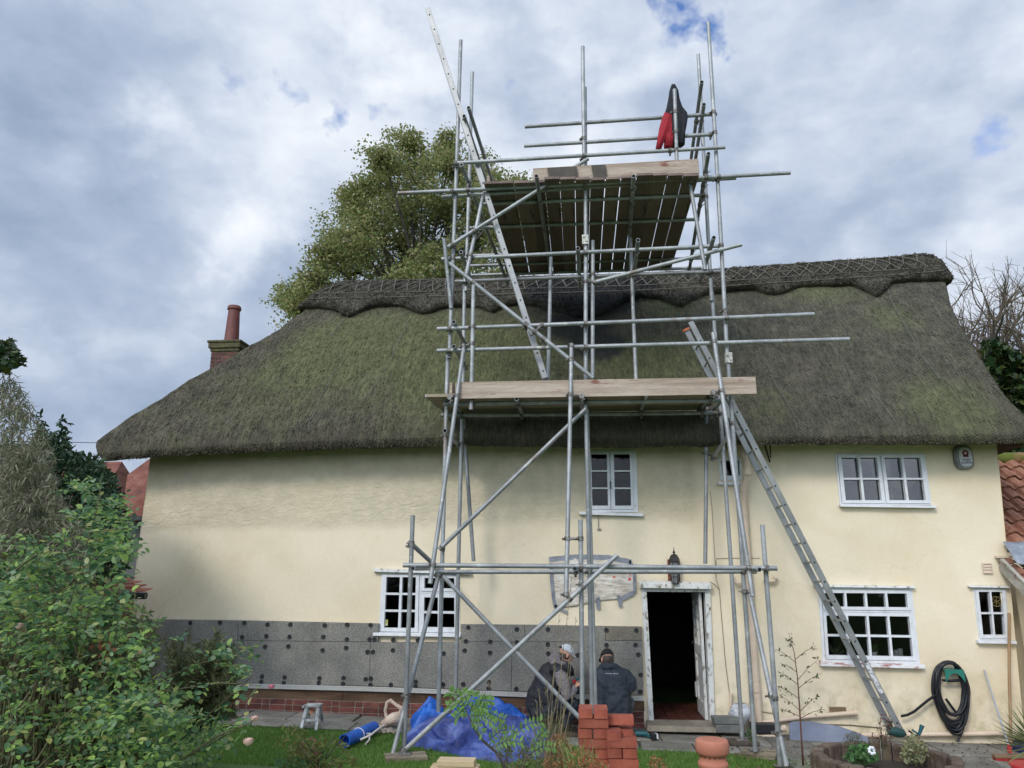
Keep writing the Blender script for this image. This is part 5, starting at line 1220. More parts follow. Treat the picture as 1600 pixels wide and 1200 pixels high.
# terracotta chimney pot standing in the bed
pt_ = P(1117, 1161, 6.6); px0 = pt_.x; zt = pt_.z; rr = (P(1144, 1170, 6.75).x - P(1091, 1170, 6.75).x) / 2
M_terra = mat('terracotta', [(.3, (.36, .13, .08)), (.6, (.45, .18, .115)), (.75, (.5, .23, .16))], scale=4, rough=.7, fine=.1, fscale=80)
zg = gh(0, 6.75) - .03
cp = thing('chimney_pot', (px0, 6.75, zg), 'new terracotta chimney pot with a rounded collar standing beside the brick stacks', 'chimney pot')
MB().lathe((px0, 6.75, 0), [(rr * .88, zg), (rr * .80, zt - .26), (rr * .80, zt - .21), (rr * .86, zt - .205), (rr * .9, zt - .185), (rr * .86, zt - .165), (rr * .78, zt - .16), (rr * .78, zt - .115), (rr * .9, zt - .11), (rr * .99, zt - .09), (rr, zt - .05), (rr * .97, zt - .015), (rr * .90, zt - .002), (rr * .84, zt), (0.001, zt - .004)], 40, close=False).build('body', M_terra, cp, smooth=True, auto=False)
mb = MB()
for i in range(16): a = 2 * math.pi * i / 16; mb.hexa([(px0 + rr * .775 * math.cos(a + s) , 6.75 + rr * .775 * math.sin(a + s), z) for s, z in ((-.05, zt - .132), (.05, zt - .132))] + [(px0 + rr * .781 * math.cos(a + s), 6.75 + rr * .781 * math.sin(a + s), zt - .132) for s in (.05, -.05)] + [(px0 + rr * .775 * math.cos(a + s), 6.75 + rr * .775 * math.sin(a + s), zt - .12) for s in (-.05, .05)] + [(px0 + rr * .781 * math.cos(a + s), 6.75 + rr * .781 * math.sin(a + s), zt - .12) for s in (.05, -.05)])
mb.build('vent_slots', mat('slot_shadow', [(.06, .02, .015)], rough=.9), cp)

# circular planter edged with weathered bricks
pc_ = P(1384, 1190, 7.6); cx = pc_.x; RP = .61; zc = P(1384, 1157, 7.6 + RP).z
M_ring = mat('mossy_stone_edging', [(.3, (.055, .035, .026)), (.5, (.12, .085, .062)), (.7, (.2, .155, .115))], scale=5, rough=.95, bump=.9, bscale=18, fine=.4, island=.25, fn=lambda c, col: mixc(c, nrange(c, nnoise(c, 2.5, 5, .7), .55, .7, 0, .5), col, (.07, .09, .03)))
pl = thing('round_planter', (cx, 7.6, gh(0, 7.6)), 'round raised flower bed edged with old mossy blocks at the foot of the ladder', 'planter')
NP_ = 34
for i in range(NP_):
    a0, a1 = 2 * math.pi * i / NP_ + .012, 2 * math.pi * (i + 1) / NP_ - .012; h = zc + random.uniform(-.015, .012); r0, r1 = RP - .10, RP + random.uniform(-.01, .02); zb_ = gh(0, 7.0) * .0 - .05
    c = [(r1, a0), (r1, a1), (r0, a1), (r0, a0)]
    MB().hexa([(cx + r * math.cos(a), 7.6 + r * math.sin(a), zb_) for r, a in c] + [(cx + r * math.cos(a), 7.6 + r * math.sin(a), h) for r, a in c]).build('edging_block', M_ring, pl, bevel=.015)
M_soil = mat('bed_soil', [(.3, (.02, .014, .01)), (.7, (.06, .042, .028))], scale=12, rough=1, bump=1, bscale=30, fine=.4)
mb = MB(); mb.lathe((cx, 7.6, 0), [(.001, zc - .1), (.3, zc - .11), (RP - .12, zc - .14), (RP - .12, zc - .3)], 24, close=False); mb.build('soil', M_soil, pl, smooth=True)

# blue tarpaulins
def tarp(name, poly, Y0, hmax, m, label, seed, zbase=.02):
    """crumpled heap: polygon given on the ground in px, grid draped with ridged folds"""
    pts = [PG(x, y, 0) for x, y in poly]; cxx = sum(p.x for p in pts) / len(pts); cyy = sum(p.y for p in pts) / len(pts)
    mb = MB(); nr, na = 60, 190
    def rad(a):
        best = .3
        for k_ in range(len(pts)):
            p, q = pts[k_], pts[(k_ + 1) % len(pts)]; d_ = Vector((math.cos(a), math.sin(a))); e = Vector((q.x - p.x, q.y - p.y)); w = Vector((p.x - cxx, p.y - cyy)); den = d_.x * e.y - d_.y * e.x
            if abs(den) < 1e-9: continue
            t = (w.x * e.y - w.y * e.x) / den; s_ = (w.x * d_.y - w.y * d_.x) / den
            if t > 0 and -.001 <= s_ <= 1.001: best = max(best, t) if best != .3 else t
        return best
    for i in range(nr + 1):
        for j in range(na):
            a = 2 * math.pi * j / na; r = rad(a) * i / nr * (1 + .05 * nz(math.cos(a) * 4, math.sin(a) * 4, seed)); x, y = cxx + r * math.cos(a), cyy + r * math.sin(a); t = i / nr
            env = (1 - t ** 2.6)
            wx_, wy_ = x + .25 * nz(x * 1.5, y * 1.5, seed + 9), y + .25 * nz(x * 1.5, y * 1.5, seed + 4)
            rid = (1 - abs(nz(wx_ * 1.5, wy_ * 3.4, seed)) * 3.2); rid2 = 1 - abs(nz(wx_ * 3.6 + 5 + wy_, wy_ * 6, seed + 1)) * 3; rid3 = 1 - abs(nz(wx_ * 8 - wy_ * 4, wy_ * 11, seed + 2)) * 3
            z = zbase + hmax * (1 - t ** 5) * (.18 + .62 * rid + .42 * rid2 + .08 * rid3)
            mb.v.append(Vector((x, y, tl(x) + (max(.015, z) if t < 1 else .0))))
    for i in range(nr):
        for j in range(na): j2 = (j + 1) % na; mb.f.append((i * na + j, (i + 1) * na + j, (i + 1) * na + j2, i * na + j2)); mb.mi.append(0)
    o = mb.build(name, m, smooth=True, origin=(cxx, cyy, 0), auto=False); s_ = o.modifiers.new('sub', 'SUBSURF'); s_.levels = s_.render_levels = 1; tag(o, label, 'tarpaulin'); return o
M_tb = mat('bright_blue_tarp', [(.3, (.006, .05, .26)), (.5, (.01, .09, .42)), (.7, (.02, .14, .55))], scale=3, rough=.4, bump=.5, bscale=4, fine=.12, bdist=.08)
M_td = mat('dusty_blue_tarp', [(.32, (.010, .02, .11)), (.5, (.03, .055, .23)), (.66, (.10, .15, .38))], scale=3.2, rough=.5, bump=.5, bscale=4, fine=.15, bdist=.08)
tarp('tarpaulin', [(640, 1128), (660, 1112), (720, 1110), (800, 1118), (835, 1138), (780, 1148), (690, 1148), (640, 1145)], 10.6, .30, M_tb, 'bright blue tarpaulin heaped at the back against the cottage path', 3)
tarp('tarpaulin', [(632, 1150), (650, 1140), (720, 1138), (800, 1126), (850, 1136), (874, 1158), (860, 1186), (790, 1192), (740, 1188), (690, 1176), (636, 1166)], 10.0, .22, M_td, 'dusty darker blue tarpaulin lying crumpled on the lawn in front', 8)

# rolled blue mat
a, b = PG(538, 1158, .09), PG(584, 1137, .09)
rl = thing('rolled_mat', (a.x, a.y, 0), 'tight roll of bright blue membrane lying on the lawn', 'roll')
mb = MB(); d_ = (b - a); 
mb.tube([a, b], .075, 20, hollow=True); o = mb.build('roll', M_tb, rl, smooth=True)
mb = MB(); c = a.lerp(b, .45); u_ = d_.normalized(); v_ = Vector((0, 0, 1)); w_ = u_.cross(v_)
mb.tube([c + (w_ * math.cos(t) + v_ * math.sin(t)) * .079 for t in [i * math.pi / 9 for i in range(19)]], .005, 5); mb.build('tie', M_white, rl)
# curved white pipe by the roll
mb = MB(); pts = [PG(563, 1156, .08), PG(580, 1148, .13), PG(590, 1140, .15), PG(600, 1133, .17)]; mb.tube(pts, .013, 7); pts = [PG(562, 1154, .03), PG(570, 1147, .09), PG(578, 1146, .1), PG(577, 1156, .04), PG(571, 1163, .02)]; mb.tube(pts, .011, 7)
o = mb.build('mixing_paddle', mat('dusty_steel', [(.55, .5, .46)], rough=.5), smooth=True, origin=pts[0]); tag(o, 'thin pale mixing paddle with a curved end lying beside the blue roll', 'mixing paddle')
# dusty two-handled mixer drill lying on the path
c = PG(612, 1130, .16); dm = thing('mixer_drill', (c.x, c.y, 0), 'plaster-covered mixer drill with raised handles lying on the path', 'power tool')
M_dusty = mat('plaster_dust', [(.3, (.33, .24, .18)), (.5, (.55, .43, .34)), (.7, (.68, .58, .48))], scale=9, rough=.95, fine=.25, bump=.5, bscale=30)
YD = 10.6
mb = MB(); mb.tube([P(598, 1132, YD), P(604, 1128, YD), P(614, 1123, YD), P(625, 1120, YD + .1)], [.03, .055, .075, .07], 12); mb.build('body', M_dusty, dm, smooth=True)
mb = MB(); mb.tube([P(604, 1124, YD), P(602, 1110, YD), P(605, 1097, YD), P(610, 1094, YD), P(618, 1101, YD), P(627, 1106, YD), P(625, 1112, YD)], [.02, .022, .024, .024, .022, .026, .02], 8); mb.build('handle', M_dusty, dm, smooth=True)
mb = MB(); mb.ball(P(601, 1130, YD - .03), .05, 12, 8); mb.build('gear_head', M_dusty, dm, smooth=True)
mb = MB(); mb.tube([P(598, 1132, YD), P(590, 1136, YD - .05), P(584, 1139, YD - .1)], .014, 8); mb.build('shaft', M_dusty, dm)
# small rubble heap below it
mb = MB()
for i in range(26): p = PG(602 + random.uniform(-12, 26), 1141 + random.uniform(-3, 4), .03); mb.ball(p, random.uniform(.012, .035), 6, 4, sq=(1, 1, .6))
o = mb.build('plaster_rubble', mat('rubble', [(.3, (.15, .13, .1)), (.7, (.33, .29, .24))], rough=.95, island=.3), origin=PG(605, 1140, 0)); tag(o, 'scatter of broken plaster rubble on the path edge', 'rubble', None, 'stuff')
# folding step-up
c = PG(487, 1139, 0); st = thing('hop_up_step', (c.x, c.y, c.z), 'small paint-splashed grey and white folding step on the path', 'step')
M_splash = mat('splashed_plastic', [(.35, (.16, .17, .17)), (.5, (.42, .42, .41)), (.62, (.62, .62, .6))], scale=12, rough=.6, bump=.2)
w = .13
for sx in (-1, 1):
    mb = MB(); mb.bar((c.x + sx * w, c.y - .16, c.z), (c.x + sx * w * .75, c.y - .02, c.z + .34), .035, .05, up=(1, 0, 0)); mb.bar((c.x + sx * w, c.y + .2, c.z), (c.x + sx * w * .75, c.y + .06, c.z + .34), .035, .05, up=(1, 0, 0)); mb.build('leg', M_splash, st, bevel=.005)
MB().box(c.x - .125, c.x + .135, c.y - .06, c.y + .12, c.z + .34, c.z + .385).box(c.x - .14, c.x - .10, c.y - .16, c.y + .14, c.z + .345, c.z + .38).build('top', M_splash, st, bevel=.008)
MB().box(c.x - .1, c.x + .1, c.y - .1, c.y - .03, c.z + .13, c.z + .16).build('tread', M_splash, st, bevel=.005); MB().box(c.x + .06, c.x + .115, c.y - .02, c.y + .11, c.z + .16, c.z + .33).build('side_panel', M_splash, st, bevel=.004)
MB().box(c.x - .03, c.x + .02, c.y - .075, c.y - .061, c.z + .25, c.z + .29).build('latch', mat('orange_latch', [(.5, .22, .1)], rough=.5), st)
st.scale = (.78, .78, .78)
# cordless drill on the step
c = P(1003, 1143, 10.9); c = PG(1003, 1150, .05); M_teal = mat('teal_plastic', [(.01, .08, .095)], rough=.45); dr = thing('cordless_drill', (c.x, c.y, .03), 'teal and black cordless drill lying on its side on the path', 'power tool')
z0 = c.z + .03
MB().tube([(c.x - .08, c.y, z0), (c.x + .07, c.y - .02, z0)], .034, 12).build('body', M_teal, dr, smooth=True)
MB().tube([(c.x - .15, c.y + .01, z0), (c.x - .08, c.y, z0)], [.014, .026], 10).build('chuck', M_black, dr, smooth=True)
MB().bar((c.x + .02, c.y - .02, z0), (c.x + .12, c.y - .11, z0 - .02), .034, .036).build('handle', M_teal, dr, bevel=.008)
MB().bar((c.x + .10, c.y - .13, z0 - .01), (c.x + .17, c.y - .11, z0 - .01), .1, .075).build('battery', M_black, dr, bevel=.01)
MB().bar((c.x + .165, c.y - .135, z0 - .0), (c.x + .18, c.y - .13, z0 - .0), .07, .06).build('battery_label', M_white, dr)
# pale timber blocks at the front
M_pine = mat('pale_pine', [(.3, (.45, .33, .19)), (.7, (.62, .49, .31))], scale=3, rough=.75, stretch=(.3, 2, 2), fine=.12)
a = P(683, 1188, 7.6); b = P(741, 1188, 7.6)
for dz, dx, lab in ((0, 0, 'upper'), (.055, -.06, 'lower')):
    o = MB().box(a.x + dx, b.x + dx * .4 + (.06 if dx else 0), 7.58, 7.75, a.z - .05 - dz, a.z - dz).build('timber_block', M_pine, origin=(a.x, 7.6, a.z - dz), bevel=.003); tag(o, f'{lab} pale sawn timber block of the pile at the lawn edge', 'timber')
o = MB().box(a.x + .1, b.x - .1, 7.6, 7.74, gh(0, 7.6) - .05, a.z - .106).build('timber_block', M_pine, origin=(a.x, 7.6, .1)); tag(o, 'lowest timber block hidden under the two pale ones', 'timber')
# stone blocks right of the door
M_grey = mat('grey_block', [(.3, (.08, .085, .08)), (.6, (.15, .155, .145)), (.75, (.2, .21, .2))], scale=4, rough=.9, bump=.4, fine=.25)
for (x0, x1, yb_, z0, z1, lab) in ((1118, 1163, 1150, .03, .13, 'lower rounded grey stone block beside the doorstep'), (1116, 1166, 1140, .133, .205, 'upper flat grey stone slab beside the doorstep')):
    a, b = P(x0, yb_, 11.05), P(x1, yb_, 11.05); o = MB().box(a.x, b.x, 11.0, 11.28, z0, z1).build('stone_block', M_grey, bevel=.012, origin=(a.x, 11.0, z0)); tag(o, lab, 'stone block')
# clear bag of plaster
c = P(1157, 1115, 11.25); mb = MB()
for i in range(9):
    for j in range(14):
        a = 2 * math.pi * j / 14; r = math.sin(math.pi * (i + .3) / 9.2) ** .6; mb.v.append(Vector((c.x + .15 * r * math.cos(a) * (1 + .2 * nz(i * .7, j * .9, 2)), 11.25 + .09 * r * math.sin(a), c.z - .13 + .26 * i / 8 + .02 * nz(i, j, 4))))
for i in range(8):
    for j in range(14): j2 = (j + 1) % 14; mb.f.append((i * 14 + j, i * 14 + j2, (i + 1) * 14 + j2, (i + 1) * 14 + j)); mb.mi.append(0)
o = mb.build('plastic_bag', mat('cloudy_plastic_bag', [(.35, (.25, .27, .3)), (.6, (.6, .62, .66))], scale=9, rough=.25, bump=1, bscale=18, spec=.7), smooth=True, origin=c, auto=False); tag(o, 'crumpled clear plastic bag resting on the grey stones by the wall', 'bag')
# slate panel leaning on the wall
M_slate = mat('blue_grey_board', [(.3, (.12, .14, .19)), (.6, (.17, .19, .25)), (.75, (.22, .24, .3))], scale=3, rough=.7, fine=.1, bump=.15)
pol = [(1234, 1155), (1233, 1131), (1240, 1128), (1266, 1128), (1310, 1135), (1342, 1146), (1356, 1153), (1357, 1162), (1300, 1163), (1262, 1161)]
q = []
for x, y in pol:
    t = (1163 - y) / 35; q.append(P(x, y, 10.98 + .2 * t))
o = MB().prism(q, (0, .02, .004)).build('panel_offcut', M_slate, origin=q[0]); fix_normals(o); tag(o, 'blue-grey curved panel offcut leaning against the wall', 'panel')
# hose on its hanger
YH = WY - .07; c = P(1486, 1088, YH); hs = thing('garden_hose', (c.x, WY, c.z), 'thick black hose coiled on a green wall hanger', 'hose')
M_hose = mat('black_hose', [(.008, .009, .012)], rough=.4, fine=.2)
random.seed(21)
for k_ in range(13):
    ph = random.uniform(-.1, .1); rx = .19 + random.uniform(-.045, .045); rzv = .39 + random.uniform(-.07, .06); cz = c.z + .45 - rzv - .02 + random.uniform(-.01, .01); cxx = c.x + random.uniform(-.01, .01) ; y = YH - .02 - .013 * (k_ % 5)
    pts = []
    for i in range(41):
        a = 2 * math.pi * i / 40 + math.pi / 2; sx = math.cos(a); sz = math.sin(a); wdt = rx * (1 - .18 * max(0, -sz)) ; pts.append((cxx + wdt * math.copysign(abs(sx) ** .8, sx) - .01 * (1 - sz), y + .02 * nz(i * .3, k_, 1), cz + rzv * sz + ph * 0))
    MB().tube(pts, 0.0175, 7, caps=False).build('coil', M_hose, hs, smooth=True, auto=False)
def hosebit(pts, Y=YH - .05): MB().tube([P(x, y, Y) for x, y in pts], 0.0175, 7).build('hose_end', M_hose, hs, smooth=True)
hosebit([(1464, 1085), (1450, 1094), (1438, 1104), (1428, 1112), (1418, 1117), (1408, 1119)]); hosebit([(1478, 1092), (1486, 1103), (1493, 1112), (1499, 1117)]); hosebit([(1507, 1112), (1509, 1125), (1504, 1138), (1500, 1150), (1496, 1159)]); hosebit([(1480, 1122), (1486, 1134), (1496, 1140), (1504, 1136), (1508, 1124)])
hosebit([(1473, 1063), (1485, 1064), (1502, 1063)])
M_green = mat('green_plastic', [(.02, .16, .12)], rough=.5)
mb = MB(); nn_ = 14; a0 = P(1475, 1046, YH - .1); a1 = P(1505, 1046, YH - .1); mb.box(a0.x, a1.x, YH - .12, WY, a0.z - .015, a0.z)
for i in range(nn_):
    t0, t1 = i / nn_, (i + 1) / nn_; x0, x1 = a0.x + (a1.x - a0.x) * t0, a0.x + (a1.x - a0.x) * t1; h0 = .03 + .115 * (2 * abs(t0 - .5)) ** 2; h1 = .03 + .115 * (2 * abs(t1 - .5)) ** 2
    mb.hexa([(x0, YH - .12, a0.z - .016 - h0), (x1, YH - .12, a0.z - .016 - h1), (x1, YH - .108, a0.z - .016 - h1), (x0, YH - .108, a0.z - .016 - h0), (x0, YH - .12, a0.z - .0155), (x1, YH - .12, a0.z - .0155), (x1, YH - .108, a0.z - .0155), (x0, YH - .108, a0.z - .0155)])
mb.build('hanger', M_green, hs)
# brooms
_q = PG(1578, 1192, 0); YB2 = _q.y; b0 = P(1577, 1174, YB2); br = thing('broom', (b0.x, YB2, _q.z), 'red-headed broom with a thin grey handle leaning on the wall', 'broom')
MB().tube([P(1577, 1168, YB2), P(1538, 1047, WY - .03)], .012, 8).build('handle', mat('grey_handle', [(.35, .36, .38)], rough=.4), br, smooth=True)
M_red = mat('red_plastic', [(.35, .02, .02)], rough=.45); hz = b0.z
MB().box(b0.x - .19, b0.x + .2, YB2 - .05, YB2 + .05, hz - .07, hz - .035).build('head', mat('broom_wood', [(.2, .13, .07)], rough=.8), br, bevel=.006); MB().tube([P(1576, 1163, YB2), P(1578, 1176, YB2)], [.018, .03], 8).build('socket', M_red, br)
mb = MB()
for i in range(46):
    for j in range(4): x = b0.x - .18 + .365 * i / 45; mb.tube([(x, YB2 - .04 + j * .025, hz - .07), (x + random.uniform(-.02, .02), YB2 - .06 + j * .035, hz - .17)], .004, 3)
mb.build('bristles', M_red, br)
M_pole = mat('wooden_pole', [(.3, (.25, .15, .075)), (.7, (.36, .23, .12))], scale=3, stretch=(3, 3, .4), rough=.6)
o = MB().tube([P(1580, 1170, 11.0), P(1577, 1060, 11.2), P(1576.5, 958, WY - .04)], .019, 8).build('wooden_pole', M_pole, smooth=True, origin=P(1580, 1170, 11.0)); tag(o, 'tall plain wooden pole standing upright at the lean-to corner', 'pole')
# tub at the right edge
c = P(1592, 1168, 11.0); o = MB().lathe((c.x + .1, 11.0, 0), [(.17, c.z - .12), (.2, c.z + .03), (.215, c.z + .035), (.2, c.z + .05), (.17, c.z - .08)], 20).build('garden_tub', mat('navy_tub', [(.012, .02, .09)], rough=.4), smooth=True, origin=(c.x + .1, 11.0, 0)); tag(o, 'dark blue plastic tub by the wooden pole', 'tub')
# garden tool beside the ladder foot
c = P(1395, 1140, 10.5); ct = thing('strimmer', (c.x, 10.5, .1), 'small green and black power tool lying at the foot of the ladder', 'power tool')
MB().tube([P(1388, 1142, 10.5), P(1402, 1144, 10.5), P(1412, 1146, 10.5)], [.05, .06, .045], 10).build('body', mat('dark_green_plastic', [(.012, .05, .045)], rough=.5), ct, smooth=True)
MB().tube([P(1425, 1140, 10.45), P(1436, 1148, 10.45), P(1441, 1133, 10.45)], [.012, .02, .03], 8).build('guard', M_teal, ct, smooth=True)
MB().tube([P(1420, 1142, 10.45), P(1432, 1150, 10.5), P(1443, 1135, 10.5)], .012, 6).build('handle', M_black, ct, smooth=True); MB().tube([P(1384, 1127, 10.5), P(1394, 1129, 10.5)], .015, 7).build('trigger', M_black, ct)
# coloured lidded tub in the far right corner
c = P(1612, 1200, 8.4); o = MB().lathe((c.x, 8.4, 0), [(.12, 0), (.17, c.z), (.19, c.z + .01), (.18, c.z + .03), (.14, c.z + .035)], 20).build('red_bucket', M_red, smooth=True, origin=(c.x, 8.4, 0)); tag(o, 'red bucket with a white rim cut off by the bottom right corner', 'bucket')
# hazel cable across the path
# ---------------------------------------------------------------- lean-to and neighbouring buildings
M_pan = mat('clay_pantile', [(.3, (.13, .06, .04)), (.5, (.27, .12, .075)), (.7, (.38, .2, .13))], scale=2.2, rough=.85, fine=.3, fscale=30, bump=.4, fn=lambda c, col: mixc(c, nrange(c, nnoise(c, 3, 5, .7), .56, .7, 0, .7), col, (.2, .17, .13)))
def pantiles(x0, x1, y0, z0, y1, z1, tw=.24, cl=.3):   # eave (y0,z0) to ridge (y1,z1), waves across x, laps down the slope
    mb = MB(); L_ = math.hypot(y1 - y0, z1 - z0); nc = int(L_ / cl) + 1; nxx_ = int((x1 - x0) / tw * 8)
    d_ = Vector((0, (y1 - y0) / L_, (z1 - z0) / L_)); nrm_ = Vector((0, -d_.z, d_.y))
    for c_ in range(nc):
        b = len(mb.v)
        for s_, l in ((0, .045), (1, .0)):
            for i in range(nxx_ + 1):
                x = x0 + (x1 - x0) * i / nxx_; ph = (x / tw) % 1; w = .035 * math.sin(2 * math.pi * ph) + (.03 if ph > .86 else 0)
                jit = .012 * nz(int(x / tw) * 3.1, c_ * 1.7, 2)
                p = Vector((x, y0, z0)) + d_ * min(L_, (c_ + s_ * 1.12) * cl + jit) + nrm_ * (w + l + jit); mb.v.append(p)
        for i in range(nxx_ + 1): mb.v.append(mb.v[b + i] - nrm_ * .02)
        n_ = nxx_ + 1
        for i in range(nxx_): mb.f.append((b + i, b + i + 1, b + n_ + i + 1, b + n_ + i)); mb.f.append((b + 2 * n_ + i, b + 2 * n_ + i + 1, b + i + 1, b + i)); mb.mi += [0, 0]
    return mb
# outbuilding with pantile roof behind, right
ra = P(1566, 716, 13.6); rb = P(1580, 868, 11.9)
ob = thing('pantiled_annexe', (6.9, 12.6, 0), 'annexe with clay pantile roof and mossy ridge joined to the right end of the cottage', 'building')
pantiles(XR(2.5) + .05, 9.5, 11.75, rb.z + .1, 13.6, ra.z - .03).build('roof', M_pan, ob, smooth=True, auto=True)
MB().box(XR(1) + .06, 9.4, 11.85, 15.2, 0, rb.z + .05).build('wall', M_render, ob)
MB().tube([(XR(3.4) + .03, 13.62, ra.z + .0), (9.5, 13.62, ra.z + .0)], .1, 12).build('ridge_tiles', mat('mossy_ridge_tile', [(.4, (.28, .14, .08)), (.52, (.1, .12, .02)), (.7, (.14, .17, .03))], scale=2.5, rough=.95, bump=1, bscale=15), ob, smooth=True)
mb = MB(); mb.add([(XR(2) + .06, 13.6, ra.z - .05), (9.5, 13.6, ra.z - .05), (9.5, 15.3, rb.z + .1), (XR(2) + .06, 15.3, rb.z + .1)], [(0, 3, 2, 1)]); mb.build('back_slope', M_pan, ob)
# low lean-to in front at the right edge
lt = thing('lean_to', (6.6, 10.9, 0), 'low cream lean-to with brown tiled roof edge at the far right of the cottage', 'lean-to')
v0 = P(1557, 872, WY); xv = v0.x + .04; e1 = P(1600, 935, 10.55); 
lz0, ly1 = v0.z - .02, 10.0; lz1 = lz0 - (WY - ly1) * 0.62
mb = MB(); mb.hexa([(xv + .14, ly1 + .2, -.05), (9, ly1 + .2, -.05), (9, WY - .005, -.05), (xv + .14, WY - .005, -.05), (xv + .14, ly1 + .2, lz1 + .02), (9, ly1 + .2, lz1 + .02), (9, WY - .005, lz0 - .12), (xv + .14, WY - .005, lz0 - .12)]); mb.build('wall', mat('cream_side_wall', [(.3, (.62, .5, .33)), (.7, (.7, .58, .4))], scale=1.5, rough=.85, fine=.05), lt)
mb = MB(); mb.bar((xv, WY - .02, lz0 - .06), (xv, ly1, lz1 - .06), .05, .17); mb.build('verge_board', mat('weathered_verge', [(.3, (.28, .26, .22)), (.7, (.45, .43, .38))], scale=5, rough=.8, stretch=(1, .5, 2)), lt)
pantiles(xv - .04, 9, ly1 - .06, lz1 + .0, WY - .01, lz0 + .0, .2, .25).build('roof', M_pan, lt, smooth=True)
mb = MB()
for i in range(9):
    for j in range(7):
        x = P(1574, 870, WY - .1).x + .5 * i / 8; t = j / 6; mb.v.append(Vector((x, WY - .05 - .28 * t + .02 * nz(i, j, 3), v0.z + .22 - .3 * t - .0 * i + .03 * nz(i * .8, j * .8, 1))))
for i in range(8):
    for j in range(6): mb.f.append((i * 7 + j, i * 7 + j + 1, (i + 1) * 7 + j + 1, (i + 1) * 7 + j)); mb.mi.append(0)
o = mb.build('lead_flashing', mat('lead', [(.3, (.16, .18, .22)), (.7, (.34, .37, .42))], scale=7, rough=.45, metal=.2), lt, smooth=True, auto=False); so = o.modifiers.new('s', 'SOLIDIFY'); so.thickness = .01
MB().hexa([(v0.x - .02, WY - .05, v0.z), (v0.x + .35, WY - .05, v0.z), (v0.x + .35, WY, v0.z), (v0.x - .02, WY, v0.z), (v0.x - .02, WY - .05, v0.z + .03), (v0.x + .35, WY - .05, v0.z + .03), (v0.x + .35, WY, v0.z + .03), (v0.x - .02, WY, v0.z + .03)]).build('flashing_batten', M_upvc, lt)
# houses beyond, left
M_rt = mat('far_red_tiles', [(.3, (.09, .035, .028)), (.5, (.17, .06, .042)), (.7, (.23, .11, .08))], scale=1.6, rough=.9, fine=.35, fscale=14, bump=.8, bscale=10, stretch=(1, 1, 3))
def far_house(x0, x1, y0, y1, zr, ze, m_w, label, hip=0, name='house'):
    t = thing(name, ((x0 + x1) / 2, (y0 + y1) / 2, 0), label, 'house'); ym = (y0 + y1) / 2
    MB().box(x0 + .2, x1 - .2, y0 + .2, y1 - .2, 0, ze).build('wall', m_w, t)
    MB().add([(x0, y0, ze - .1), (x1, y0, ze - .1), (x1 - hip, ym, zr), (x0 + hip, ym, zr), (x0, y1, ze - .1), (x1, y1, ze - .1)], [(0, 1, 2, 3), (3, 2, 5, 4), (1, 5, 2), (0, 3, 4)]).build('roof', M_rt, t)
    return t
M_fw = mat('red_brick_wall', [(.3, (.16, .06, .045)), (.7, (.26, .11, .08))], scale=3, rough=.9, fine=.3)
YF = 24
a = P(128, 722, YF); b = P(186, 722, YF); far_house(a.x - 3, b.x + .9, YF - 3.2, YF + 3.2, a.z, a.z - 2.9, M_fw, 'red roofed house with a level ridge showing above the garden shrubs, left', 0.8)
a = P(250, 708, 21); c = P(199, 742, 19)
t = thing('house', (a.x, 20, 0), 'red tiled gable roof partly hidden behind the left corner of the cottage', 'house')
zl_ = P(199, 742, 19).z; e = P(196, 800, 19)
MB().add([(c.x, 19, c.z), (a.x + 3.6, 19, a.z + 1.6), (a.x + 3.6, 18.2, e.z - .2), (P(190, 805, 18.2).x, 18.2, e.z - .2)], [(3, 2, 1, 0)]).add([(c.x, 19.2, c.z - .1), (a.x + 3.6, 19.2, a.z + 1.5), (a.x + 3.6, 18.4, e.z - .3), (P(190, 805, 18.2).x, 18.4, e.z - .3)], [(0, 1, 2, 3)]).build('roof', M_rt, t)
MB().box(P(190, 805, 18.6).x + .15, a.x + 3.4, 18.6, 22, 0, e.z - .05).build('wall', mat('grey_wall', [(.09, .09, .09)], rough=.9), t)
MB().bar((P(190, 805, 18.2).x - .1, 18.15, e.z - .22), (a.x + 3.6, 18.15, e.z - .22), .1, .1).build('gutter', M_black, t)
# small tiled shed to the left of the cottage
s0 = P(241, 927, 9.9); s1 = P(176, 884, 11.2); sh = thing('tiled_shed', (s0.x - 1.5, 10.6, 0), 'shed with orange clay tiles and black gutter beside the cottage corner, half hidden by roses', 'shed')
xs0, xs1 = P(30, 930, 9.9).x, s0.x - .12
M_ot = mat('orange_clay_tile', [(.3, (.25, .08, .05)), (.5, (.38, .13, .08)), (.7, (.42, .2, .13))], scale=2.5, rough=.85, island=.25, fine=.25)
mb = MB(); L_ = Vector((0, 11.2 - 9.9, s1.z - s0.z)); nrow = 8
for r_ in range(nrow):
    x = xs0 + (.1 if r_ % 2 else 0); xe = xs1 + (s1.x - s0.x) * r_ / nrow
    while x < xe - .05:
        p = Vector((x, 9.9, s0.z)) + L_ * (r_ / nrow); q = Vector((x, 9.9, s0.z)) + L_ * ((r_ + 1.15) / nrow); w = min(.2, xe - x) - .008; k_ = random.uniform(-.01, .01)
        mb.hexa([p + Vector((0, 0, .02 + k_)), p + Vector((w, 0, .02)), q + Vector((w, 0, 0)), q, p + Vector((0, 0, .035 + k_)), p + Vector((w, 0, .035)), q + Vector((w, 0, .012)), q + Vector((0, 0, .012))]); x += .2
mb.build('roof', M_ot, sh, bevel=.004)
MB().box(xs0, xs1 - .9, 10.15, 11.2, 0, s0.z - .03).build('wall', M_fw, sh); MB().tube([(xs0, 9.87, s0.z - .02), (xs1 + .03, 9.87, s0.z - .03)], .045, 8).build('gutter', M_black, sh)
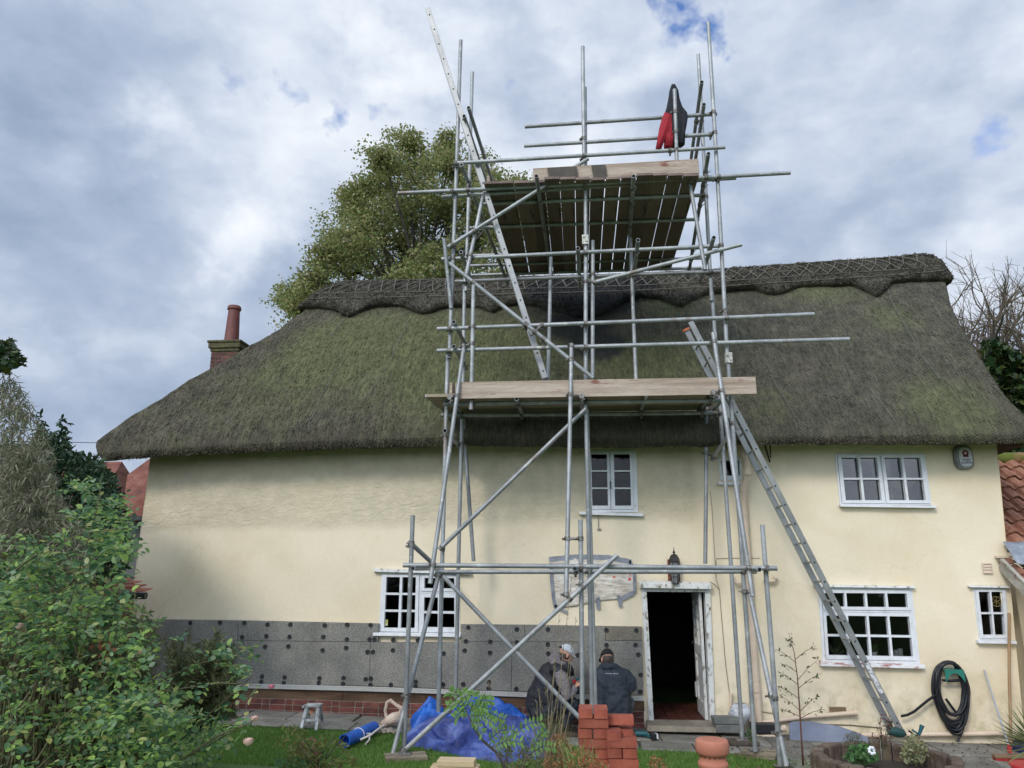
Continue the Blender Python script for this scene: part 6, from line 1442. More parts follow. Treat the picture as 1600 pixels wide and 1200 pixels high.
# overhead line
o = MB().tube([P(-40, 688, 16), P(60, 690, 16.5), P(153, 692, 17)], .008, 5).build('overhead_cable', M_black, origin=P(60, 690, 16.5)); tag(o, 'thin overhead cable running left from the thatch corner', 'cable')

# things on the inner sill of the kitchen window
def sillthing(px, py, name, label, cat):
    p = P(px, 1029, WY + .22); return Vector((P(px, 1029, WY + .22).x, WY + .2, P(px, 1030, WY + .2).z)), name, label, cat
for px, lab in ((1364, 'small white pot with a green plant on the inner kitchen window sill'),):
    p = sillthing(px, 0, '', '', '')[0]; t = thing('pot_plant', p, lab, 'pot plant'); MB().lathe((p.x, p.y, 0), [(.045, p.z), (.06, p.z + .1), (.052, p.z + .1), (.045, p.z + .08)], 14).build('pot', M_white, t, smooth=True)
    n_ = 30; dd = rng.normal(size=(n_, 3)) * .5 + np.array([0, 0, 1]); leaves('leaf', np.tile(np.array([[p.x, p.y, p.z + .09]]), (n_, 1)), 'oval', leafmat('house_plant_leaf', [(.1, .2, .07), (.2, .32, .12)]), t, length=.11, width=.04, dirs=dd)
for k_, px in enumerate((1392, 1400, 1407)):
    p = sillthing(px, 0, '', '', '')[0]; o = MB().lathe((p.x, p.y, 0), [(.03, p.z), (.036, p.z + .1 + .02 * k_), (.032, p.z + .1 + .02 * k_), (.027, p.z + .01)], 12).build('drinking_glass', mat('cloudy_glass', [(.4, .42, .44)], rough=.1, spec=.9), smooth=True, origin=p); tag(o, ['left', 'middle', 'right'][k_] + ' of three glasses in a row on the inner kitchen window sill', 'glass', 'glasses on the kitchen sill')
p = sillthing(1306, 0, '', '', '')[0]; t = thing('pot_plant', p, 'spidery green plant in a dark pot at the left of the kitchen window sill', 'pot plant'); MB().lathe((p.x, p.y, 0), [(.05, p.z - .03), (.06, p.z + .05), (.05, p.z + .05)], 12).build('pot', M_black, t, smooth=True)
n_ = 60; dd = rng.normal(size=(n_, 3)) * .8 + np.array([0, -.2, .8]); leaves('leaf', np.tile(np.array([[p.x, p.y, p.z + .05]]), (n_, 1)), 'blade', leafmat('spider_leaf', [(.12, .2, .08), (.25, .3, .18)]), t, length=.16, width=.012, dirs=dd)
p = P(1395, 786, WY + .15); o = MB().lathe((p.x, p.y, 0), [(.02, p.z), (.018, p.z + .1), (.006, p.z + .13), (.008, p.z + .2)], 10).build('ornament', M_white, smooth=True, origin=p); tag(o, 'slim white ornament standing inside the upper right window', 'ornament')
# ================================================================ PEOPLE
def remesh(o, vs=.009, it=4):
    r = o.modifiers.new('remesh', 'REMESH'); r.mode = 'VOXEL'; r.voxel_size = vs; r.use_smooth_shade = True
    s_ = o.modifiers.new('smooth', 'SMOOTH'); s_.factor = .5; s_.iterations = it
    return o
def blob(mb, pts, rad, flat=1.0, n=12):   # capsule chain with rounded ends
    pts = [Vector(p) for p in pts]; rad = list(rad)
    a, b = pts[0], pts[-1]; d0 = (pts[1] - a).normalized(); d1 = (b - pts[-2]).normalized(); P_, R_ = [], []
    for t in (1.0, .85, .5): P_.append(a - d0 * rad[0] * t * .8); R_.append(rad[0] * max(.08, math.sqrt(max(0, 1 - t * t))))
    P_ += pts; R_ += rad
    for t in (.5, .85, 1.0): P_.append(b + d1 * rad[-1] * t * .8); R_.append(rad[-1] * max(.08, math.sqrt(max(0, 1 - t * t))))
    mb.tube(P_, R_, n, flat=flat)
def folds(o, strength, scale, seed=0):
    t = bpy.data.textures.new('folds', 'CLOUDS'); t.noise_scale = scale; t.noise_depth = 2
    d_ = o.modifiers.new('folds', 'DISPLACE'); d_.texture = t; d_.strength = strength; d_.texture_coords = 'GLOBAL'; d_.mid_level = .5
def hand(mb, wrist, fwd, side_, up_, curl=.9, s=1.0):
    """palm and five bent fingers; fwd along the hand, side_ towards the thumb, up_ the back of the hand"""
    w = Vector(wrist); f = Vector(fwd).normalized(); t = Vector(side_).normalized(); u = Vector(up_).normalized()
    blob(mb, [w, w + f * .04 * s, w + f * .085 * s], [.026 * s, .034 * s, .034 * s], flat=.6)
    blob(mb, [w + f * .05 * s - t * .018 * s, w + f * .08 * s - t * .022 * s], [.018, .017], flat=.8)
    for i, (off, ln) in enumerate(((.030, .072), (.010, .080), (-.011, .075), (-.030, .060))):
        p = w + f * .085 * s + t * off * s; pts = [p]; a = .25
        for k_, l in enumerate((.45, .32, .26)):
            a += curl * (.75 if k_ else .5); d_ = f * math.cos(a) - u * math.sin(a); p = p + d_ * ln * l * s; pts.append(p)
        blob(mb, pts, [.0100 * s, .0095 * s, .0085 * s, .0075 * s], n=8)
    p = w + f * .025 * s + t * .03 * s; blob(mb, [p, p + (t * .8 + f * .6) * .03 * s, p + (t * .5 + f * 1.0 - u * .5) * .058 * s], [.013 * s, .011 * s, .009 * s], n=8)
def head(mb, c, f, up_, s=1.0):
    """skull, jaw, nose, ears; f is the facing direction"""
    f = Vector(f).normalized(); u = Vector(up_); u = (u - f * u.dot(f)).normalized(); sd = f.cross(u); c = Vector(c)
    M_ = Matrix((sd, f, u)).transposed()
    def el(off, r, sq): 
        k_ = MB().ball((0, 0, 0), r * s, 16, 12, sq=sq); mb.add([c + M_ @ (v + Vector(off) * s) for v in k_.v], k_.f)
    el((0, -.012, .025), .1, (.76, .96, .92)); el((0, .022, -.035), .085, (.72, .86, 1.0)); el((0, .055, -.085), .04, (.95, .8, .7))
    el((0, .098, -.022), .017, (.75, 1.1, 1.5)); el((0, .104, -.036), .013, (1.2, .9, .8)); el((0, .082, -.062), .02, (1.3, .5, .5)); el((0, .082, .008), .03, (1.6, .35, .35))
    for q in (-1, 1): el((q * .078, -.004, -.018), .03, (.28, .62, 1.05)); el((q * .034, .074, -.012), .014, (1, .5, .7))
M_skin = mat('skin', [(.3, (.42, .22, .15)), (.7, (.52, .29, .21))], scale=12, rough=.55, fine=.08)
M_jktb = mat('navy_black_jacket', [(.3, (.017, .024, .034)), (.7, (.034, .044, .058))], scale=6, rough=.7, bump=.5, bscale=22, fine=.15)
M_gil = mat('black_gilet', [(.3, (.009, .010, .014)), (.7, (.02, .021, .027))], scale=6, rough=.65, bump=.5, bscale=20)
M_hood = mat('grey_mauve_hoodie', [(.3, (.13, .115, .125)), (.7, (.22, .195, .205))], scale=7, rough=.95, bump=.4, bscale=30, fine=.15)
M_trs = mat('dark_work_trousers', [(.3, (.012, .014, .02)), (.7, (.03, .034, .045))], scale=6, rough=.9, bump=.4, bscale=24)
M_jean = mat('dusty_jeans', [(.3, (.06, .07, .09)), (.7, (.14, .15, .17))], scale=9, rough=.95, bump=.3)
M_boot = mat('brown_boot', [(.3, (.03, .02, .014)), (.7, (.085, .06, .04))], scale=8, rough=.8)
M_hair = mat('short_brown_hair', [(.3, (.05, .035, .028)), (.7, (.11, .085, .07))], scale=30, rough=.9, bump=.8, bscale=80)
def W(px, py, Y): return P(px, py, Y)
def boot(mb, heel, toe_):
    h, t = Vector(heel), Vector(toe_); d_ = (t - h).normalized(); blob(mb, [h + Vector((0, 0, .10)), h + Vector((0, 0, .045)) + d_ * .01], [.052, .05]); blob(mb, [h + Vector((0, 0, .042)), h + d_ * .12 + Vector((0, 0, .045)), h + d_ * .21 + Vector((0, 0, .035))], [.042, .048, .038], flat=.85)
# ---- first person: crouching side-on, white cap
g1 = W(862, 1138, 10.75); m1 = thing('person', (g1.x, 10.75, 0), 'crouching worker in a pale cap, black gilet and grey sleeves facing right towards the wall', 'person')
hc = W(885, 1022, 10.84); face = Vector((.80, .34, -.48))
mb = MB(); head(mb, hc, face, (.4, .1, 1)); blob(mb, [W(872, 1037, 10.8), W(881, 1030, 10.82)], [.062, .058])
blob(mb, [W(874, 1046, 10.78), W(864, 1064, 10.76), W(852, 1090, 10.76), W(848, 1108, 10.77)], [.13, .16, .165, .16])
blob(mb, [W(876, 1052, 10.58), W(886, 1089, 10.50), W(898, 1074, 10.62)], [.055, .044, .032]); wr = W(899, 1073, 10.62); hand(mb, wr, (.75, .25, .45), (-.2, .6, .4), (.1, -.8, .3), 1.0)
blob(mb, [W(874, 1050, 11.0), W(884, 1086, 11.06), W(897, 1072, 11.0)], [.055, .044, .032]); hand(mb, W(898, 1071, 11.0), (.8, -.3, .3), (0, -.4, .8), (.4, .7, .2), 1.0)
for yk, yh in ((10.60, 10.68), (10.95, 10.86)):
    blob(mb, [W(848, 1110, yh), W(875, 1102, yk), W(896, 1098, yk)], [.10, .078, .06]); blob(mb, [W(896, 1098, yk), W(888, 1120, yk), W(880, 1134, yk)], [.056, .046, .036])
remesh(mb.build('body', M_skin, m1, smooth=True, auto=False), .0075, 3)
mb = MB(); blob(mb, [W(874, 1040, 10.8), W(868, 1050, 10.79), W(860, 1070, 10.77), W(850, 1092, 10.77), W(843, 1106, 10.78)], [.13, .20, .225, .235, .20], n=20); blob(mb, [W(884, 1042, 10.76), W(893, 1050, 10.76), W(896, 1054, 10.8)], [.075, .05, .025]); blob(mb, [W(868, 1046, 10.6), W(876, 1052, 10.58)], [.09, .085]); blob(mb, [W(856, 1112, 10.76), W(838, 1107, 10.76)], [.15, .14])
blob(mb, [W(868, 1046, 10.98), W(878, 1052, 11.0)], [.09, .085]); o = remesh(mb.build('gilet', M_gil, m1, smooth=True, auto=False), .014, 3); folds(o, .045, .09)
for pts_, rr_ in (([W(874, 1050, 10.58), W(882, 1072, 10.50), W(887, 1090, 10.48), W(892, 1084, 10.53), W(898, 1076, 10.6)], [.085, .078, .066, .056, .045]), ([W(876, 1050, 11.0), W(884, 1085, 11.06), W(896, 1074, 11.0)], [.08, .065, .045])):
    mb = MB(); blob(mb, pts_, rr_); o = remesh(mb.build('sleeve', M_hood, m1, smooth=True, auto=False), .012, 3); folds(o, .03, .05)
mb = MB(); blob(mb, [W(860, 1032, 10.76), W(868, 1028, 10.8), W(877, 1031, 10.86)], [.055, .085, .06]); blob(mb, [W(866, 1036, 10.7), W(880, 1038, 10.74)], [.06, .05]); o = remesh(mb.build('hood', M_hood, m1, smooth=True, auto=False), .012, 3); folds(o, .03, .05)
mb = MB()
for yk, yh in ((10.60, 10.68), (10.95, 10.86)):
    blob(mb, [W(846, 1112, yh), W(874, 1104, yk), W(896, 1099, yk)], [.13, .10, .078]); blob(mb, [W(897, 1100, yk), W(890, 1119, yk), W(882, 1132, yk)], [.075, .065, .058])
blob(mb, [W(845, 1112, 10.66), W(845, 1112, 10.88)], [.14, .14]); o = remesh(mb.build('trousers', M_trs, m1, smooth=True, auto=False), .012, 3); folds(o, .035, .06)
for yk in (10.6, 10.95): mb = MB(); a = PZ(878, 1139, .015); boot(mb, (a.x - .02, yk, .015), (a.x + .2, yk, .015)); remesh(mb.build('boot', M_boot, m1, smooth=True, auto=False), .01, 2)
M_cap1 = mat('pale_cap', [(.3, (.42, .45, .5)), (.7, (.6, .63, .68))], scale=9, rough=.8, bump=.2)
def cap(c, f, up_, m, par, s=1.0, brim=True, brimlen=.075):
    f = Vector(f).normalized(); u = Vector(up_); u = (u - f * u.dot(f)).normalized(); sd = f.cross(u); c = Vector(c); n_ = 24; mb = MB()
    for i in range(8):
        a = math.pi / 2 * i / 7
        for j in range(n_):
            t = 2 * math.pi * j / n_; r = math.cos(a) * (.082 if 1 else 0); mb.v.append(c + sd * math.cos(t) * r * s + f * (math.sin(t) * math.cos(a) * .103 - .01) * s + u * (.03 + math.sin(a) * .098) * s)
    for i in range(7):
        for j in range(n_): j2 = (j + 1) % n_; mb.f.append((i * n_ + j, i * n_ + j2, (i + 1) * n_ + j2, (i + 1) * n_ + j)); mb.mi.append(0)
    o = mb.build('cap', m, par, smooth=True, auto=False); so = o.modifiers.new('s', 'SOLIDIFY'); so.thickness = .004
    mb = MB()
    for r_, l in ((0, 0), (1, brimlen)):
        for j in range(11): t = math.pi * (j / 10) ; x = math.cos(t); mb.v.append(c + sd * x * .078 * s + f * ((.093 - .0) * math.sin(t) ** .6 + l * math.sin(t) ** .7) * s + u * (.034 - .018 * r_ * math.sin(t) - .012 * abs(x)) * s)
    for j in range(10): mb.f.append((j, j + 1, 12 + j, 11 + j)); mb.mi.append(0)
    b_ = mb.build('brim', m, o, smooth=True, auto=False); so = b_.modifiers.new('s', 'SOLIDIFY'); so.thickness = .006
    return o
c1 = cap(hc, face, (.4, .1, 1), M_cap1, m1)
q = W(876, 1011, 10.72); MB().ball(q, .022, 8, 5, sq=(1, .5, .8)).build('cap_badge', M_ink, c1, smooth=True)
mb = MB(); mb.ball(hc + Vector((-.03, -.01, -.02)), .087, 14, 10, sq=(.95, .9, .8)); mb.build('hair', M_hair, m1, smooth=True)
wd = thing('impact_driver', (W(904, 1062, 10.8).x, 10.8, W(904, 1062, 10.8).z), 'small dark green driver with a red ring held by the worker in the pale cap', 'power tool')
MB().tube([W(898, 1064, 10.72), W(908, 1060, 10.9)], .03, 10).build('motor', M_teal, wd, smooth=True); MB().tube([W(904, 1064, 10.8), W(904, 1077, 10.78)], .02, 8).build('handle', M_black, wd, smooth=True); MB().box(W(904, 1080, 10.78).x - .035, W(904, 1080, 10.78).x + .035, 10.73, 10.84, W(904, 1084, 10.78).z, W(904, 1077, 10.78).z).build('battery', M_black, wd, bevel=.006); MB().tube([W(897, 1064.5, 10.70), W(898, 1064, 10.72)], .022, 10).build('ring', M_red, wd)
# ---- second person: crouching with his back to us
g2 = W(957, 1138, 10.72); m2 = thing('person', (g2.x, 10.72, 0), 'crouching worker seen from behind in dark navy jacket and black cap near the door', 'person')
h2 = W(948.5, 1030, 10.84); f2 = Vector((-.35, .85, -.42))
mb = MB(); head(mb, h2, f2, (0, .3, 1)); blob(mb, [W(952, 1046, 10.76), W(950, 1037, 10.8)], [.065, .058]); blob(mb, [W(955, 1056, 10.74), W(957, 1080, 10.74), W(957, 1106, 10.72)], [.10, .11, .10])
for sx, ex in ((1, 990), (-1, 931)):
    s0_ = W(957 + sx * 20, 1056, 10.74); blob(mb, [s0_, W(ex - sx * 3, 1078, 10.72), W(ex - sx * 14, 1074, 11.05)], [.055, .045, .034]); hand(mb, W(ex - sx * 14, 1074, 11.05), (-sx * .3, 1, .1), (0, 0, 1), (sx, .2, .2), .9)
    hx_ = W(957 + sx * 12, 1108, 10.7); kn = W(957 + sx * 25, 1096, 11.05); ft_ = W(957 + sx * 19, 1130, 10.95); blob(mb, [hx_, kn], [.1, .062]); blob(mb, [kn, ft_], [.058, .04])
remesh(mb.build('body', M_skin, m2, smooth=True, auto=False), .0075, 3)
mb = MB(); prof_ = [(950, 1037, 12, .09), (952, 1041, 17, .115), (955, 1045, 23, .135), (957, 1050, 27, .16), (958, 1060, 28.5, .18), (957.5, 1072, 28, .20), (957, 1086, 28.5, .215), (957, 1098, 30, .225), (957.5, 1108, 31, .22), (957.5, 1116, 30, .2), (957, 1121, 27, .17)]
for i, (cx_, cy_, hw, dp_) in enumerate(prof_):
    yc = 10.78 - .07 * i / 10; a, b = W(cx_ - hw, cy_, yc), W(cx_ + hw, cy_, yc); c_ = (a + b) / 2; h_ = (b.x - a.x) / 2
    for j in range(28): t = 2 * math.pi * j / 28; mb.v.append(c_ + Vector((h_ * math.copysign(abs(math.cos(t)) ** .85, math.cos(t)), dp_ * math.sin(t), -.01 * math.sin(t) * i * .2)))
for i in range(len(prof_) - 1):
    for j in range(28): j2 = (j + 1) % 28; mb.f.append((i * 28 + j, (i + 1) * 28 + j, (i + 1) * 28 + j2, i * 28 + j2)); mb.mi.append(0)
mb.f.append(tuple(range(28))); mb.f.append(tuple((len(prof_) - 1) * 28 + j for j in range(28))[::-1]); mb.mi += [0, 0]
blob(mb, [W(976, 1054, 10.74), W(984, 1066, 10.70), W(988, 1074, 10.70), W(983, 1076, 10.86), W(977, 1074, 11.0)], [.09, .078, .068, .062, .052]); blob(mb, [W(938, 1054, 10.74), W(933, 1068, 10.72), W(932, 1078, 10.72), W(938, 1076, 10.92), W(943, 1074, 11.0)], [.09, .078, .068, .062, .052])
o = remesh(mb.build('jacket', M_jktb, m2, smooth=True, auto=False), .013, 3); folds(o, .045, .085)
mb = MB(); blob(mb, [W(938, 1046, 10.72), W(945, 1042, 10.68), W(956, 1041, 10.67), (W(966, 1045, 10.7))], [.035, .05, .052, .035]); o = remesh(mb.build('hood', M_jktb, m2, smooth=True, auto=False), .011, 3); folds(o, .025, .05)
mb = MB()
for sx in (1, -1):
    hx_ = W(957 + sx * 13, 1108, 10.72); kn = W(957 + sx * 25, 1097, 11.02); ft_ = W(957 + sx * 20, 1128, 10.95); blob(mb, [hx_, kn], [.13, .085]); blob(mb, [kn, ft_], [.082, .065])
blob(mb, [W(950, 1112, 10.68), W(966, 1112, 10.68)], [.14, .14]); o = remesh(mb.build('trousers', M_jean, m2, smooth=True, auto=False), .012, 3); folds(o, .03, .05)
for sx in (1, -1): mb = MB(); a = W(957 + sx * 18, 1130, 10.85); boot(mb, (a.x, 10.8, .015), (a.x + sx * .03, 11.0, .015)); remesh(mb.build('boot', M_boot, m2, smooth=True, auto=False), .01, 2)
cap(h2, f2, (0, .3, 1), mat('black_cap', [(.3, (.008, .008, .01)), (.7, (.018, .018, .022))], scale=9, rough=.8), m2, 1.06)
mb = MB(); mb.ball(h2 + Vector((.012, -.03, -.0)), .092, 14, 10, sq=(.86, .86, .9)); mb.build('hair', M_hair, m2, smooth=True)
mb = MB(); a = W(946.5, 1053, 10.55)
M_prt = mat('pale_print', [(.45, .46, .47)], rough=.6, fine=0)
x = W(946, 1053, 10.56).x; z = W(946, 1053, 10.56).z
for i, wl in enumerate((.012, .009, .012, .01, .008, .011, .0, .010, .012, .009, .011, .010)):
    if wl: mb.box(x, x + wl, 10.545, 10.56, z - .004, z + .004)
    x += wl + .0045 if wl else .012
o = mb.build('jacket_print', M_prt, m2); sw = o.modifiers.new('wrap', 'SHRINKWRAP'); sw.target = bpy.data.objects['jacket'] if 'jacket' in bpy.data.objects and bpy.data.objects['jacket'].type == 'MESH' else [c for c in m2.children if c.name.startswith('jacket') and c.name != o.name][0]; sw.wrap_method = 'PROJECT'; sw.use_project_y = True; sw.use_negative_direction = True; sw.use_positive_direction = True; sw.offset = .003

# ================================================================ VEGETATION
M_bark = mat('bark', [(.3, (.035, .03, .024)), (.7, (.09, .08, .065))], scale=6, rough=.95, bump=.6)
def inpoly(px, py, pl):
    ins = np.zeros(len(px), bool); j = len(pl) - 1
    for i in range(len(pl)):
        xi, yi = pl[i]; xj, yj = pl[j]; c_ = ((yi > py) != (yj > py)) & (px < (xj - xi) * (py - yi) / (yj - yi + 1e-9) + xi); ins ^= c_; j = i
    return ins
def vray(px, py, Y):
    x = (px - 800) / FPX; y = -(py - 600) / FPX; d0 = x; d1 = math.cos(TH) - y * math.sin(TH); d2 = math.sin(TH) + y * math.cos(TH); c_, s_ = math.cos(YAW), math.sin(YAW)
    X = d0 * c_ - d1 * s_; YY = d0 * s_ + d1 * c_; t = Y / YY; return np.stack([X * t, Y + 0 * t, CAMH + d2 * t], 1)
def scatter(poly, n, Y0, Y1, holes=1.0, hs=40.0, seed=0, thr=.0):
    """points filling the volume behind an outline, gathered in clumps"""
    pl = np.array(poly); x0, y0 = pl.min(0); x1, y1 = pl.max(0); px = rng.uniform(x0, x1, n * 4); py = rng.uniform(y0, y1, n * 4); Y = rng.uniform(Y0, Y1, n * 4)
    k = inpoly(px, py, poly)
    if holes:
        nn_ = np.array([nz(a / hs, b / hs, c_ * 1.3 + seed) for a, b, c_ in zip(px[k], py[k], Y[k])]); kk = nn_ * holes > thr + rng.normal(size=len(nn_)) * .12 - .05; px, py, Y = px[k][kk], py[k][kk], Y[k][kk]
    else: px, py, Y = px[k], py[k], Y[k]
    return vray(px[:n], py[:n], Y[:n])
# ---- big lime tree beyond the roof
YT = 26
tr_o = P(650, 560, YT); lime = thing('lime_tree', (tr_o.x, YT, 0), 'tall broad lime tree turning yellow-brown, rising behind the thatched ridge on the left', 'tree')
LB = [(640, 262, 58), (590, 300, 50), (700, 262, 45), (765, 285, 52), (812, 305, 36), (560, 300, 30), (620, 340, 70), (700, 345, 75), (775, 365, 70), (810, 340, 45), (735, 260, 40), (790, 330, 50), (575, 352, 45), (530, 385, 36), (505, 402, 32), (560, 425, 60), (630, 425, 70), (700, 430, 70), (770, 440, 60), (490, 440, 30), (465, 463, 22), (452, 470, 15), (475, 485, 18), (500, 465, 40), (640, 225, 22), (700, 228, 18), (660, 300, 60), (600, 390, 55), (660, 400, 60), (730, 320, 50), (560, 380, 40), (640, 450, 50), (720, 400, 60), (600, 250, 22), (545, 330, 24), (840, 340, 40)]
cc = []; br = MB(); fork = P(655, 470, YT)
br.tube([(tr_o.x, YT, 0), (tr_o.x + .1, YT, 4), (fork.x, YT, fork.z)], [.45, .36, .25], 9)
rs = random.Random(5)
for px, py, r in LB:
    c_ = P(px, py, YT + rs.uniform(-2.2, 2.2)); R_ = r / FPX * YT * 1.02
    a = Vector((fork.x + rs.uniform(-.2, .2), YT, fork.z - rs.uniform(0, 2.5))); mid = a.lerp(c_, .5) + Vector((0, 0, .35)); br.tube([a, mid, c_], [.10, .055, .02], 5)
    for _ in range(int(6 + R_ * 9)):
        d_ = Vector((rs.gauss(0, 1), rs.gauss(0, 1), rs.gauss(0, 1) + .2)).normalized() * R_ * rs.uniform(.3, 1.02); tip = c_ + d_; br.tube([c_ - d_ * .1, c_ + d_ * .5 + Vector((0, 0, -.05)), tip], [.035, .022, .008], 3, caps=False)
        cc.append((tip, rs.uniform(.2, .44)))
        for _ in range(2): cc.append((c_ + d_ * rs.uniform(.45, .95) + Vector((rs.gauss(0, .3), rs.gauss(0, .3), rs.gauss(0, .25))), rs.uniform(.16, .36)))
br.build('trunk', M_bark, lime, smooth=True, auto=False)
pts = np.concatenate([np.array(c_) + rng.normal(size=(int(80 * (r / .35) ** 2), 3)) * np.array([r, r, r * .75]) * .58 for c_, r in cc])
M_lime = leafmat('lime_leaf', [(.15, .19, .065), (.2, .25, .085), (.26, .29, .11), (.32, .31, .13), (.4, .33, .17)], rough=.7, trans=.45)
leaves('crown', pts, 'diamond', M_lime, lime, length=.105, width=.085, up=-.4)
# ---- bare tree and ivy, right
def branch(mb, p, d_, L_, r, depth, rs, tips):
    n_ = 4; pts = [p]; q = Vector(p); d_ = Vector(d_).normalized()
    for i in range(n_): d_ = (d_ + Vector((rs.gauss(0, .16), rs.gauss(0, .16), rs.gauss(0, .12) + .05))).normalized(); q = q + d_ * L_ / n_; pts.append(q.copy())
    mb.tube(pts, [r * (1 - .5 * i / n_) for i in range(n_ + 1)], 5 if depth > 1 else 3, caps=False); tips.append(q)
    if depth <= 0: return
    for _ in range(rs.choice([3, 3, 4])):
        k_ = rs.randint(1, n_); nd_ = (d_ * .8 + Vector((rs.gauss(0, .55), rs.gauss(0, .55), rs.gauss(.15, .4)))).normalized(); branch(mb, pts[k_], nd_, L_ * rs.uniform(.5, .78), r * .55, depth - 1, rs, tips)
rs = random.Random(12); p0 = P(1585, 640, 21); bt = thing('bare_tree', (p0.x, 21, 0), 'leafless pale-twigged tree behind the right end of the thatch', 'tree'); mb = MB(); tips = []
mb.tube([(p0.x, 21, 0), (p0.x, 21, 4), tuple(p0)], [.25, .2, .16], 8)
for px, py in ((1530, 470), (1560, 455), (1592, 450), (1512, 520), (1540, 520), (1600, 500), (1575, 480), (1620, 480), (1550, 560), (1505, 470), (1520, 445), (1545, 438), (1580, 440), (1500, 500), (1530, 560), (1608, 450)):
    t = P(px, py, 21 + rs.uniform(-1, 1)); branch(mb, p0 + Vector((0, 0, -rs.uniform(0, 1.2))), (t - p0), (t - p0).length * .72, .085, 4, rs, tips)
mb.build('trunk', mat('pale_twig', [(.3, (.09, .07, .05)), (.7, (.17, .14, .10))], rough=.9), bt, smooth=True, auto=False)
M_ivy = leafmat('dark_ivy', [(.012, .03, .012), (.022, .05, .018), (.035, .065, .02), (.08, .09, .02), (.015, .035, .02)], rough=.35, trans=.15)
iv = thing('ivy_clad_tree', (P(1600, 640, 20).x, 20, 0), 'dark ivy-covered trunk and thicket beyond the right gable', 'tree')
leaves('foliage', np.concatenate([scatter([(1535, 545), (1552, 528), (1575, 545), (1600, 560), (1680, 560), (1700, 740), (1560, 740), (1570, 650), (1545, 600)], 9000, 18.6, 20.5, 1, 26, 3, -.25), scatter([(1560, 640), (1700, 580), (1700, 760), (1560, 760)], 5000, 18.8, 20, 0)]), 'lobed', M_ivy, iv, length=.17, width=.16, up=-.2)
MB().tube([(P(1620, 640, 20.5).x, 20.5, 0), tuple(P(1600, 560, 20.5))], [.3, .12], 8).build('trunk', M_bark, iv, smooth=True)
# ---- left background: dark evergreen, then greyish weeping shrub
eg = thing('evergreen_shrub', (P(130, 800, 9.2).x, 9.2, 0), 'dark glossy evergreen shrub between the weeping bush and the red roofs, left', 'shrub')
leaves('foliage', np.concatenate([scatter([(40, 700), (75, 672), (95, 690), (120, 708), (160, 722), (178, 750), (196, 800), (205, 860), (190, 900), (0, 930), (0, 690)], 14000, 8.6, 10.2, 1, 24, 8, -.32), scatter([(92, 650), (104, 655), (112, 720), (90, 720)], 160, 9, 9.4, 0), scatter([(55, 700), (62, 640), (75, 700)], 120, 9, 9.4, 0)]), 'oval', leafmat('evergreen_leaf', [(.012, .03, .018), (.022, .05, .025), (.04, .075, .035), (.07, .11, .05)], rough=.4, trans=.15), eg, length=.085, width=.036, up=-.1)
mb = MB()
for i in range(14): a = P(120 + random.uniform(-40, 40), 950, 9.4); b = P(120 + random.uniform(-40, 60), random.uniform(790, 860), random.uniform(8.8, 9.8)); mb.tube([(a.x, a.y, 0), a, a.lerp(b, .5) + Vector((.1, 0, .1)), b], [.03, .025, .015, .006], 4)
mb.build('stem', M_bark, eg, smooth=True, auto=False)
wp = thing('weeping_shrub', (P(20, 900, 6.6).x, 6.6, gh(0, 6.6)), 'tall grey-green weeping bush with narrow leaves at the left edge of the garden', 'shrub')
M_wil = leafmat('narrow_grey_leaf', [(.1, .1, .06), (.17, .18, .11), (.24, .25, .17), (.19, .15, .11), (.11, .14, .07), (.3, .28, .21)], rough=.7, trans=.25)
wa = np.concatenate([scatter([(0, 700), (30, 690), (62, 700), (88, 750), (110, 800), (150, 850), (150, 890), (0, 960)], 11000, 6.2, 7.3, 1, 22, 4, -.22), scatter([(0, 600), (20, 590), (45, 625), (66, 660), (92, 720), (60, 740), (0, 740)], 1500, 6.2, 7.3, 1, 14, 9, .0), scatter([(-40, 800), (100, 820), (150, 870), (120, 960), (-40, 980)], 7000, 6.4, 7.2, 0), scatter([(0, 560), (30, 590), (50, 650), (0, 700)], 500, 6.2, 7, 0)])
dd = rng.normal(size=(len(wa), 3)) * .6; dd[:, 2] -= .75
leaves('foliage', wa, 'blade', M_wil, wp, length=.075, width=.011, dirs=dd)
mb = MB(); rs = random.Random(3)
for i in range(70):
    b = Vector(wa[rs.randrange(len(wa))]); tp_ = b + Vector((rs.uniform(-.15, .02), 0, rs.uniform(.03, .15))); e = b + Vector((rs.uniform(.05, .35), rs.uniform(-.1, .1), -rs.uniform(.3, .7))); mb.tube([tp_ + Vector((-.25, 0, -.12)), tp_, b, e], [.004, .005, .004, .002], 3, caps=False)
for i in range(8): a = P(-10 + 12 * i, 960, 6.7); mb.tube([(a.x, 6.7, .2), a, a + Vector((.15, 0, .5)), a + Vector((.2, .1, .8))], [.03, .02, .012, .005], 4)
mb.build('stem', mat('grey_twig', [(.14, .12, .10)], rough=.9), wp, smooth=True, auto=False)
ib = thing('ivy_branch', P(10, 560, 6.3), 'dark leafy branch poking in at the left edge against the sky', 'branch')
leaves('foliage', scatter([(-30, 545), (10, 535), (24, 530), (22, 545), (38, 560), (30, 572), (8, 582), (-30, 585)], 420, 6.1, 6.5, 1, 14, 2, -.3), 'lobed', M_ivy, ib, length=.06, width=.055); MB().tube([P(-60, 570, 6.3), P(5, 560, 6.3), P(26, 545, 6.3)], [.012, .008, .003], 5).build('stem', M_bark, ib)
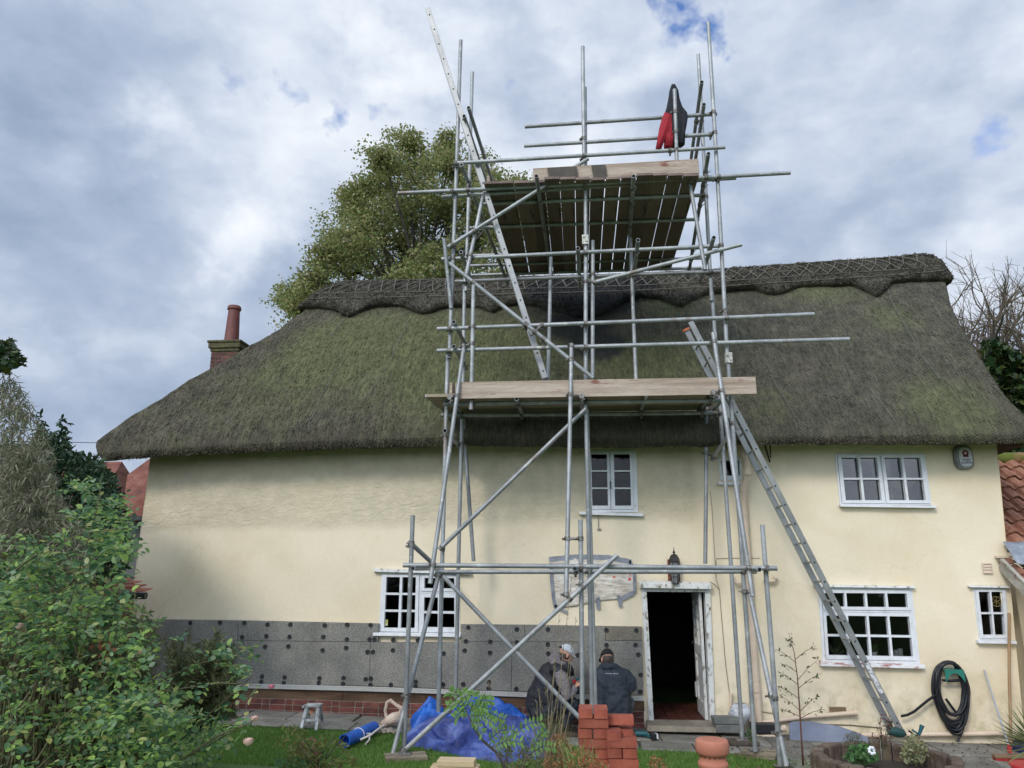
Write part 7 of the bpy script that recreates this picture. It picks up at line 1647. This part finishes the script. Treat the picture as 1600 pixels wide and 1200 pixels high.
# ---- rose bush
RO = P(120, 1200, 4.3); rose = thing('rose_bush', (RO.x, 4.3, .5), 'sprawling rose bush with pale pink blooms and bright green leaves filling the lower left corner', 'rose bush')
M_stem = mat('rose_stem', [(.3, (.05, .05, .02)), (.7, (.11, .09, .045))], scale=9, rough=.6)
M_rose = leafmat('rose_leaf', [(.04, .09, .04), (.07, .15, .08), (.12, .22, .09), (.17, .29, .13), (.24, .38, .10), (.34, .48, .12), (.2, .29, .19), (.42, .42, .14)], rough=.38, trans=.45)
def pinnate(anch, dirs, ln=.04, wd_=.027, pairs=2, sp=.034):
    n_ = len(anch); d_ = dirs / np.linalg.norm(dirs, axis=1, keepdims=True); u = rng.normal(size=(n_, 3)) * .35; u[:, 2] += 1; s_ = np.cross(d_, u); s_ /= np.linalg.norm(s_, axis=1, keepdims=True); u = np.cross(s_, d_)
    A, D, U = [], [], []
    for k_ in range(pairs):
        b = anch + d_ * (sp * (k_ + .6))
        for sg in (-1, 1): A.append(b); D.append(s_ * sg + d_ * .45 + rng.normal(size=(n_, 3)) * .15 - np.array([0, 0, .15])); U.append(u + rng.normal(size=(n_, 3)) * .25)
    A.append(anch + d_ * sp * (pairs + .5)); D.append(d_ + rng.normal(size=(n_, 3)) * .12); U.append(u)
    return np.concatenate(A), np.concatenate(D), np.concatenate(U)
polys = [([(0, 905), (30, 880), (75, 905), (120, 875), (165, 830), (190, 800), (215, 840), (200, 880), (190, 915), (222, 950), (240, 985), (245, 1030), (190, 1060), (150, 1050), (60, 1060), (0, 1010)], 620, 3.9, 5.0, .02),
         ([(110, 760), (150, 745), (180, 780), (195, 805), (195, 850), (170, 880), (140, 850), (120, 800)], 110, 4.3, 4.8, -.02),
         ([(0, 1010), (120, 1040), (235, 1040), (270, 1080), (320, 1100), (300, 1150), (280, 1200), (0, 1200)], 380, 3.9, 5.2, .06), ([(140, 1060), (240, 1070), (270, 1120), (260, 1200), (120, 1200)], 240, 3.6, 4.4, .0),
         ([(-10, 850), (60, 830), (110, 850), (90, 900), (-10, 930)], 120, 4.0, 4.6, 0), ([(330, 1020), (360, 1010), (390, 1015), (380, 1060), (340, 1050)], 24, 4.2, 4.5, -1)]
an = np.concatenate([scatter(pl_, n_, a, b, 1, 34, 5 + i, th_) for i, (pl_, n_, a, b, th_) in enumerate(polys)])
STM = [[(-5, 912), (60, 865), (130, 832), (200, 826)], [(122, 1145), (150, 1105), (200, 1085), (290, 1075), (345, 1067), (408, 1071)], [(60, 1200), (120, 1145), (180, 1128), (290, 1122)], [(230, 1195), (290, 1150), (345, 1100), (388, 1062), (395, 1056)], [(232, 1192), (300, 1180), (350, 1150), (378, 1140)], [(50, 1200), (100, 1120), (180, 1050), (262, 1000)], [(10, 1200), (60, 1060), (110, 940), (150, 800), (158, 760)], [(100, 1200), (150, 1050), (185, 930), (195, 820)], [(0, 1090), (45, 1075), (65, 1060)], [(90, 1190), (180, 1100), (300, 1040), (370, 1020)], [(280, 1190), (340, 1150), (390, 1130), (400, 1122)], [(20, 1120), (90, 1020), (140, 960), (165, 930)], [(150, 1190), (200, 1100), (215, 1025)], [(0, 1150), (15, 1050), (28, 985)]]
mb = MB(); ex = []
for i, s_ in enumerate(STM):
    Y = 4.1 + .12 * (i % 5); pt3 = [P(x, y, Y) for x, y in s_]; mb.tube(pt3, [.0065 - .0045 * j / (len(pt3) - 1) for j in range(len(pt3))], 5, caps=False)
    for a, b in zip(pt3, pt3[1:]):
        for _ in range(max(1, int((b - a).length / .05))): ex.append(tuple(a.lerp(b, random.random())))
for i in range(60):
    a = P(random.uniform(0, 190), random.uniform(1060, 1220), random.uniform(4, 5)); b = a + Vector((random.uniform(-.25, .12), 0, random.uniform(.3, .8))); mb.tube([a, a.lerp(b, .5) + Vector((.03, 0, .02)), b], [.004, .003, .0015], 4, caps=False)
mb.build('stem', M_stem, rose, smooth=True, auto=False)
an = np.concatenate([an, np.array(ex)]); dr_ = rng.normal(size=(len(an), 3)); dr_[:, 2] = dr_[:, 2] * .5 + .1
A, D, U = pinnate(an, dr_); leaves('foliage', A, 'oval', M_rose, rose, length=.039, width=.028, dirs=D, ups=U)
def bloom(px, py, Y, r, m, nm='bloom'):
    c_ = P(px, py, Y); mb = MB(); mb.ball(c_, r * .6, 10, 8)
    for lay, (k_, rr_, tl) in enumerate(((5, .75, .5), (6, .95, .8), (6, 1.1, 1.2))):
        for i in range(k_):
            a = 2 * math.pi * i / k_ + lay * .5; o_ = Vector((math.cos(a), math.sin(a) * .9, 0)); t_ = Vector((-math.sin(a), math.cos(a), 0)); g_ = []
            for u_ in (-1, 0, 1):
                for v_ in (0, .5, 1): g_.append(c_ + o_ * r * (.35 + rr_ * .6 * math.sin(v_ * 1.6) * (1 - .15 * u_ * u_)) * (1 if lay else .8) + t_ * u_ * r * .55 * math.sin(.5 + v_ * 2) + Vector((0, 0, r * (-.6 + v_ * (1.35 - tl * .45)) + .1 * r * u_ * u_)))
            mb.add(g_, [(0, 1, 4, 3), (1, 2, 5, 4), (3, 4, 7, 6), (4, 5, 8, 7)])
    return mb.build(nm, m, rose, smooth=True, auto=False)
M_pk = mat('pale_pink_petal', [(.3, (.62, .36, .30)), (.7, (.75, .55, .47))], scale=20, rough=.6); M_pk2 = mat('deep_pink_petal', [(.6, .2, .28)], rough=.6); M_cr = mat('cream_petal', [(.62, .45, .3)], rough=.6)
for px, py, Y, r, m_ in ((30, 978, 4.2, .026, M_pk), (219, 1019, 4.2, .024, M_cr), (424, 1073, 4.3, .018, M_pk2), (398, 1123, 4.2, .022, M_pk), (377, 1131, 4.2, .013, M_pk), (388, 1159, 4.1, .028, M_pk), (166, 929, 4.3, .012, mat('red_bud', [(.35, .06, .05)], rough=.6)), (347, 1147, 4.3, .010, M_pk)): bloom(px, py, Y, r, m_)
sp_ = scatter([(150, 985), (205, 1000), (215, 1040), (170, 1045), (140, 1010)], 60, 4.1, 4.6, 0); leaves('withered_leaves', sp_, 'oval', leafmat('rusty_leaf', [(.2, .06, .03), (.28, .1, .05)], trans=.3), rose, length=.035, width=.022)
# rank grassy stems behind and under the roses
gr = thing('grass_clump', (P(110, 1200, 5.2).x, 5.2, .5), 'dense clump of tall dark rushy stems under the rose bush', 'plant')
n_ = 6500; px = rng.uniform(-20, 215, n_); py = rng.uniform(1040, 1260, n_); b_ = vray(px, py, rng.uniform(4.7, 5.6, n_)); dd = rng.normal(size=(n_, 3)) * .25 + np.array([.2, 0, 1]); leaves('stems', b_, 'blade', leafmat('rush', [(.04, .045, .02), (.07, .075, .03), (.12, .12, .05), (.09, .065, .045), (.17, .18, .08)], rough=.7, trans=.2), gr, length=.34, width=.008, dirs=dd)
hb = thing('leafy_shrub', (P(60, 1000, 5.8).x, 5.8, .4), 'mass of mixed green leaves behind the roses in front of the tiled shed', 'shrub')
leaves('foliage', np.concatenate([scatter([(-20, 860), (90, 870), (150, 900), (200, 930), (235, 960), (245, 1010), (230, 1100), (-20, 1120)], 2600, 5.4, 6.3, 1, 26, 14, -.3), scatter([(-20, 930), (140, 950), (215, 985), (225, 1100), (-20, 1150)], 2600, 5.8, 6.6, 0)]), 'oval', leafmat('shrub_leaf', [(.05, .08, .025), (.09, .13, .045), (.13, .19, .06), (.17, .17, .06), (.08, .07, .04), (.14, .11, .06)], rough=.5, trans=.35), hb, length=.055, width=.034)
mb = MB()
for i in range(16): a = P(60 + random.uniform(-60, 160), 1120, 6); mb.tube([(a.x, 6, .3), a + Vector((0, 0, .2)), a + Vector((random.uniform(-.25, .1), 0, .45))], [.014, .01, .004], 4)
mb.build('stem', M_bark, hb, smooth=True, auto=False)
# ---- dark feathery shrub in front of the boards
fe = thing('feathery_shrub', (P(315, 1150, 7.4).x, 7.4, .2), 'dark olive feathery conifer-like shrub in front of the grey boards', 'shrub'); mb = MB(); A, D = [], []; rs = random.Random(8)
root = P(305, 1150, 7.4)
for i in range(190):
    if i < 9: px, py = ((338, 985), (343, 992), (384, 1048), (388, 1042), (292, 985), (282, 1000), (262, 1030), (385, 1078), (350, 1010))[i]
    else: px, py = rs.uniform(250, 372), rs.uniform(1000, 1120); 
    e = P(px, py, 7.4 + rs.uniform(-.45, .45)); m0 = root.lerp(e, .5) + Vector((0, 0, .06)); s0_ = root.lerp(e, .12); path_ = [s0_, m0, e]; mb.tube(path_, [.005, .004, .0015], 3, caps=False)
    for t in np.linspace(.1, 1, 46):
        q = s0_.lerp(m0, t * 2) if t < .5 else m0.lerp(e, t * 2 - 1); ax_ = (e - s0_).normalized(); sd = ax_.cross(Vector((rs.uniform(-.4, .4), -1, rs.uniform(-.4, .4)))).normalized()
        for sg in (-1, 1): A.append(tuple(q)); D.append(tuple(sd * sg + ax_ * .7 + Vector((rs.gauss(0, .15), rs.gauss(0, .4), rs.gauss(0, .15)))))
mb.build('stem', M_bark, fe, smooth=True, auto=False)
leaves('foliage', np.array(A), 'blade', leafmat('olive_needle', [(.06, .085, .04), (.1, .12, .055), (.15, .17, .07), (.13, .11, .06)], rough=.7, trans=.2), fe, length=.07, width=.013, dirs=np.array(D))
ls_ = thing('low_shrub', (P(330, 1160, 6.6).x, 6.6, .2), 'low leafy growth on the lawn below the feathery shrub', 'shrub')
leaves('foliage', scatter([(240, 1110), (300, 1110), (350, 1120), (362, 1160), (330, 1200), (230, 1200)], 800, 6.2, 7.2, 1, 22, 6, -.15), 'oval', M_rose, ls_, length=.045, width=.025); MB().tube([(P(310, 1180, 6.7).x, 6.7, .2), tuple(P(300, 1110, 6.7))], [.01, .004], 4).build('stem', M_bark, ls_)
# ---- small shrub on the near lawn
s5 = thing('small_shrub', (P(495, 1210, 6.6).x, 6.6, .3), 'small yellow-green shrub with reddish leaves at its centre on the near lawn', 'shrub')
leaves('foliage', np.concatenate([scatter([(440, 1140), (462, 1130), (480, 1145), (520, 1150), (555, 1175), (560, 1200), (440, 1210), (450, 1170)], 620, 6.3, 6.9, 1, 16, 6, -.12), scatter([(425, 1150), (445, 1155), (450, 1170), (430, 1165)], 14, 6.4, 6.6, 0)]), 'oval', leafmat('yellowgreen_leaf', [(.1, .13, .03), (.18, .21, .05), (.14, .17, .05), (.2, .15, .07)], trans=.4), s5, length=.04, width=.02)
leaves('red_foliage', scatter([(465, 1160), (495, 1150), (505, 1185), (470, 1195)], 120, 6.4, 6.8, 0), 'oval', leafmat('red_leaf', [(.16, .06, .04), (.24, .12, .08), (.1, .05, .035)]), s5, length=.035, width=.018)
leaves('low_foliage', scatter([(430, 1188), (480, 1182), (490, 1205), (430, 1210)], 260, 6.3, 6.7, 0), 'oval', leafmat('bluegreen_leaf', [(.05, .13, .05), (.1, .2, .09)]), s5, length=.03, width=.012)
mb = MB()
for i in range(9): a = P(490 + random.uniform(-15, 15), 1215, 6.6); b = P(490 + random.uniform(-55, 60), random.uniform(1140, 1180), 6.6); mb.tube([a, a.lerp(b, .6) + Vector((0, 0, .02)), b], [.005, .004, .002], 4)
mb.build('stem', M_bark, s5, smooth=True, auto=False)
# ---- pinnate green branch before the tarpaulin
pb = thing('young_tree', (P(790, 1215, 5.6).x, 5.6, .5), 'young leaning tree with fresh green ferny leaf sprays in front of the blue tarpaulins', 'tree'); mb = MB()
mb.tube([P(795, 1212, 5.6), P(778, 1178, 5.6), P(755, 1158, 5.6), P(742, 1140, 5.6), P(732, 1118, 5.6), P(728, 1108, 5.6)], [.012, .010, .009, .007, .005, .003], 6)
A, D, U = [], [], []
for (x0, y0), (x1, y1), cnt in (((730, 1108), (702, 1082), 9), ((730, 1108), (700, 1104), 9), ((731, 1108), (742, 1082), 8), ((731, 1109), (770, 1096), 11), ((732, 1112), (786, 1124), 13), ((734, 1118), (772, 1132), 10), ((731, 1112), (712, 1122), 7), ((736, 1125), (752, 1146), 7), ((731, 1108), (722, 1080), 8), ((733, 1112), (760, 1108), 9), ((760, 1160), (800, 1140), 8), ((770, 1168), (812, 1160), 8), ((800, 1150), (845, 1128), 7), ((830, 1175), (852, 1142), 7), ((825, 1180), (866, 1168), 7)):
    a, b = P(x0, y0, 5.6), P(x1, y1, 5.6 + random.uniform(-.15, .1)); m0 = a.lerp(b, .55) + Vector((0, 0, .03)); mb.tube([a, m0, b], [.003, .002, .001], 3, caps=False); ax_ = (b - a).normalized()
    for i in range(cnt):
        t = (i + 1) / cnt; q = a.lerp(m0, t * 2) if t < .5 else m0.lerp(b, t * 2 - 1); sd = ax_.cross(Vector((0, -1, .3))).normalized()
        for sg in (-1, 1): A.append(tuple(q)); D.append(tuple(sd * sg + ax_ * .5 + Vector((random.gauss(0, .1), random.gauss(0, .25), random.gauss(-.1, .1))))); U.append((random.gauss(0, .2), -1, .4))
mb.build('stem', M_bark, pb, smooth=True, auto=False)
leaves('foliage', np.array(A), 'oval', leafmat('fresh_leaf', [(.1, .2, .05), (.15, .28, .07), (.2, .34, .1)], trans=.45), pb, length=.042, width=.018, dirs=np.array(D), ups=np.array(U))
# dry twigs and tall dry grasses
dg_ = thing('dry_grass', (P(860, 1210, 6.4).x, 6.4, .4), 'tall dry seed stalks standing in front of the crouching worker in the pale cap', 'grass clump'); mb = MB()
for (x0, y0), (x1, y1) in (((862, 1210), (893, 905)), ((860, 1210), (874, 960)), ((866, 1210), (900, 968)), ((850, 1210), (855, 1062)), ((848, 1210), (838, 1098)), ((856, 1210), (868, 1030)), ((870, 1210), (889, 1035)), ((875, 1210), (896, 1085)), ((864, 1210), (880, 1050)), ((872, 1210), (884, 1100)), ((852, 1210), (862, 1110)), ((780, 1210), (765, 1070)), ((845, 1210), (872, 1085)), ((862, 1210), (842, 1075))):
    Y = 6.3 + random.uniform(-.15, .15); a, b = P(x0, y0, Y), P(x1, y1, Y); m0 = a.lerp(b, .5) + Vector((random.uniform(-.03, .03), 0, 0)); mb.tube([a, m0, b], [.0032, .0024, .0014], 4, caps=False)
    for _ in range(9): t = random.uniform(.72, 1); q = a.lerp(b, t); mb.tube([q, q + Vector((random.uniform(-.02, .02), 0, random.uniform(.01, .04)))], [.003, .001], 3)
mb.build('stalks', mat('dry_stalk', [(.3, (.16, .13, .07)), (.7, (.3, .26, .16))], rough=.8), dg_, smooth=True, auto=False)
n_ = 260; dd = rng.normal(size=(n_, 3)) * .35 + np.array([.1, 0, 1]); leaves('blades', vray(rng.uniform(835, 885, n_), rng.uniform(1150, 1215, n_), rng.uniform(6.2, 6.6, n_)), 'blade', leafmat('dry_blade', [(.12, .13, .06), (.2, .2, .1), (.25, .2, .12), (.1, .16, .05)]), dg_, length=.22, width=.005, dirs=dd)
tw = thing('twiggy_bush', (P(800, 1215, 5.9).x, 5.9, .45), 'small pale twiggy bush with yellow-green buds beside the tarpaulins', 'bush'); mb = MB(); tips = []; rs = random.Random(31)
for px, py in ((770, 1160), (795, 1150), (815, 1165), (840, 1160), (780, 1180), (825, 1180)): a = P(805, 1215, 5.9); b = P(px, py, 5.9); branch(mb, a, b - a, (b - a).length * .7, .006, 2, rs, tips)
mb.build('stem', mat('pink_twig', [(.25, .17, .14)], rough=.8), tw, smooth=True, auto=False)
leaves('foliage', np.repeat(np.array([tuple(t) for t in tips]), 5, 0) + rng.normal(size=(len(tips) * 5, 3)) * .018, 'oval', leafmat('bud_leaf', [(.18, .22, .07), (.26, .3, .12), (.12, .17, .05)], trans=.4), tw, length=.028, width=.013)
# russet sedums
M_rus = leafmat('russet_leaf', [(.24, .09, .03), (.34, .15, .05), (.3, .19, .07), (.14, .14, .05), (.38, .22, .11), (.26, .06, .05)], trans=.35)
for i, (pl_, n_, Y, lab) in enumerate((([(850, 1175), (862, 1150), (880, 1145), (895, 1170), (905, 1200), (905, 1240), (845, 1240)], 1400, 5.7, 'orange-brown feathery plant left of the brick stacks'), ([(885, 1185), (905, 1165), (925, 1178), (950, 1195), (950, 1240), (880, 1240)], 1000, 5.4, 'russet and red plant in front of the taller brick stack'), ([(1015, 1185), (1025, 1180), (1040, 1190), (1046, 1240), (1008, 1240)], 480, 5.6, 'small coppery plant head between the bricks and the chimney pot'))):
    c_ = P(pl_[0][0] + 20, 1215, Y); t = thing('russet_plant', (c_.x, Y, .5), lab, 'plant')
    leaves('foliage', scatter(pl_, n_, Y - .2, Y + .2, 1, 11, i, -.25), 'oval', M_rus, t, length=.02, width=.011); mb = MB()
    for _ in range(12): a = c_ + Vector((random.uniform(-.06, .06), 0, -.1)); b = P(random.uniform(pl_[0][0] + 6, pl_[3][0] - 2), random.uniform(1175, 1200), Y); mb.tube([a, b], [.003, .0015], 3, caps=False)
    mb.build('stem', M_stem, t, smooth=True, auto=False)
n_ = 60; t = thing('grass_tuft', (P(905, 1215, 5.5).x, 5.5, .5), 'bright green arching grass blades rising among the russet plants', 'grass clump'); dd = rng.normal(size=(n_, 3)) * .5 + np.array([0, 0, 1]); leaves('blades', vray(rng.uniform(880, 930, n_), rng.uniform(1185, 1215, n_), rng.uniform(5.4, 5.6, n_)), 'blade', leafmat('bright_blade', [(.1, .22, .04), (.18, .32, .08), (.4, .42, .25)]), t, length=.14, width=.006, dirs=dd)
# ---- sapling right of the scaffold
sg_ = thing('sapling', (P(1254, 1190, 9.0).x, 9.0, 0), 'slender bare sapling with a few dark leaves standing between the scaffold and the kitchen window', 'tree'); mb = MB(); tr_ = [(1255, 1196), (1252, 1150), (1249, 1100), (1246, 1058), (1241, 1020), (1232, 988)]; Y = 9.0
mb.tube([P(x, y, Y) for x, y in tr_], [.011, .009, .008, .006, .004, .002], 6); la = []
for (x0, y0), (x1, y1) in (((1243, 1035), (1211, 1014)), ((1243, 1030), (1275, 1009)), ((1247, 1062), (1279, 1030)), ((1248, 1075), (1284, 1052)), ((1247, 1070), (1214, 1048)), ((1250, 1110), (1218, 1087)), ((1250, 1112), (1279, 1087)), ((1251, 1122), (1288, 1108)), ((1250, 1120), (1222, 1110)), ((1240, 1015), (1234, 1000)), ((1245, 1050), (1218, 1036)), ((1249, 1092), (1214, 1072))):
    a, b = P(x0, y0, Y), P(x1, y1, Y + random.uniform(-.2, .2)); mb.tube([a, a.lerp(b, .5) + Vector((0, 0, .015)), b], [.004, .003, .0012], 4, caps=False)
    for _ in range(9): la.append(tuple(a.lerp(b, random.uniform(.35, 1.02)) + Vector((random.gauss(0, .012), random.gauss(0, .02), random.gauss(0, .012)))))
for _ in range(12): la.append(tuple(P(1232 + random.uniform(-3, 6), random.uniform(987, 1010), Y)))
mb.build('stem', mat('red_brown_stem', [(.12, .05, .035)], rough=.7), sg_, smooth=True, auto=False); leaves('foliage', np.array(la), 'oval', leafmat('dark_leaf', [(.04, .07, .03), (.08, .11, .05), (.12, .07, .04)]), sg_, length=.038, width=.02)
# ---- planting in the round bed
def plant(name, poly, n_, Y0, Y1, kind, m_, ln, wd_, lab, cat='plant', up=0, stems=6):
    xs_ = [p[0] for p in poly]; ys_ = [p[1] for p in poly]; base_ = P(sum(xs_) / len(xs_), max(ys_), (Y0 + Y1) / 2); t = thing(name, base_, lab, cat)
    leaves('foliage', scatter(poly, n_, Y0, Y1, 0), kind, m_, t, length=ln, width=wd_, up=up); mb = MB()
    for _ in range(stems): b = P(random.uniform(min(xs_) + 2, max(xs_) - 2), random.uniform(min(ys_) + 2, (min(ys_) + max(ys_)) / 2), (Y0 + Y1) / 2); mb.tube([base_, base_.lerp(b, .5) + Vector((0, 0, .01)), b], [.004, .003, .0015], 4, caps=False)
    mb.build('stem', M_stem, t, smooth=True, auto=False); return t
M_gl = leafmat('bed_leaf', [(.04, .1, .03), (.07, .17, .05), (.12, .24, .08)])
plant('bedding_plant', [(1320, 1185), (1325, 1168), (1345, 1162), (1362, 1168), (1372, 1190), (1345, 1195)], 320, 7.3, 7.7, 'lobed', M_gl, .035, .03, 'low fresh green plant with a white flower in the round bed')
c_ = P(1361, 1172, 7.25); mb = MB()
for i in range(7): a = i * .9; mb.ball(c_ + Vector((.022 * math.cos(a), -.005 * i, .022 * math.sin(a))), .014, 7, 5)
o = mb.build('white_flower', M_white, bpy.data.objects['bedding_plant'], smooth=True)
plant('variegated_shrub', [(1408, 1185), (1412, 1160), (1425, 1148), (1440, 1155), (1450, 1170), (1445, 1192), (1420, 1196)], 520, 7.5, 7.95, 'oval', leafmat('cream_green_leaf', [(.12, .16, .06), (.3, .32, .16), (.42, .42, .25), (.18, .2, .08), (.25, .15, .08)]), .032, .017, 'cream and green leaved shrub at the right of the round bed', 'shrub')
plant('red_stemmed_plant', [(1362, 1150), (1372, 1125), (1378, 1108), (1388, 1115), (1392, 1140), (1400, 1165), (1370, 1168)], 90, 7.9, 8.2, 'oval', leafmat('wine_leaf', [(.12, .04, .04), (.2, .09, .07), (.08, .05, .04)]), .03, .016, 'thin wine-red plant in front of the ladder foot')
plant('grey_leaved_plant', [(1318, 1150), (1330, 1140), (1345, 1150), (1350, 1162), (1320, 1164)], 160, 8.0, 8.3, 'oval', leafmat('sage_leaf', [(.12, .13, .09), (.2, .21, .16)]), .025, .012, 'small grey-green plant on the far rim of the round bed')
plant('small_fern', [(1166, 1150), (1172, 1138), (1180, 1142), (1178, 1160), (1170, 1165)], 50, 10.5, 10.8, 'oval', M_gl, .05, .025, 'tiny green weed growing between the scaffold feet and the gully')
n_ = 120; t = thing('spiky_plant', (P(1620, 1170, 9.6).x, 9.6, -.1), 'spiky striped leaves cut off by the right edge of the picture', 'plant'); b_ = np.tile(np.array([P(1622, 1165, 9.6)]), (n_, 1)) + rng.normal(size=(n_, 3)) * .02; dd = rng.normal(size=(n_, 3)) * np.array([1, .4, .5]) + np.array([-.5, 0, .5]); leaves('foliage', b_, 'blade', leafmat('striped_leaf', [(.1, .13, .05), (.25, .26, .12), (.16, .2, .08)]), t, length=.42, width=.018, dirs=dd)
# dead leaves on the path by the bed: loose litter
n_ = 420; px = rng.uniform(1130, 1600, n_); py = rng.uniform(1150, 1200, n_); pts = np.array([tuple(PG(a, b, .04)) for a, b in zip(px, py)]); dd = rng.normal(size=(n_, 3)) * np.array([1, 1, .12]); o = leaves('leaf_litter', pts, 'oval', leafmat('litter', [(.12, .08, .04), (.2, .14, .07), (.06, .045, .03)]), length=.035, width=.02, dirs=dd); tag(o, 'small dead leaves scattered over the paving at the right', 'leaf litter', None, 'stuff')
